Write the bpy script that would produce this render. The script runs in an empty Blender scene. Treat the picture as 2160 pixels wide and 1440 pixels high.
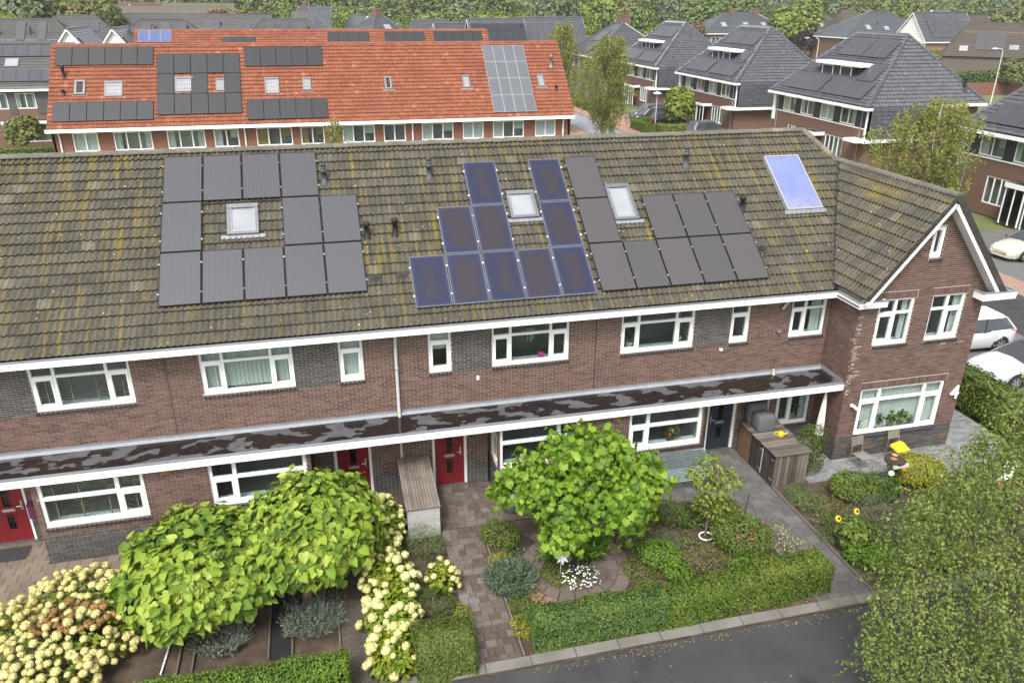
import bpy, bmesh, math, random
import numpy as np
from mathutils import Matrix, Vector
random.seed(7)
RNG = np.random.default_rng(7)
SC = bpy.context.scene
COL = SC.collection
# ------------------------------------------------------------------ camera
CAMP = np.array([4.5165, -19.1093, 13.0493])
YAW, PITCH, ROLL = 0.2429, 0.4111, 0.0057
cy, sy, cp, sp = math.cos(YAW), math.sin(YAW), math.cos(PITCH), math.sin(PITCH)
fw = Vector((sy * cp, cy * cp, -sp)); rt = Vector((cy, -sy, 0)); up = rt.cross(fw)
c_, s_ = math.cos(ROLL), math.sin(ROLL)
r2 = rt * c_ + up * s_; u2 = up * c_ - rt * s_
cd = bpy.data.cameras.new('camera'); co = bpy.data.objects.new('camera', cd); COL.objects.link(co)
m4 = Matrix((r2, u2, -fw)).transposed().to_4x4(); m4.translation = Vector(CAMP)
co.matrix_world = m4
cd.lens = 1643.4 * 36 / 2160; cd.sensor_width = 36; cd.sensor_fit = 'HORIZONTAL'
cd.clip_start = 0.5; cd.clip_end = 3000
SC.camera = co
# ------------------------------------------------------------------ sky, sun, exposure (overcast)
SUN_EL, SUN_AZ = math.radians(54), math.radians(210)     # azimuth clockwise from +Y
wd = bpy.data.worlds.new('World'); SC.world = wd; wd.use_nodes = True
wt = wd.node_tree
sky = wt.nodes.new('ShaderNodeTexSky'); sky.sky_type = 'NISHITA'; sky.sun_disc = False
sky.sun_elevation = SUN_EL; sky.sun_rotation = SUN_AZ; sky.dust_density = 4.0; sky.air_density = 1.0
hs = wt.nodes.new('ShaderNodeHueSaturation'); hs.inputs['Saturation'].default_value = 0.2
wt.links.new(sky.outputs[0], hs.inputs['Color'])
wt.links.new(hs.outputs[0], wt.nodes['Background'].inputs[0])
wt.nodes['Background'].inputs[1].default_value = 0.135
sl = bpy.data.lights.new('sun', 'SUN'); sl.energy = 1.5; sl.angle = math.radians(14); sl.color = (1.0, 0.965, 0.92)
so = bpy.data.objects.new('sun', sl); COL.objects.link(so)
sd = Vector((math.sin(SUN_AZ) * math.cos(SUN_EL), math.cos(SUN_AZ) * math.cos(SUN_EL), math.sin(SUN_EL)))
so.rotation_euler = sd.to_track_quat('Z', 'Y').to_euler(); so.location = (0, -30, 60)
SC.view_settings.view_transform = 'Standard'; SC.view_settings.look = 'None'
SC.view_settings.gamma = 1.0; SC.view_settings.use_curve_mapping = False
SC.view_settings.exposure = 1.2
# ------------------------------------------------------------------ mesh helpers
UP = np.array([0, 0, 1.0])
def nrm(v):
    v = np.asarray(v, float); return v / np.linalg.norm(v)
class Fr:
    """wall frame: u along the wall, d outward, z up"""
    def __init__(s, O, U, N): s.O = np.array(O, float); s.U = nrm(U); s.N = nrm(N); s.W = UP
    def P(s, u, d, z): return s.O + u * s.U + d * s.N + z * s.W
class RF(Fr):
    """roof frame: u along the eave, d up the slope -> stored as (u, v, w)"""
    def __init__(s, O, U, V):
        s.O = np.array(O, float); s.U = nrm(U); s.V = nrm(V); s.Wn = nrm(np.cross(s.U, s.V))
        if s.Wn[2] < 0: s.Wn = -s.Wn
    def R(s, u, v, w=0.0): return s.O + u * s.U + v * s.V + w * s.Wn
QB = np.array([[0, 3, 2, 1], [4, 5, 6, 7], [0, 1, 5, 4], [1, 2, 6, 5], [2, 3, 7, 6], [3, 0, 4, 7]])
class MB:
    def __init__(s): s.V = []; s.F = []; s.S = []; s.R = []; s.M = []; s.n = 0
    def add(s, V, F, r=None, m=0):
        V = np.asarray(V, float).reshape(-1, 3); F = np.asarray(F, int)
        s.V.append(V); s.F.append((F + s.n).ravel()); s.S.append(np.full(len(F), F.shape[1]))
        s.R.append(np.full(len(F), RNG.random()) if r is None else np.broadcast_to(np.asarray(r, float), (len(F),)))
        s.M.append(np.broadcast_to(np.asarray(m, int), (len(F),))); s.n += len(V); return s
    def box(s, x0, x1, y0, y1, z0, z1, r=None, m=0):
        return s.add([(x0, y0, z0), (x1, y0, z0), (x1, y1, z0), (x0, y1, z0), (x0, y0, z1), (x1, y0, z1), (x1, y1, z1), (x0, y1, z1)], QB, r, m)
    def fbox(s, f, u0, u1, d0, d1, z0, z1, r=None, m=0):
        V = [f.P(u, d, z) for z in (z0, z1) for u, d in ((u0, d0), (u1, d0), (u1, d1), (u0, d1))]
        F = QB if np.dot(np.cross(f.U, f.N), f.W) > 0 else QB[:, ::-1]
        return s.add(V, F, r, m)
    def rbox(s, f, u0, u1, v0, v1, w0, w1, r=None, m=0):
        V = [f.R(u, v, w) for w in (w0, w1) for u, v in ((u0, v0), (u1, v0), (u1, v1), (u0, v1))]
        F = QB if np.dot(np.cross(f.U, f.V), f.Wn) > 0 else QB[:, ::-1]
        return s.add(V, F, r, m)
    def poly(s, pts, r=None, m=0): return s.add(pts, [list(range(len(pts)))], r, m)
    def prism(s, pts, ext, r=None, m=0):
        """polygon extruded by a vector, capped"""
        P = np.asarray(pts, float); n = len(P); e = np.asarray(ext, float)
        s.add(P, [list(range(n))], r, m); s.add(P + e, [list(range(n))[::-1]], r, m)
        V = np.concatenate([P, P + e]); return s.add(V, [[i, i + n, (i + 1) % n + n, (i + 1) % n] for i in range(n)], r, m)
    def tube(s, pts, rad, k=8, cap=True, r=None, m=0):
        P = np.asarray(pts, float); n = len(P); rad = np.broadcast_to(np.asarray(rad, float), (n,))
        T = np.gradient(P, axis=0); T /= (np.linalg.norm(T, axis=1)[:, None] + 1e-9)
        a = np.array([0, 0, 1.0]) if abs(T[0][2]) < .9 else np.array([1.0, 0, 0])
        V = []
        for i in range(n):
            x = nrm(np.cross(T[i], a)); y = np.cross(T[i], x); th = np.arange(k) * 2 * math.pi / k
            V.append(P[i] + rad[i] * (np.cos(th)[:, None] * x + np.sin(th)[:, None] * y))
        F = [[i * k + j, i * k + (j + 1) % k, (i + 1) * k + (j + 1) % k, (i + 1) * k + j] for i in range(n - 1) for j in range(k)]
        rr = RNG.random() if r is None else r
        s.add(np.concatenate(V), F, rr, m)
        if cap: s.add(V[0], [list(range(k))[::-1]], rr, m); s.add(V[-1], [list(range(k))], rr, m)
        return s
    def lathe(s, prof, c=(0, 0, 0), k=16, r=None, m=0, sx=1, sy=1):
        th = np.arange(k) * 2 * math.pi / k; V = []
        for (rr, z) in prof: V.append(np.stack([c[0] + sx * rr * np.cos(th), c[1] + sy * rr * np.sin(th), np.full(k, c[2] + z)], 1))
        n = len(prof)
        F = [[i * k + j, i * k + (j + 1) % k, (i + 1) * k + (j + 1) % k, (i + 1) * k + j] for i in range(n - 1) for j in range(k)]
        s.add(np.concatenate(V), F, RNG.random() if r is None else r, m)
        if prof[-1][0] > 1e-4: s.add(V[-1], [list(range(k))], r, m)
        if prof[0][0] > 1e-4: s.add(V[0], [list(range(k))[::-1]], r, m)
        return s
    def blocks(s, C, H, r=None, m=0, faces=None):
        """axis aligned boxes, centres C and half sizes H"""
        C = np.asarray(C, float); H = np.asarray(H, float); n = len(C)
        if n == 0: return s
        sg = np.array([(-1, -1, -1), (1, -1, -1), (1, 1, -1), (-1, 1, -1), (-1, -1, 1), (1, -1, 1), (1, 1, 1), (-1, 1, 1)], float)
        V = (C[:, None, :] + sg[None] * H[:, None, :]).reshape(-1, 3); q = QB if faces is None else QB[faces]
        F = (q[None] + 8 * np.arange(n)[:, None, None]).reshape(-1, 4)
        r = RNG.random(n) if r is None else np.broadcast_to(r, (n,)); m = np.broadcast_to(m, (n,))
        return s.add(V, F, np.repeat(r, len(q)), np.repeat(m, len(q)))
    def mesh(s, name, off=(0, 0, 0), smooth=False):
        me = bpy.data.meshes.new(name)
        if s.n == 0: return me
        V = np.concatenate(s.V) - np.asarray(off); F = np.concatenate(s.F).astype(np.int32); S = np.concatenate(s.S).astype(np.int32)
        me.vertices.add(len(V)); me.vertices.foreach_set('co', V.astype(np.float32).ravel())
        me.loops.add(len(F)); me.loops.foreach_set('vertex_index', F)
        me.polygons.add(len(S)); st = np.concatenate([[0], np.cumsum(S)[:-1]]).astype(np.int32)
        me.polygons.foreach_set('loop_start', st); me.polygons.foreach_set('loop_total', S)
        me.polygons.foreach_set('material_index', np.concatenate(s.M).astype(np.int32))
        me.polygons.foreach_set('use_smooth', np.full(len(S), smooth))
        a = me.attributes.new('rnd', 'FLOAT', 'FACE'); a.data.foreach_set('value', np.concatenate(s.R).astype(np.float32))
        me.update(calc_edges=True); return me
OFF = {}
def thing(name, label, cat, loc=(0, 0, 0), group=None):
    o = bpy.data.objects.new(name, None); COL.objects.link(o); o.location = loc; o.empty_display_size = .2
    o['label'] = label; o['category'] = cat
    if group: o['group'] = group
    OFF[o.name] = np.array(loc, float); return o
def tag(o, label=None, cat=None, group=None, kind=None):
    for k, v in (('label', label), ('category', cat), ('group', group), ('kind', kind)):
        if v: o[k] = v
    return o
def obj(name, mb, mats, parent=None, smooth=False, loc=None):
    """link an MB as one mesh object; loc = own origin (world) for top-level meshes"""
    off = OFF[parent.name] if parent is not None else (np.zeros(3) if loc is None else np.array(loc, float))
    me = mb.mesh(name, off, smooth)
    for m in (mats if isinstance(mats, (list, tuple)) else [mats]): me.materials.append(m)
    return link(name, me, parent, (0, 0, 0) if loc is None else loc, off)
def link(name, me, parent=None, loc=(0, 0, 0), off=None, mw=None):
    o = bpy.data.objects.new(name, me); COL.objects.link(o)
    if parent is not None: o.parent = parent
    o.location = loc
    if mw is not None: o.matrix_local = mw
    OFF[o.name] = np.zeros(3) if off is None else off
    return o
def struct(name, mb, mats, smooth=False):
    o = obj(name, mb, mats, None, smooth); o['kind'] = 'structure'; return o
def copy_tree(o, parent=None):
    c = o.copy(); COL.objects.link(c); c.parent = parent; OFF[c.name] = OFF.get(o.name, np.zeros(3))
    for ch in o.children: copy_tree(ch, c)
    return c
def basis(U, V, W, t): return Matrix(((U[0], V[0], W[0], t[0]), (U[1], V[1], W[1], t[1]), (U[2], V[2], W[2], t[2]), (0, 0, 0, 1)))
def ordw(i): return ['first', 'second', 'third', 'fourth', 'fifth', 'sixth', 'seventh', 'eighth', 'ninth', 'tenth', 'eleventh', 'twelfth'][i]
# ------------------------------------------------------------------ materials
def nd(nt, t, ins=None, **pr):
    n = nt.nodes.new(t)
    for k, v in pr.items(): setattr(n, k, v)
    for k, v in (ins or {}).items():
        s = n.inputs[k]
        if isinstance(v, bpy.types.NodeSocket): nt.links.new(v, s)
        elif isinstance(v, bpy.types.Node): nt.links.new(v.outputs[0], s)
        else:
            try: s.default_value = v
            except Exception: s.default_value = (*v, 1.0)
    return n
def newmat(name):
    m = bpy.data.materials.new(name); m.use_nodes = True; nt = m.node_tree; return m, nt, nt.nodes['Principled BSDF']
def ramp(nt, fac, stops):
    n = nd(nt, 'ShaderNodeValToRGB', {0: fac}); e = n.color_ramp.elements
    e[0].position, e[0].color = stops[0][0], (*stops[0][1], 1); e[1].position, e[1].color = stops[-1][0], (*stops[-1][1], 1)
    for p, c in stops[1:-1]: x = e.new(p); x.color = (*c, 1)
    return n.outputs[0]
def rmp(nt, fac, a, b): return nd(nt, 'ShaderNodeMapRange', {0: fac, 1: a, 2: b, 3: 0.0, 4: 1.0}).outputs[0]
def math_(nt, op, a, b=0.0): return nd(nt, 'ShaderNodeMath', {0: a, 1: b}, operation=op).outputs[0]
def rnd(nt):
    a = nd(nt, 'ShaderNodeAttribute', attribute_name='rnd').outputs['Fac']; o = nd(nt, 'ShaderNodeObjectInfo').outputs['Random']
    return math_(nt, 'FRACT', math_(nt, 'ADD', a, o))
def wpos(nt): return nd(nt, 'ShaderNodeNewGeometry').outputs['Position']
def mapv(nt, v, s): return nd(nt, 'ShaderNodeMapping', {'Vector': v, 'Scale': s}).outputs[0]
def noise(nt, v, s, det=3.0, rough=.55): return nd(nt, 'ShaderNodeTexNoise', {'Vector': v, 'Scale': s, 'Detail': det, 'Roughness': rough}).outputs[0]
def mixc(nt, f, a, b):
    n = nd(nt, 'ShaderNodeMix', data_type='RGBA')
    for s, v in ((n.inputs[0], f), (n.inputs[6], a), (n.inputs[7], b)):
        if isinstance(v, bpy.types.NodeSocket): nt.links.new(v, s)
        elif isinstance(v, (tuple, list)): s.default_value = (*v, 1)
        else: s.default_value = v
    return n.outputs[2]
def bump(nt, b, h, st, dist=.02):
    n = nd(nt, 'ShaderNodeBump', {'Height': h, 'Strength': st, 'Distance': dist}); nt.links.new(n.outputs[0], b.inputs['Normal'])
def mat(name, cols, rough=.75, ns=4.0, rw=.5, nw=.5, bs=0.0, bscale=40.0, spec=.35, metal=0.0, stretch=None, dirt=None):
    """colour ramp over (piece random * rw + noise * nw), optional bump and dirt blotches"""
    m, nt, b = newmat(name); p = wpos(nt); q = mapv(nt, p, stretch) if stretch else p
    if len(cols) == 1: col = cols[0]
    else:
        n = rmp(nt, noise(nt, q, ns), .28, .72)
        f = math_(nt, 'ADD', math_(nt, 'MULTIPLY', rnd(nt), rw), math_(nt, 'MULTIPLY', n, nw))
        col = ramp(nt, f, [(i / (len(cols) - 1), c) for i, c in enumerate(cols)])
    if dirt:
        dc, ds, lo, hi = dirt; col = mixc(nt, rmp(nt, noise(nt, q, ds, 5.0, .65), lo, hi), col, dc)
    if isinstance(col, bpy.types.NodeSocket): nt.links.new(col, b.inputs['Base Color'])
    else: b.inputs['Base Color'].default_value = (*col, 1)
    b.inputs['Roughness'].default_value = rough; b.inputs['Specular IOR Level'].default_value = spec; b.inputs['Metallic'].default_value = metal
    if bs: bump(nt, b, noise(nt, q, bscale, 3.0), bs)
    return m
def leafmat(name, cols, trans=.32, rough=.5, ns=1.2, nw=.35, rw=.65):
    m, nt, b = newmat(name); p = wpos(nt)
    f = math_(nt, 'ADD', math_(nt, 'MULTIPLY', rnd(nt), rw), math_(nt, 'MULTIPLY', rmp(nt, noise(nt, p, ns), .3, .7), nw))
    col = ramp(nt, f, [(i / (len(cols) - 1), c) for i, c in enumerate(cols)])
    nt.links.new(col, b.inputs['Base Color']); b.inputs['Roughness'].default_value = rough; b.inputs['Specular IOR Level'].default_value = .3
    t = nd(nt, 'ShaderNodeBsdfTranslucent', {0: col}); mx = nd(nt, 'ShaderNodeMixShader', {0: trans, 1: b.outputs[0], 2: t.outputs[0]})
    nt.links.new(mx.outputs[0], nt.nodes['Material Output'].inputs[0]); return m
def glassmat(name, tint=(.8, .85, .85), refl=1.0, rough=.02, ior=1.5):
    m, nt, b = newmat(name)
    tr = nd(nt, 'ShaderNodeBsdfTransparent', {0: (*tint, 1)}); gl = nd(nt, 'ShaderNodeBsdfGlossy', {0: (1, 1, 1, 1), 'Roughness': rough})
    fr = nd(nt, 'ShaderNodeLayerWeight', {0: .5}); f = math_(nt, 'POWER', fr.outputs['Facing'], 4.0); f = math_(nt, 'ADD', math_(nt, 'MULTIPLY', f, .9), .05 * refl); f = math_(nt, 'MINIMUM', f, 1.0)
    mx = nd(nt, 'ShaderNodeMixShader', {0: f, 1: tr.outputs[0], 2: gl.outputs[0]}); nt.links.new(mx.outputs[0], nt.nodes['Material Output'].inputs[0]); return m
def tilemat(name, cols, moss=None, moss_amt=.5, rough=.8, spec=.3, lichen=True, LT=.9, coat=0.0, stretch=(6.5, .55, .55), dark=None):
    m, nt, b = newmat(name); p = wpos(nt)
    f = math_(nt, 'ADD', math_(nt, 'MULTIPLY', rnd(nt), .55), math_(nt, 'MULTIPLY', rmp(nt, noise(nt, p, 1.1), .3, .7), .45))
    col = ramp(nt, f, [(i / (len(cols) - 1), c) for i, c in enumerate(cols)])
    col = mixc(nt, rmp(nt, noise(nt, p, 22.0, 4.0), .42, .75), col, tuple(.55 * x for x in cols[0]))
    col = mixc(nt, math_(nt, 'MULTIPLY', math_(nt, 'GREATER_THAN', rnd(nt), .982), .22), col, tuple(1.9 * x for x in cols[-1]))
    if dark: col = mixc(nt, rmp(nt, noise(nt, p, .5, 4.0), .5, .75), col, dark)
    if moss:
        st = noise(nt, mapv(nt, p, stretch), 1.0, 2.0); big = rmp(nt, noise(nt, p, .33, 3.0), .34, .62)
        k = math_(nt, 'MULTIPLY', rmp(nt, st, .66 - .2 * moss_amt, .86 - .2 * moss_amt), math_(nt, 'ADD', math_(nt, 'MULTIPLY', big, .8), .2))
        col = mixc(nt, math_(nt, 'MULTIPLY', k, .85), col, moss[0])
        k2 = rmp(nt, noise(nt, p, 9.0, 4.0), .52, .7); col = mixc(nt, math_(nt, 'MULTIPLY', k2, .5), col, moss[1])
    if lichen:
        v = nd(nt, 'ShaderNodeTexVoronoi', {'Vector': p, 'Scale': 3.1, 'Randomness': 1.0}); sep = nd(nt, 'ShaderNodeSeparateColor', {0: v.outputs['Color']})
        d = math_(nt, 'ADD', v.outputs['Distance'], math_(nt, 'MULTIPLY', noise(nt, p, 30.0), .05))
        a = math_(nt, 'MULTIPLY', math_(nt, 'LESS_THAN', d, .115), math_(nt, 'GREATER_THAN', sep.outputs[0], LT)); col = mixc(nt, a, col, (.58, .33, .03))
        v2 = nd(nt, 'ShaderNodeTexVoronoi', {'Vector': p, 'Scale': 6.3, 'Randomness': 1.0}); s2 = nd(nt, 'ShaderNodeSeparateColor', {0: v2.outputs['Color']})
        d2 = math_(nt, 'ADD', v2.outputs['Distance'], math_(nt, 'MULTIPLY', noise(nt, p, 40.0), .06))
        a2 = math_(nt, 'MULTIPLY', math_(nt, 'LESS_THAN', d2, .14), math_(nt, 'GREATER_THAN', s2.outputs[1], .86)); col = mixc(nt, a2, col, (.42, .4, .34))
    nt.links.new(col, b.inputs['Base Color']); b.inputs['Roughness'].default_value = rough; b.inputs['Specular IOR Level'].default_value = spec
    bump(nt, b, noise(nt, p, 45.0, 3.0), .35, .01); return m
WHITE = mat('white_paint', [(.74, .74, .73), (.82, .82, .81)], .45, ns=2.0, rw=.3, nw=.7, dirt=((.42, .42, .4), 3.0, .62, .9))
WHITE2 = mat('white_frame', [(.74, .74, .73), (.82, .82, .81)], .4, rw=.6, nw=.4)
ZINC = mat('zinc', [(.2, .213, .233), (.28, .295, .315)], .5, ns=3.0, metal=.3, bs=.1)
LEAD = mat('lead', [(.16, .172, .19), (.25, .265, .285)], .6, ns=5.0, bs=.2, bscale=20)
BLACK = mat('black_plastic', [(.02, .02, .022), (.035, .035, .036)], .5)
DKROOM = mat('room_interior', [(.3, .28, .25), (.48, .46, .42)], .9, ns=2.0)
GLASS = glassmat('window_glass')
GLASSD = glassmat('dark_glass', (.25, .27, .28), 1.3)
SKYGL = mat('skylight_glass', [(.2, .21, .225), (.29, .3, .315)], .15, spec=.6, rw=.4, nw=.6, ns=1.0)
CURT = mat('curtain_cloth', [(.66, .65, .6), (.8, .79, .74)], .9)
MORTAR = mat('mortar', [(.38, .32, .265), (.48, .41, .35)], .95, ns=2.0, bs=.3)
BRICK = mat('brick_brown', [(.056, .036, .031), (.098, .057, .046), (.132, .076, .06), (.16, .096, .076)], .85, ns=3.0, rw=.7, nw=.3, bs=.4, bscale=60)
BRICKD = mat('brick_charcoal', [(.036, .036, .038), (.06, .058, .057), (.095, .088, .08)], .8, rw=.75, nw=.25, bs=.4, bscale=60)
BRICKW = mat('brick_lime_stained', [(.14, .1, .085), (.26, .21, .18), (.46, .42, .39)], .9, ns=14, bs=.4, bscale=60)
SILLB = mat('glazed_sill_brick', [(.02, .02, .022), (.045, .045, .05)], .3, rw=.8, nw=.2, spec=.5)
# ================================================================== shared building parts
def window(parent, f, u0, u1, z0, z1, cols=(0, 1), transom=None, d=-.05, bar=.065, inside='none', sill=None, sash=(), room=True, gl=None, name='window', fm=None, dp=.09, far=False, openang=0.0, swm=None, cm=None):
    """frame mesh is the part; sashes, panes, sill, curtain, room are its pieces"""
    fm = fm or WHITE2; gl = gl or GLASS
    mb = MB(); C = [u0 + (u1 - u0) * c for c in cols]; zt = transom
    mb.fbox(f, u0, u0 + bar, d - dp, d, z0, z1); mb.fbox(f, u1 - bar, u1, d - dp, d, z0, z1)
    mb.fbox(f, u0 + bar, u1 - bar, d - dp, d + .012, z0, z0 + bar * 1.2); mb.fbox(f, u0 + bar, u1 - bar, d - dp, d, z1 - bar, z1)
    for c in C[1:-1]: mb.fbox(f, c - bar * .55, c + bar * .55, d - dp, d + .002, z0 + bar * 1.2, z1 - bar)
    if zt:
        for a, b in zip(C[:-1], C[1:]):
            mb.fbox(f, a + bar * .55 + (.45 * bar if a == u0 else 0), b - bar * .55 - (.45 * bar if b == u1 else 0), d - dp, d - .001, zt - bar * .5, zt + bar * .5)
    w = obj(name, mb, fm, parent)
    if transom: rows = [(z0 + bar * 1.2, zt - bar * .5), (zt + bar * .5, z1 - bar)]
    else: rows = [(z0 + bar * 1.2, z1 - bar)]
    for i, (a, b) in enumerate(zip(C[:-1], C[1:])):
        ua = a + (bar if i == 0 else bar * .55); ub = b - (bar if i == len(C) - 2 else bar * .55)
        for j, (za, zb) in enumerate(rows):
            if (i, j) in sash:
                s = MB(); t = .055
                s.fbox(f, ua + .004, ua + t, d - .07, d + .014, za, zb); s.fbox(f, ub - t, ub - .004, d - .07, d + .014, za, zb)
                s.fbox(f, ua + t, ub - t, d - .07, d + .014, za, za + t * 1.2); s.fbox(f, ua + t, ub - t, d - .07, d + .014, zb - t, zb)
                obj('sash', s, swm or fm, w); ua2, ub2, za2, zb2 = ua + t, ub - t, za + t * 1.2, zb - t
            else: ua2, ub2, za2, zb2 = ua, ub, za, zb
            obj('pane', MB().fbox(f, ua2, ub2, d - .05, d - .044, za2, zb2), gl, w)
    if room:
        r = MB(); a, b = u0 + .01, u1 - .01; d0, d1 = d - dp - .004, d - dp - (.45 if far else 1.5); lo = z0 - (0 if far else .35)
        for q in ([(a, d1, lo), (b, d1, lo), (b, d1, z1), (a, d1, z1)], [(a, d0, lo), (a, d1, lo), (a, d1, z1), (a, d0, z1)], [(b, d0, lo), (b, d1, lo), (b, d1, z1), (b, d0, z1)],
                  [(a, d0, z1), (b, d0, z1), (b, d1, z1), (a, d1, z1)], [(a, d0, lo), (b, d0, lo), (b, d1, lo), (a, d1, lo)]): r.poly([f.P(*x) for x in q])
        obj('room', r, DKROOM, w)
    cu = MB(); dc = d - dp - .07
    def drape(a, b, za, zb, amp=.025, wl=.11):
        n = max(4, int((b - a) / wl * 5)); us = np.linspace(a, b, n); ph = RNG.random() * 6
        dd = dc + amp * np.sin((us - a) / wl * 2 * math.pi + ph + .8 * np.sin(us * 3.1)); V = [f.P(u, x, za) for u, x in zip(us, dd)] + [f.P(u, x, zb) for u, x in zip(us, dd)]
        cu.add(V, [[i, i + 1, n + i + 1, n + i] for i in range(n - 1)])
    W = u1 - u0
    if inside == 'net': drape(u0 + .03, u1 - .03, z0 + .1, z1)
    elif inside == 'sides': drape(u0 + .03, u0 + .2 * W, z0 + .06, z1); drape(u1 - .2 * W, u1 - .03, z0 + .06, z1)
    elif inside == 'right': drape(u1 - .35 * W, u1 - .03, z0 + .06, z1)
    elif inside == 'roller': cu.fbox(f, u0 + .04, u1 - .04, dc, dc + .01, z0 + .45 * (z1 - z0), z1 - .02)
    elif inside == 'full': cu.fbox(f, u0 + .04, u1 - .04, dc, dc + .01, z0 + .06, z1 - .02)
    elif inside == 'third':
        cu.fbox(f, u0 + .04, u0 + .33 * W, dc, dc + .01, z0 + .06, z1 - .02); cu.fbox(f, u1 - .33 * W, u1 - .04, dc, dc + .01, z0 + .5 * (z1 - z0), z1 - .02)
    elif inside == 'blind':
        for z in np.arange(z0 + .1, z1 - .05, .045):
            V = [f.P(u, x, zz) for (x, zz) in ((dc - .01, z), (dc + .012, z + .026)) for u in (u0 + .08, u1 - .08)]; cu.add(V, [[0, 1, 3, 2]])
        for t in (.12, .36, .62, .88): cu.fbox(f, u0 + t * W - .018, u0 + t * W + .018, dc + .022, dc + .026, z0 + .08, z1 - .05, m=1)
    if cu.n: obj({'blind': 'blind', 'roller': 'roller_blind', 'full': 'roller_blind', 'third': 'roller_blind'}.get(inside, 'curtain'), cu, [BLIND if inside == 'blind' else (cm or CURT), TAPE], w)
    if inside != 'none' or room:
        obj('inner_sill', MB().fbox(f, u0 + .02, u1 - .02, d - dp - .28, d - dp - .006, z0 - .02, z0 + .035), WHITE2, w) if not far else None
    if sill == 'brick':
        n = max(2, int(round((u1 - u0 + .04) / .11))); e = (u1 - u0 + .04) / n; s = MB(); j = MB()
        for i in range(n):
            a = u0 - .02 + i * e + .005; b = a + e - .01
            V = [f.P(u, dd, z) for u in (a, b) for dd, z in ((-.1, z0 - .004), (.045, z0 - .03), (.045, z0 - .085), (-.1, z0 - .085))]
            s.add(V, [[0, 1, 2, 3][::-1], [4, 5, 6, 7], [0, 4, 5, 1], [1, 5, 6, 2], [2, 6, 7, 3]])
        si = obj('sill', s, SILLB, w)
        V = [f.P(u, dd, z) for u in (u0 - .02, u1 + .02) for dd, z in ((-.1, z0 - .008), (.038, z0 - .034), (.038, z0 - .082), (-.1, z0 - .082))]
        obj('sill_mortar', j.add(V, [[0, 1, 2, 3][::-1], [4, 5, 6, 7], [0, 4, 5, 1], [1, 5, 6, 2], [2, 6, 7, 3]]), MORTAR, w)
    elif sill == 'white': obj('sill', MB().fbox(f, u0 - .06, u1 + .06, d, .07, z0 - .07, z0 - .004), WHITE2, w)
    return w
BLIND = mat('blind_slat', [(.6, .57, .5), (.7, .67, .6)], .6)
TAPE = mat('blind_tape', [(.3, .2, .15), (.36, .25, .19)], .8)
HANDLE = mat('brushed_steel', [(.5, .5, .5), (.6, .6, .6)], .3, metal=.8)
def door(parent, f, u0, u1, z1, leafm, handle_left, label=None):
    b = .075; d = -.1
    mb = MB().fbox(f, u0, u0 + b, d - .08, d + .05, .06, z1).fbox(f, u1 - b, u1, d - .08, d + .05, .06, z1).fbox(f, u0 + b, u1 - b, d - .08, d + .05, z1 - b, z1)
    w = obj('door', mb, WHITE2, parent)
    if label: w['label'] = label
    a, c = u0 + b, u1 - b; W = c - a; m = (a + c) / 2; g = .085
    L = MB()
    L.fbox(f, a + .003, m - g, d - .05, d, .05, z1 - b - .003); L.fbox(f, m + g, c - .003, d - .05, d, .05, z1 - b - .003)
    L.fbox(f, m - g, m + g, d - .05, d, .05, .42); L.fbox(f, m - g, m + g, d - .05, d, .88, 1.1); L.fbox(f, m - g, m + g, d - .05, d, 1.95, z1 - b - .003)
    L.fbox(f, a + .02, c - .02, d + .001, d + .02, .2, .23); L.fbox(f, m - .2, m + .2, d + .001, d + .02, .84, .86); L.fbox(f, m - .2, m + .2, d + .001, d + .02, 1.1, 1.12)
    for s in (-1, 1): L.fbox(f, m + s * g - .012 + .012 * s, m + s * g + .012 + .012 * s, d + .001, d + .014, .42, .84); L.fbox(f, m + s * g - .012 + .012 * s, m + s * g + .012 + .012 * s, d + .001, d + .014, 1.12, 1.95)
    obj('door_leaf', L, leafm, w)
    obj('pane', MB().fbox(f, m - g, m + g, d - .03, d - .02, .42, .88), GLASSD, w); obj('pane', MB().fbox(f, m - g, m + g, d - .03, d - .02, 1.1, 1.95), GLASSD, w)
    obj('hall', MB().fbox(f, a, c, d - .12, d - .1, .06, z1 - b), DKROOM, w)
    obj('letter_slot', MB().fbox(f, m - .15, m + .15, d + .003, d + .022, .97, 1.05).fbox(f, m - .12, m + .12, d + .022, d + .03, .985, 1.035), HANDLE, w)
    h = (a + .1) if handle_left else (c - .1); s = 1 if handle_left else -1
    k = MB().fbox(f, h - .022, h + .022, d + .002, d + .016, 1.0, 1.26); k.tube([f.P(h, d + .016, 1.13), f.P(h, d + .06, 1.13), f.P(h + s * .11, d + .06, 1.125)], [.012, .012, .01], 6)
    obj('handle', k, HANDLE, w)
    obj('doorstep', MB().fbox(f, u0 - .02, u1 + .02, d - .08, .03, 0, .05), mat_step, w)
    return w
mat_step = mat('step_stone', [(.06, .06, .065), (.1, .1, .1)], .8, bs=.2)
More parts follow.
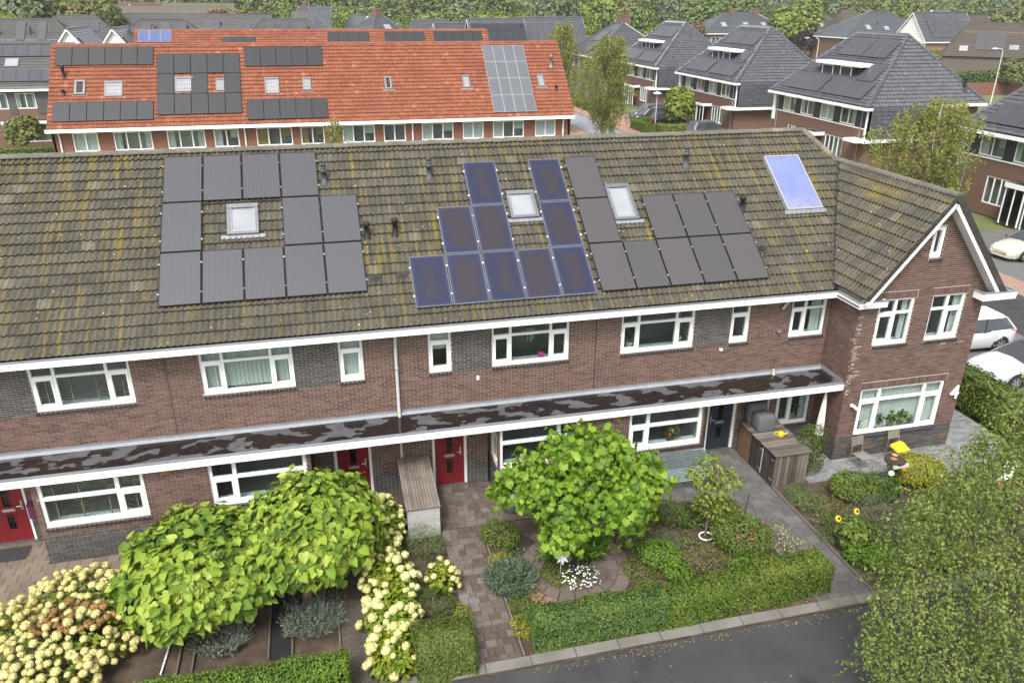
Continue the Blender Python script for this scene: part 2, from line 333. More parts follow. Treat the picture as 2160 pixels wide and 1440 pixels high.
# -------- tiles
TU = [0, .03, .06, .09, .15, .18, .21, .24, .30]; TH = [0, .04, .04, 0, 0, .04, .04, 0, 0]
TU_LO = [0, .04, .08, .15, .19, .23, .30]; TH_LO = [0, .065, .0, 0, .065, .0, 0]
def tile_tpl(gauge, lo=False, lap=.06, lift=.06, single=False):
    """one pan tile as (u,v,w): top sheet + front lip (own vertices)"""
    if single: tu, th = [0, .05, .11, .16, .30], [.0, .045, .045, 0, 0]
    else: tu, th = (TU_LO, TH_LO) if lo else (TU, TH)
    n = len(tu); top = [(u, 0, h + lift) for u, h in zip(tu, th)] + [(u, gauge + lap, h) for u, h in zip(tu, th)]
    lip = [(u, 0, h + lift) for u, h in zip(tu, th)] + [(u, .04, h * .9 + .004) for u, h in zip(tu, th)]
    F = [[i, i + 1, n + i + 1, n + i] for i in range(n - 1)] + [[2 * n + n + i, 2 * n + n + i + 1, 2 * n + i + 1, 2 * n + i] for i in range(n - 1)]
    return np.array(top + lip, float), np.array(F)
def clip_poly(P, hps):
    """P: list of (u,v,w); keep a*u+b*v<=c"""
    for a, b, c in hps:
        out = []; n = len(P)
        for i in range(n):
            p, q = P[i], P[(i + 1) % n]; fp = a * p[0] + b * p[1] - c; fq = a * q[0] + b * q[1] - c
            if fp <= 0: out.append(p)
            if fp * fq < 0: t = fp / (fp - fq); out.append(p + t * (q - p))
        P = out
        if len(P) < 3: return []
    return P
def hp(p, q, keep):
    """half plane through uv points p,q that keeps point 'keep'"""
    a, b = q[1] - p[1], p[0] - q[0]; c = a * p[0] + b * p[1]
    if a * keep[0] + b * keep[1] > c: a, b, c = -a, -b, -c
    return (a, b, c)
def tile_field(mb, f, u0, u1, rows, gauge, hps=(), lo=False, w0=0.0, width=.30, v0=0.0, single=False, jit=.004, lift=.06):
    """adds every tile to mb; returns the origins of whole tiles as (u, v)"""
    T, F = tile_tpl(gauge, lo, single=single, lift=lift); T = T * np.array([width / .30, 1, 1]); nu = int(math.ceil((u1 - u0) / width - 1e-6)); whole = []
    O, cut = [], []
    for j in range(rows):
        for i in range(nu):
            u, v = u0 + i * width, v0 + j * gauge; cs = [(u, v), (u + width, v), (u, v + gauge + .06), (u + width, v + gauge + .06)]
            st = [[a * x + b * y - c <= 0 for x, y in cs] for a, b, c in hps]
            if any(not any(s) for s in st): continue
            (O if all(all(s) for s in st) else cut).append((u, v))
    O = np.array(O); cut = np.array(cut)
    def place(uv): return np.concatenate([uv, np.zeros((len(uv), 1))], 1)
    def emit(O):
        n = len(O)
        if not n: return
        L = (place(O)[:, None, :] + T[None]); L[:, :, 2] += w0 + (RNG.random((n, 1)) - .5) * jit * 2; L[:, :, 1] += (RNG.random((n, 1)) - .5) * jit
        L = L.reshape(-1, 3); V = f.O + L[:, :1] * f.U + L[:, 1:2] * f.V + L[:, 2:] * f.Wn
        FF = (F[None] + len(T) * np.arange(n)[:, None, None]).reshape(-1, 4); mb.add(V, FF, np.repeat(RNG.random(n), len(F)))
    for uv in cut:
        L = T + np.array([uv[0], uv[1], w0]); r = RNG.random()
        for q in F:
            P = clip_poly([L[i] for i in q], hps)
            if len(P) >= 3: mb.poly([f.R(*p) for p in P], r)
    return O, emit
def ridge_tile_mesh(name, mats, L=.40, R=.125, k=8):
    mb = MB(); V = []
    for x, r in ((-.01, R), (.02, R * 1.06), (L * .5, R * .98), (L + .03, R * .9)):
        th = np.linspace(-.1, math.pi + .1, k + 1); V += [(x, r * math.cos(t), r * .8 * math.sin(t) - .02) for t in th]
    n = k + 1; mb.add(V, [[i * n + j, i * n + j + 1, (i + 1) * n + j + 1, (i + 1) * n + j] for i in range(3) for j in range(k)], 0.0)
    mb.add(V[:n], [list(range(n))], 0.0)
    me = mb.mesh(name, smooth=True); me.materials.append(mats); return me
def ridge_run(me, A, B, parent, L=.40, name='ridge_tile'):
    A, B = np.array(A, float), np.array(B, float); D = B - A; T = np.linalg.norm(D); n = int(round(T / L)); U = D / T
    W = nrm(UP - U * U[2]); Vv = np.cross(W, U)
    for i in range(n):
        p = A + D * (i / n) - OFF[parent.name]; j = (RNG.random(3) - .5) * .012
        o = link(name, me, parent, mw=basis(U, Vv, W, p + j), off=OFF[parent.name])
# -------- roof furniture
def skylight(parent, f, u0, u1, v0, v1, w=0.0, fl=True, pm=None):
    t = .085; mb = MB()
    mb.rbox(f, u0, u0 + t, v0, v1, w - .05, w + .07); mb.rbox(f, u1 - t, u1, v0, v1, w - .05, w + .07)
    mb.rbox(f, u0 + t, u1 - t, v0, v0 + t, w - .05, w + .065); mb.rbox(f, u0, u1, v1 - t * 1.6, v1 + .002, w - .05, w + .085)
    s = obj('skylight', mb, SKFR, parent)
    obj('sash', MB().rbox(f, u0 + t, u0 + t + .045, v0 + t, v1 - 1.6 * t, w - .02, w + .055).rbox(f, u1 - t - .045, u1 - t, v0 + t, v1 - 1.6 * t, w - .02, w + .055).rbox(f, u0 + t + .045, u1 - t - .045, v0 + t, v0 + t + .05, w - .02, w + .055), ZINC, s)
    obj('pane', MB().rbox(f, u0 + t + .045, u1 - t - .045, v0 + t + .05, v1 - 1.6 * t, w + .0, w + .03), pm or SKYGL, s)
    if fl:
        a = MB(); n = 26; us = np.linspace(u0 - .16, u1 + .16, n); V = [f.R(u, v0 + .01, w + .0) for u in us] + [f.R(u, v0 - .11 - .01 * math.sin(i * 2.1), w - .005 + .012 * math.sin(i * 1.9)) for i, u in enumerate(us)]
        a.add(V, [[i, i + 1, n + i + 1, n + i] for i in range(n - 1)]); obj('flashing', a, LEAD, s)
    return s
SKFR = mat('skylight_frame', [(.13, .14, .15), (.19, .2, .21)], .45, metal=.4)
def vent(parent, P, h=.45, r=.07, kind='tall', m=None):
    x, y, z = P; mb = MB(); m = m or VENTM
    if kind == 'tall':
        mb.lathe([(r * 1.9, -.12), (r * 1.5, .0), (r * 1.05, .06), (r, .1), (r, h * .55), (r * 1.12, h * .55), (r * 1.12, h * .64), (r * .85, h * .66), (r * .85, h * .72), (r * 1.05, h * .74), (r * 1.05, h * .79), (r * .85, h * .8), (r * .85, h * .86), (r * 1.05, h * .88), (r * 1.0, h)], P, 12)
    elif kind == 'mush':
        mb.lathe([(r * 1.7, -.12), (r * 1.3, .02), (r, .06), (r, h * .7), (r * 1.35, h * .7), (r * 1.35, h * .95), (r * 1.1, h)], P, 12)
    o = obj('vent_pipe', mb, m, parent, True)
    return o
VENTM = mat('vent_grey', [(.05, .055, .06), (.09, .095, .1)], .5)
VENTB = mat('vent_black', [(.018, .016, .015), (.03, .027, .025)], .6)
# ================================================================== near terrace
XL, XC, XG = -7.0, 19.2, 23.4
near = thing('terraced_house_row', 'brown brick terrace with mossy dark tiled roof and front gable, nearest the camera', 'house', (8, 0, 0))
F0 = Fr((0, 0, 0), (1, 0, 0), (0, -1, 0)); FB = Fr((0, -1.05, 0), (1, 0, 0), (0, -1, 0)); FG = Fr((0, -1.3, 0), (1, 0, 0), (0, -1, 0))
FS = Fr((XC, 0, 0), (0, -1, 0), (-1, 0, 0))          # side of the gable wing, u = -y
FBL = Fr((8.6, 0, 0), (0, -1, 0), (-1, 0, 0))        # left cheek of second bay
FAR_ = Fr((3.62, 0, 0), (0, 1, 0), (1, 0, 0))        # right cheek of first bay (u = y, from -1.05 to 0)
RED = mat('door_red', [(.17, .012, .016), (.2, .016, .02)], .35, rw=.3, nw=.7, spec=.5); NAVY = mat('door_navy', [(.022, .028, .04), (.03, .036, .05)], .45)
UPW = [(-2.75, -.48, 3, 'blind'), (1.13, 3.41, 3, 'net'), (4.565, 5.195, 1, 'full'), (6.93, 7.556, 1, 'roller'), (8.68, 10.91, 3, 'none'), (12.46, 14.73, 3, 'none'), (15.9, 16.52, 1, 'none'), (17.88, 19.06, 2, 'right')]
ZS, ZT = 3.76, 5.12
op0 = [(a, b, ZS, ZT) for a, b, _, _ in UPW] + [(-3.0, 3.67, -1, 2.6), (8.55, 14.85, -1, 2.6), (-4.52, -3.52, -1, 2.42), (4.2, 5.22, -1, 2.42), (6.93, 7.93, -1, 2.42), (15.5, 16.48, -1, 2.42), (17.86, 19.03, .7, 2.42), (XL, XC, 2.44, 2.62)]
opA = [(-2.83, -.42, 1.08, 2.43), (1.09, 3.5, 1.08, 2.43)]; opB = [(8.66, 10.97, 1.08, 2.43), (12.46, 14.74, 1.1, 2.43)]
opG = [(19.8, 22.78, .78, 2.38), (19.82, 21.0, 3.83, 5.26), (21.6, 22.76, 3.83, 5.26), (21.13, 21.54, 6.42, 7.34)]
opBL = [(.12, .98, 1.08, 2.43)]
TANW = 1.25; XR, ZR = 21.33, 8.30
def glo(z): return max(XC, XR - (ZR - .2 - z) / TANW)
def ghi(z): return min(XG, XR + (ZR - .2 - z) / TANW)
BR = []          # bricks: frame, u0, u1, z0, z1, material
def bricks(f, lo, hi, za, zb, opens, kind, ph=0.0):
    lo = lo if callable(lo) else (lambda z, v=lo: v); hi = hi if callable(hi) else (lambda z, v=hi: v)
    i = 0
    for i in range(int(round((zb - za) / .0625))):
        z0 = za + i * .0625 + .006; z1 = z0 + .0505; zm = (z0 + z1) / 2
        iv = [(lo(zm), hi(zm))]
        for a, b, c, d in opens:
            if z1 > c and z0 < d: iv = [x for p, q in iv for x in ((p, min(q, a)), (max(p, b), q)) if x[1] - x[0] > .02]
        for p, q in iv:
            k = math.floor((p - ph) / .22) - 1; off = (i % 2) * .11 + (RNG.random() - .5) * .012
            while True:
                a = ph + k * .22 + off; b = a + .209; k += 1
                if a >= q: break
                a2, b2 = max(a, p), min(b, q)
                if b2 - a2 > .025: BR.append((f, a2, b2, z0, z1, kind((a2 + b2) / 2, zm)))
def kind_main(u, z):
    if z < .8: return 1
    if z > ZS - .1:
        for a, b in ((-3.9, -2.75), (3.41, 4.565), (7.556, 8.68), (14.73, 15.9)):
            if a < u < b: return 1
    return 0
def kind_gab(u, z):
    if z < .72: return 1 if RNG.random() < .75 else 0
    if u < XC + .22 + .1 * math.sin(z * 9) and 2.2 < z < 4.8 and RNG.random() < (.65 if u < XC + .12 else .3): return 2
    if abs(z - 3.7) < .1 and RNG.random() < .06: return 2
    return 0
bricks(F0, XL, XC, 0, 5.2, op0, kind_main)
SOLD = .10
bricks(FB, -2.95, 3.62, 0, 2.44, opA + [(-2.95, 3.62, .69, .81)], kind_main); bricks(FB, 8.6, 14.8, 0, 2.44, opB + [(8.6, 14.8, .69, .81)], kind_main)
gop = opG + [(19.75, 22.83, 2.38, 2.6), (19.77, 21.05, 5.26, 5.48), (21.55, 22.81, 5.26, 5.48), (XC, XG, .69, .81)]
bricks(FG, glo, ghi, 0, 8.1, gop, kind_gab); bricks(FS, 0, 1.3, 0, 5.25, [(-1, 2, 2.44, 2.62), (0, 1.3, .69, .81)], lambda u, z: 1 if z < .7 else (2 if u > 1.1 and 2.8 < z < 4.7 and RNG.random() < .35 else 0))
bricks(FBL, 0, 1.05, 0, 2.44, opBL, kind_main); bricks(FAR_, -1.05, 0, 0, 2.44, [], kind_main)
def soldier(f, a, b, z0, h, k, pitch=.0625):
    n = int((b - a) / pitch)
    for i in range(n): BR.append((f, a + i * pitch + .006, a + (i + 1) * pitch - .005, z0, z0 + h, k))
for f, a, b in ((FB, -2.95, 3.62), (FB, 8.6, 14.8), (FG, XC, XG)): soldier(f, a, b, .695, .11, 1)
soldier(FS, 0, 1.3, .695, .11, 1)
for a, b, z in ((19.75, 22.83, 2.385), (19.77, 21.05, 5.265), (21.55, 22.81, 5.265)): soldier(FG, a, b, z, .21, 0)
# wall backing (mortar) cut around the openings
def cells(mb, f, ua, ub, za, zb, opens, d=-.009, rev=.12):
    us = sorted({ua, ub, *[min(max(x, ua), ub) for o in opens for x in o[:2]]}); zs = sorted({za, zb, *[min(max(x, za), zb) for o in opens for x in o[2:]]})
    for a, b in zip(us[:-1], us[1:]):
        for c, e in zip(zs[:-1], zs[1:]):
            if b - a < 1e-6 or e - c < 1e-6: continue
            m, n = (a + b) / 2, (c + e) / 2
            if any(o[0] < m < o[1] and o[2] < n < o[3] for o in opens): continue
            mb.poly([f.P(a, d, c), f.P(b, d, c), f.P(b, d, e), f.P(a, d, e)], .5)
    for a, b, c, e in opens:
        if c < za: c = za
        if b - a > 3.5: continue
        mb.poly([f.P(a, d, c), f.P(a, d - rev, c), f.P(a, d - rev, e), f.P(a, d, e)], .5); mb.poly([f.P(b, d, c), f.P(b, d - rev, c), f.P(b, d - rev, e), f.P(b, d, e)], .5)
        mb.poly([f.P(a, d, e), f.P(a, d - rev, e), f.P(b, d - rev, e), f.P(b, d, e)], .5); mb.poly([f.P(a, d, c), f.P(a, d - rev, c), f.P(b, d - rev, c), f.P(b, d, c)], .5)
wb = MB()
cells(wb, F0, XL, XC, 0, 5.2, op0[:-1]); cells(wb, FB, -2.941, 3.611, 0, 2.44, opA); cells(wb, FB, 8.609, 14.8, 0, 2.44, opB)
cells(wb, FG, XC + .009, XG, 0, 5.5, opG[:3]); cells(wb, FS, 0, 1.291, 0, 5.4, []); cells(wb, FBL, 0, 1.041, 0, 2.44, opBL); cells(wb, FAR_, -1.041, 0, 0, 2.44, [])
dd = -.009; P = FG.P
def trap(z0, z1, a0, b0, a1, b1): wb.poly([P(a0, dd, z0), P(b0, dd, z0), P(b1, dd, z1), P(a1, dd, z1)], .5)
trap(5.5, 6.42, glo(5.5), ghi(5.5), glo(6.42), ghi(6.42)); trap(6.42, 7.34, glo(6.42), 21.13, glo(7.34), 21.13); trap(6.42, 7.34, 21.54, ghi(6.42), 21.54, ghi(7.34))
wb.poly([P(glo(7.34), dd, 7.34), P(ghi(7.34), dd, 7.34), P(XR, dd, 8.09)], .5)
wb.box(XL, XL + .2, 0.02, 9.9, 0, 5.2); wb.box(XL, XG - .01, 9.7, 9.9, 0, 5.2); wb.box(XG - .2, XG - .009, -1.29, 9.7, 0, 5.3); wb.box(14.79, 14.8, -1.04, 0, 0, 2.44); wb.box(-2.95, -2.94, -1.04, 0, 0, 2.44)
wall = obj('wall', wb, MORTAR, near)
# the 300 bricks nearest the lens become parts, the rest one field
bc = np.array([(f.P((a + b) / 2, 0, (c + d) / 2)) for f, a, b, c, d, k in BR]); full = np.array([abs(b - a - .209) < .004 and f is F0 and 2.9 < c < 4.9 for f, a, b, c, d, k in BR])
dist = np.linalg.norm(bc - CAMP, axis=1) + np.where(full, 0, 1e3); pick = set(np.argsort(dist)[:300].tolist())
bm_ = []
for m in (BRICK, BRICKD, BRICKW):
    x = MB().blocks([(0, 0, 0)], [(.1045, .02, .02525)], 0.0, faces=[0, 1, 2, 3, 5]).mesh('brick'); x.materials.append(m); bm_.append(x)
Cc, Hh, Kk, Ff = [], [], [], []
for i, (f, a, b, c, d, k) in enumerate(BR):
    p = f.P((a + b) / 2, -.02 + (RNG.random() - .5) * .004, (c + d) / 2)
    if i in pick: link('brick', bm_[k], wall, Vector(p - OFF[near.name])); continue
    h = np.abs(f.U) * (b - a) / 2 + np.abs(f.N) * .02 + UP * (d - c) / 2; Cc.append(p); Hh.append(h); Kk.append(k)
o = obj('brick_field', MB().blocks(Cc, Hh, None, Kk), [BRICK, BRICKD, BRICKW], wall); o['kind'] = 'stuff'
# windows and doors
for i, (a, b, n, ins) in enumerate(UPW):
    if n == 3: w = window(near, F0, a, b, ZS, ZT, (0, .24, .76, 1), 4.64, inside=ins, sill='brick', sash={(0, 0), (2, 0)})
    elif n == 1: w = window(near, F0, a, b, ZS, ZT, (0, 1), 4.64, inside=ins, sill='brick', sash={(0, 0)})
    else: w = window(near, F0, a, b, ZS, ZT, (0, .42, 1), 4.64, inside=ins, sill='brick', sash={(0, 0)})
window(near, FB, -2.83, -.42, 1.08, 2.43, (0, .74, 1), 1.86, inside='blind', sill='brick', sash={(1, 0)}, bar=.09)
window(near, FB, 1.09, 3.5, 1.08, 2.43, (0, .26, 1), 1.86, inside='none', sill='brick', sash={(0, 0)}, bar=.09)
window(near, FB, 8.66, 10.97, 1.08, 2.43, (0, .74, 1), 1.86, inside='none', sill='brick', sash={(1, 0)}, bar=.09)
window(near, FB, 12.46, 14.74, 1.1, 2.43, (0, .26, 1), 1.86, inside='none', sill='brick', sash={(0, 0)}, bar=.09)
window(near, FBL, .12, .98, 1.08, 2.43, (0, 1), 1.86, sill='brick', bar=.09, room=False)
window(near, F0, 17.86, 19.03, .7, 2.43, (0, .45, 1), None, inside='sides', sill='brick', sash={(0, 0)})
window(near, FG, 19.8, 22.78, .78, 2.38, (0, .235, .775, 1), 1.95, inside='net', sill='brick', sash={(0, 0), (2, 0)}, bar=.075)
window(near, FG, 19.82, 21.0, 3.83, 5.26, (0, .5, 1), 4.8, inside='sides', sill='brick', sash={(0, 0)})
window(near, FG, 21.6, 22.76, 3.83, 5.26, (0, .5, 1), 4.8, inside='sides', sill='brick', sash={(1, 0)})
window(near, FG, 21.13, 21.54, 6.42, 7.34, (0, 1), None, inside='none', sill='brick', sash={(0, 0)})
door(near, F0, -4.52, -3.52, 2.42, RED, False); door(near, F0, 4.2, 5.22, 2.42, RED, False); door(near, F0, 6.93, 7.93, 2.42, RED, False); door(near, F0, 15.5, 16.48, 2.42, NAVY, True, 'dark blue front door')
# canopy
m, nt, b = newmat('wet_bitumen'); p = wpos(nt); n1 = noise(nt, mapv(nt, p, (.75, 1.2, 1)), 1.9, 3.0, .5); wet = rmp(nt, n1, .45, .475)
col = mixc(nt, wet, ramp(nt, noise(nt, p, 3.0), [(.3, (.062, .062, .066)), (.7, (.095, .095, .1))]), ramp(nt, noise(nt, mapv(nt, p, (.35, 1, 1)), .8, 2.0), [(.45, (.011, .01, .011)), (.66, (.02, .014, .01))]))
nt.links.new(col, b.inputs['Base Color']); nt.links.new(math_(nt, 'SUBTRACT', .62, math_(nt, 'MULTIPLY', wet, .54)), b.inputs['Roughness']); BITU = m
ZC = 2.6
can = obj('canopy', MB().box(XL, XC - .012, -1.2, -.004, 2.44, ZC), BITU, near)
for x in np.arange(-6.2, 19, 1.0): obj('seam', MB().box(x, x + .09, -1.12, -.11, ZC + .001, ZC + .005), BITU, can)
for a, b in ((XL, .25), (.257, 6.0), (6.007, 11.72), (11.727, 17.2), (17.207, XC - .012)):
    obj('fascia', MB().box(a, b, -1.25, -1.201, 2.53, 2.635).box(a, b, -1.237, -1.201, 2.415, 2.53), WHITE, can)
    obj('edge_trim', MB().box(a, b, -1.262, -1.16, 2.637, 2.655).box(a, b, -1.2, -1.16, ZC, 2.636), ZINC, can)
fl = MB(); fl.box(XL, XC - .02, -.02, -.002, ZC, 2.72); fl.poly([(XL, -.1, ZC + .004), (XC - .02, -.1, ZC + .004), (XC - .02, -.021, 2.66), (XL, -.021, 2.66)])
fl.box(XC - .02, XC - .002, -1.15, -.02, ZC, 2.72); obj('flashing', fl, LEAD, can)
obj('soffit', MB().box(XL, XC - .012, -1.195, -.01, 2.42, 2.438), WHITE, can)
# box gutter with fascia
gut = obj('gutter', MB().box(XL, 18.95, -.455, -.1, 5.16, 5.2).box(18.98, XC, -1.47, -.1, 5.16, 5.2), BLACK, near)
EV = []
for a, b in ((XL, .25), (.256, 6.0), (6.006, 11.72), (11.726, 18.97)):
    obj('fascia', MB().box(a, b, -.5, -.456, 5.215, 5.31).box(a, b, -.488, -.456, 5.12, 5.215), WHITE, gut); obj('edge_trim', MB().box(a, b - (.0 if b < 18 else .03), -.52, -.45, 5.312, 5.332), ZINC, gut)
obj('fascia', MB().box(18.97, 19.012, -1.52, -.456, 5.215, 5.31).box(18.984, 19.012, -1.508, -.456, 5.12, 5.215), WHITE, gut); obj('edge_trim', MB().box(18.95, 19.03, -1.54, -.449, 5.312, 5.332), ZINC, gut)
obj('fascia', MB().box(19.013, 19.9, -1.52, -1.476, 5.215, 5.31).box(19.013, 19.9, -1.508, -1.476, 5.12, 5.215).box(19.86, 19.9, -1.475, -1.302, 5.12, 5.31), WHITE, gut); obj('edge_trim', MB().box(19.031, 19.92, -1.54, -1.47, 5.312, 5.332), ZINC, gut)
obj('soffit', MB().box(XL, 19.0, -.45, -.002, 5.12, 5.155).box(19.015, XC - .002, -1.47, -.46, 5.12, 5.155).box(XC, 19.85, -1.47, -1.302, 5.12, 5.2), WHITE, gut)
kb = obj('gutter_box', MB().box(22.98, 24.15, -1.7, -1.655, 5.2, 5.33).box(22.98, 24.15, -1.688, -1.655, 5.1, 5.2).box(22.98, 23.02, -1.654, -1.302, 5.1, 5.33).box(24.11, 24.15, -1.654, 9.5, 5.1, 5.33), WHITE, near)
obj('edge_trim', MB().box(22.96, 24.17, -1.72, -1.63, 5.332, 5.35).box(24.09, 24.17, -1.63, 9.5, 5.332, 5.35).box(22.96, 23.04, -1.63, -1.303, 5.332, 5.35), ZINC, kb); obj('gravel', MB().box(23.021, 24.109, -1.654, -1.302, 5.11, 5.27).box(XG + .002, 24.109, -1.301, 9.5, 5.11, 5.2), mat('roof_grit', [(.05, .05, .05), (.16, .15, .14)], .9, ns=60, nw=.9, rw=.1), kb)
for x, kink in ((6.05, False), (17.5, True)):
    pts = [(x + .25, -.12, 5.12), (x, -.09, 4.75), (x, -.09, 2.75)] if kink else [(x, -.25, 5.12), (x, -.22, 5.0), (x, -.09, 4.7), (x, -.09, 2.75)]
    dpo = obj('downpipe', MB().tube(pts, .045, 8), PIPE if 'PIPE' in globals() else globals().setdefault('PIPE', mat('pipe_grey', [(.45, .46, .48), (.55, .56, .58)], .5)), near, True)
    obj('shoe', MB().tube([(x, -.09, 2.76), (x, -.1, 2.62), (x, -.17, 2.56)], .05, 8), mat('pipe_shoe', [(.35, .3, .22), (.45, .4, .32)], .7), dpo, True)
    obj('lower_pipe', MB().tube([(x, -.07, 2.42), (x, -.07, .05)], .042, 8), PIPE, dpo, True)
    obj('bracket', MB().box(x - .06, x + .06, -.14, -.01, 4.0, 4.03), ZINC, dpo)
# roof
AL = .6389; RM = RF((0, .1044, 5.6479), (1, 0, 0), (0, math.cos(AL), math.sin(AL))); W0 = -.135; V0, VR = -.497, 5.976; GA = (VR - V0) / 19
YR, ZRM = .1044 + VR * math.cos(AL), 5.6479 + VR * math.sin(AL)
JX, JV = 21.36, 4.40; J = RM.R(JX, JV, W0 + .03); VB = (19.06, -.46); HT = (20.62, VR)
NT_ = tilemat('mossy_concrete_tile', [(.052, .047, .038), (.08, .072, .057), (.118, .106, .083)], moss=((.18, .14, .018), (.11, .1, .036)), moss_amt=.7)
NTW = NT_
th = math.atan(TANW); LW = (XR - 19.05) / math.cos(th); ZE = ZR - (XR - 19.05) * TANW
RW_ = RF((19.05, -1.65, ZE), (0, 1, 0), (math.cos(th), 0, math.sin(th))); RWR = RF((23.72, -1.65, ZR - (23.72 - XR) * TANW), (0, 1, 0), (-math.cos(th), 0, math.sin(th)))
ub = MB()
bk = lambda w: RM.R(XL, VR, w)
ub.prism([RM.R(XL, V0 + .05, W0 - .01), RM.R(19.1, V0 + .05, W0 - .01), RM.R(JX, JV, W0 - .01), RM.R(20.6, VR, W0 - .01), RM.R(XL, VR, W0 - .01)], -RM.Wn * .1)
yb = 2 * YR - (.1044 + V0 * math.cos(AL)); zb = 5.6479 + V0 * math.sin(AL) - .1
ub.prism([(XL, YR, ZRM - .14), (20.6, YR, ZRM - .14), (23.7, yb, zb), (XL, yb, zb)], (0, 0, -.1))
ub.prism([RW_.R(0.02, 0, -.01), RW_.R(1.45, 0, -.01), RW_.R(5.25, LW, -.01), RW_.R(.02, LW, -.01)], -RW_.Wn * .08)
LWR = (23.72 - XR) / math.cos(th); yj = J[1] + 1.65
ub.prism([RWR.R(.02, 0, -.02), RWR.R(yb + 1.65, 0, -.02), RWR.R(YR + 1.65, (23.72 - 20.62) / math.cos(th), -.02), RWR.R(yj, LWR, -.02), RWR.R(.02, LWR, -.02)], -RWR.Wn * .08)
roof = obj('roof', ub, mat('roof_underlay', [(.03, .028, .025), (.05, .045, .04)], .9), near)
tf = MB()
Om, em = tile_field(tf, RM, XL, 21.6, 19, GA, [hp((JX, JV), VB, (0, 2)), hp((JX, JV), HT, (0, 2)), (0, 1, VR + .01)], w0=W0, v0=V0)
# whole tiles: the 300 nearest and uncovered become parts
cover = [(.2, 5.6, .5, 5.7), (6.6, 11.8, -.1, 5.1), (11.8, 17.2, -.1, 5.1), (18.5, 20, 2.3, 4.8)]
cen = np.array([RM.R(u + .15, v + .17, W0) for u, v in Om]); dist = np.linalg.norm(cen - CAMP, axis=1)
hid = np.array([any(a < u + .15 < b and c < v + .2 < d for a, b, c, d in cover) or u < -4.2 for u, v in Om]); idx = np.argsort(dist + hid * 1e3); sel = set(idx[:300].tolist())
em(Om[[i for i in range(len(Om)) if i not in sel]])
T_, F_ = tile_tpl(GA); x = MB(); x.add(T_, F_, 0.0); tme = x.mesh('roof_tile', smooth=True); tme.materials.append(NT_)
for i in sel:
    u, v = Om[i]; p = RM.R(u, v, W0 + (RNG.random() - .5) * .008) - OFF[near.name]; link('roof_tile', tme, roof, mw=basis(RM.U, RM.V, RM.Wn, p))
Ow, ew = tile_field(tf, RW_, 0, 5.4, 11, LW / 11, [hp((1.47, 0), (5.25, LW), (.2, 2)), (0, 1, LW + .01)], w0=0.0); ew(Ow)
Ow, ew = tile_field(tf, RWR, 0, 11.4, 13, LWR / 11, [hp((yj, LWR), (YR + 1.65, (23.72 - 20.62) / math.cos(th)), (4, 0)), hp((YR + 1.65, (23.72 - 20.62) / math.cos(th)), (yb + 1.65, 0), (4, 0)), hp((0, LWR), (yj, LWR), (1, 0))], w0=-.02, lo=True); ew(Ow)
o = obj('tile_field', tf, NT_, roof, True); o['kind'] = 'stuff'
RIDM = tilemat('ridge_concrete', [(.105, .097, .08), (.14, .13, .11), (.17, .158, .135)], moss=((.16, .12, .02), (.12, .1, .05)), moss_amt=.35, stretch=(2, 2, 2), LT=.72)
rme = ridge_tile_mesh('ridge_tile', RIDM)
ridge_run(rme, (XL, YR, ZRM - .1), (20.62, YR, ZRM - .1), roof); ridge_run(rme, (21.40, J[1] - .02, J[2] - .02), (20.60, YR, ZRM - .09), roof); ridge_run(rme, (XR, -1.66, ZR + .0), (XR + .02, J[1] + .1, ZR - .02), roof)
A_, B_ = RM.R(VB[0] - .03, VB[1], W0 + .14), RM.R(JX - .03, JV, W0 + .15); e = nrm(B_ - A_); s1 = nrm(np.cross(e, UP)) * .075
obj('valley_gutter', MB().prism([A_ - s1, A_ + s1, B_ + s1, B_ - s1], (0, 0, .02)), mat('valley_lead', [(.02, .02, .022), (.045, .045, .05)], .6), roof)
vt = MB()
VTM = tilemat('verge_tile', [(.035, .033, .032), (.055, .052, .048)], moss=((.13, .11, .02), (.08, .075, .03)), moss_amt=.2)
for j in range(11):
    g = LW / 11
    obj('verge_tile', MB().rbox(RW_, -.035, .0, j * g, (j + 1) * g - .012, -.08, .05 - .02), VTM, roof)
    g = LWR / 11; obj('verge_tile', MB().rbox(RWR, -.04, .02, j * g, (j + 1) * g - .014, -.12, .06), VTM, roof)
for f, L in ((RW_, LW), (RWR, LWR)):
    bb = obj('bargeboard', MB().rbox(f, .0, .035, -.12, L - .08, -.22, -.085), WHITE, roof)
    obj('trim', MB().rbox(f, -.012, -.001, -.12, L - .02, -.17, -.085), WHITE, bb); obj('soffit', MB().rbox(f, .036, .345, -.1, L - .22, -.215, -.19), WHITE, bb)
for u0, u1, v0, v1 in ((1.97, 2.79, 2.78, 3.8), (9.8, 10.64, 2.79, 3.79), (12.91, 13.68, 2.5, 3.86)): skylight(near, RM, u0, u1, v0, v1, -.05)
for u, v, h in ((4.63, 4.55, .5), (7.65, 4.55, .55), (15.87, 4.6, .55)): vent(near, RM.R(u, v, -.08), h, .075)
for u, v in ((5.64, 2.5), (6.42, 2.56), (17.15, 2.68)): vent(near, RM.R(u, v, -.08), .42, .07, 'mush', VENTB)
for u, v in ((5.72, 1.05), (6.44, 1.06), (17.23, 1.1)):
    a = obj('air_vent', MB().rbox(RM, u - .15, u + .15, v - .17, v + .17, -.1, -.06), VENTB, near)
    g = MB()
    for k in range(6): t = k * math.pi / 3; g.rbox(RM, u + .08 * math.cos(t) - .012, u + .08 * math.cos(t) + .012, v + .02 + .08 * math.sin(t) - .03, v + .02 + .08 * math.sin(t) + .03, -.06, -.035)
    g.rbox(RM, u - .09, u + .09, v + .0, v + .03, -.06, -.03); obj('grille', g, BLACK, a)
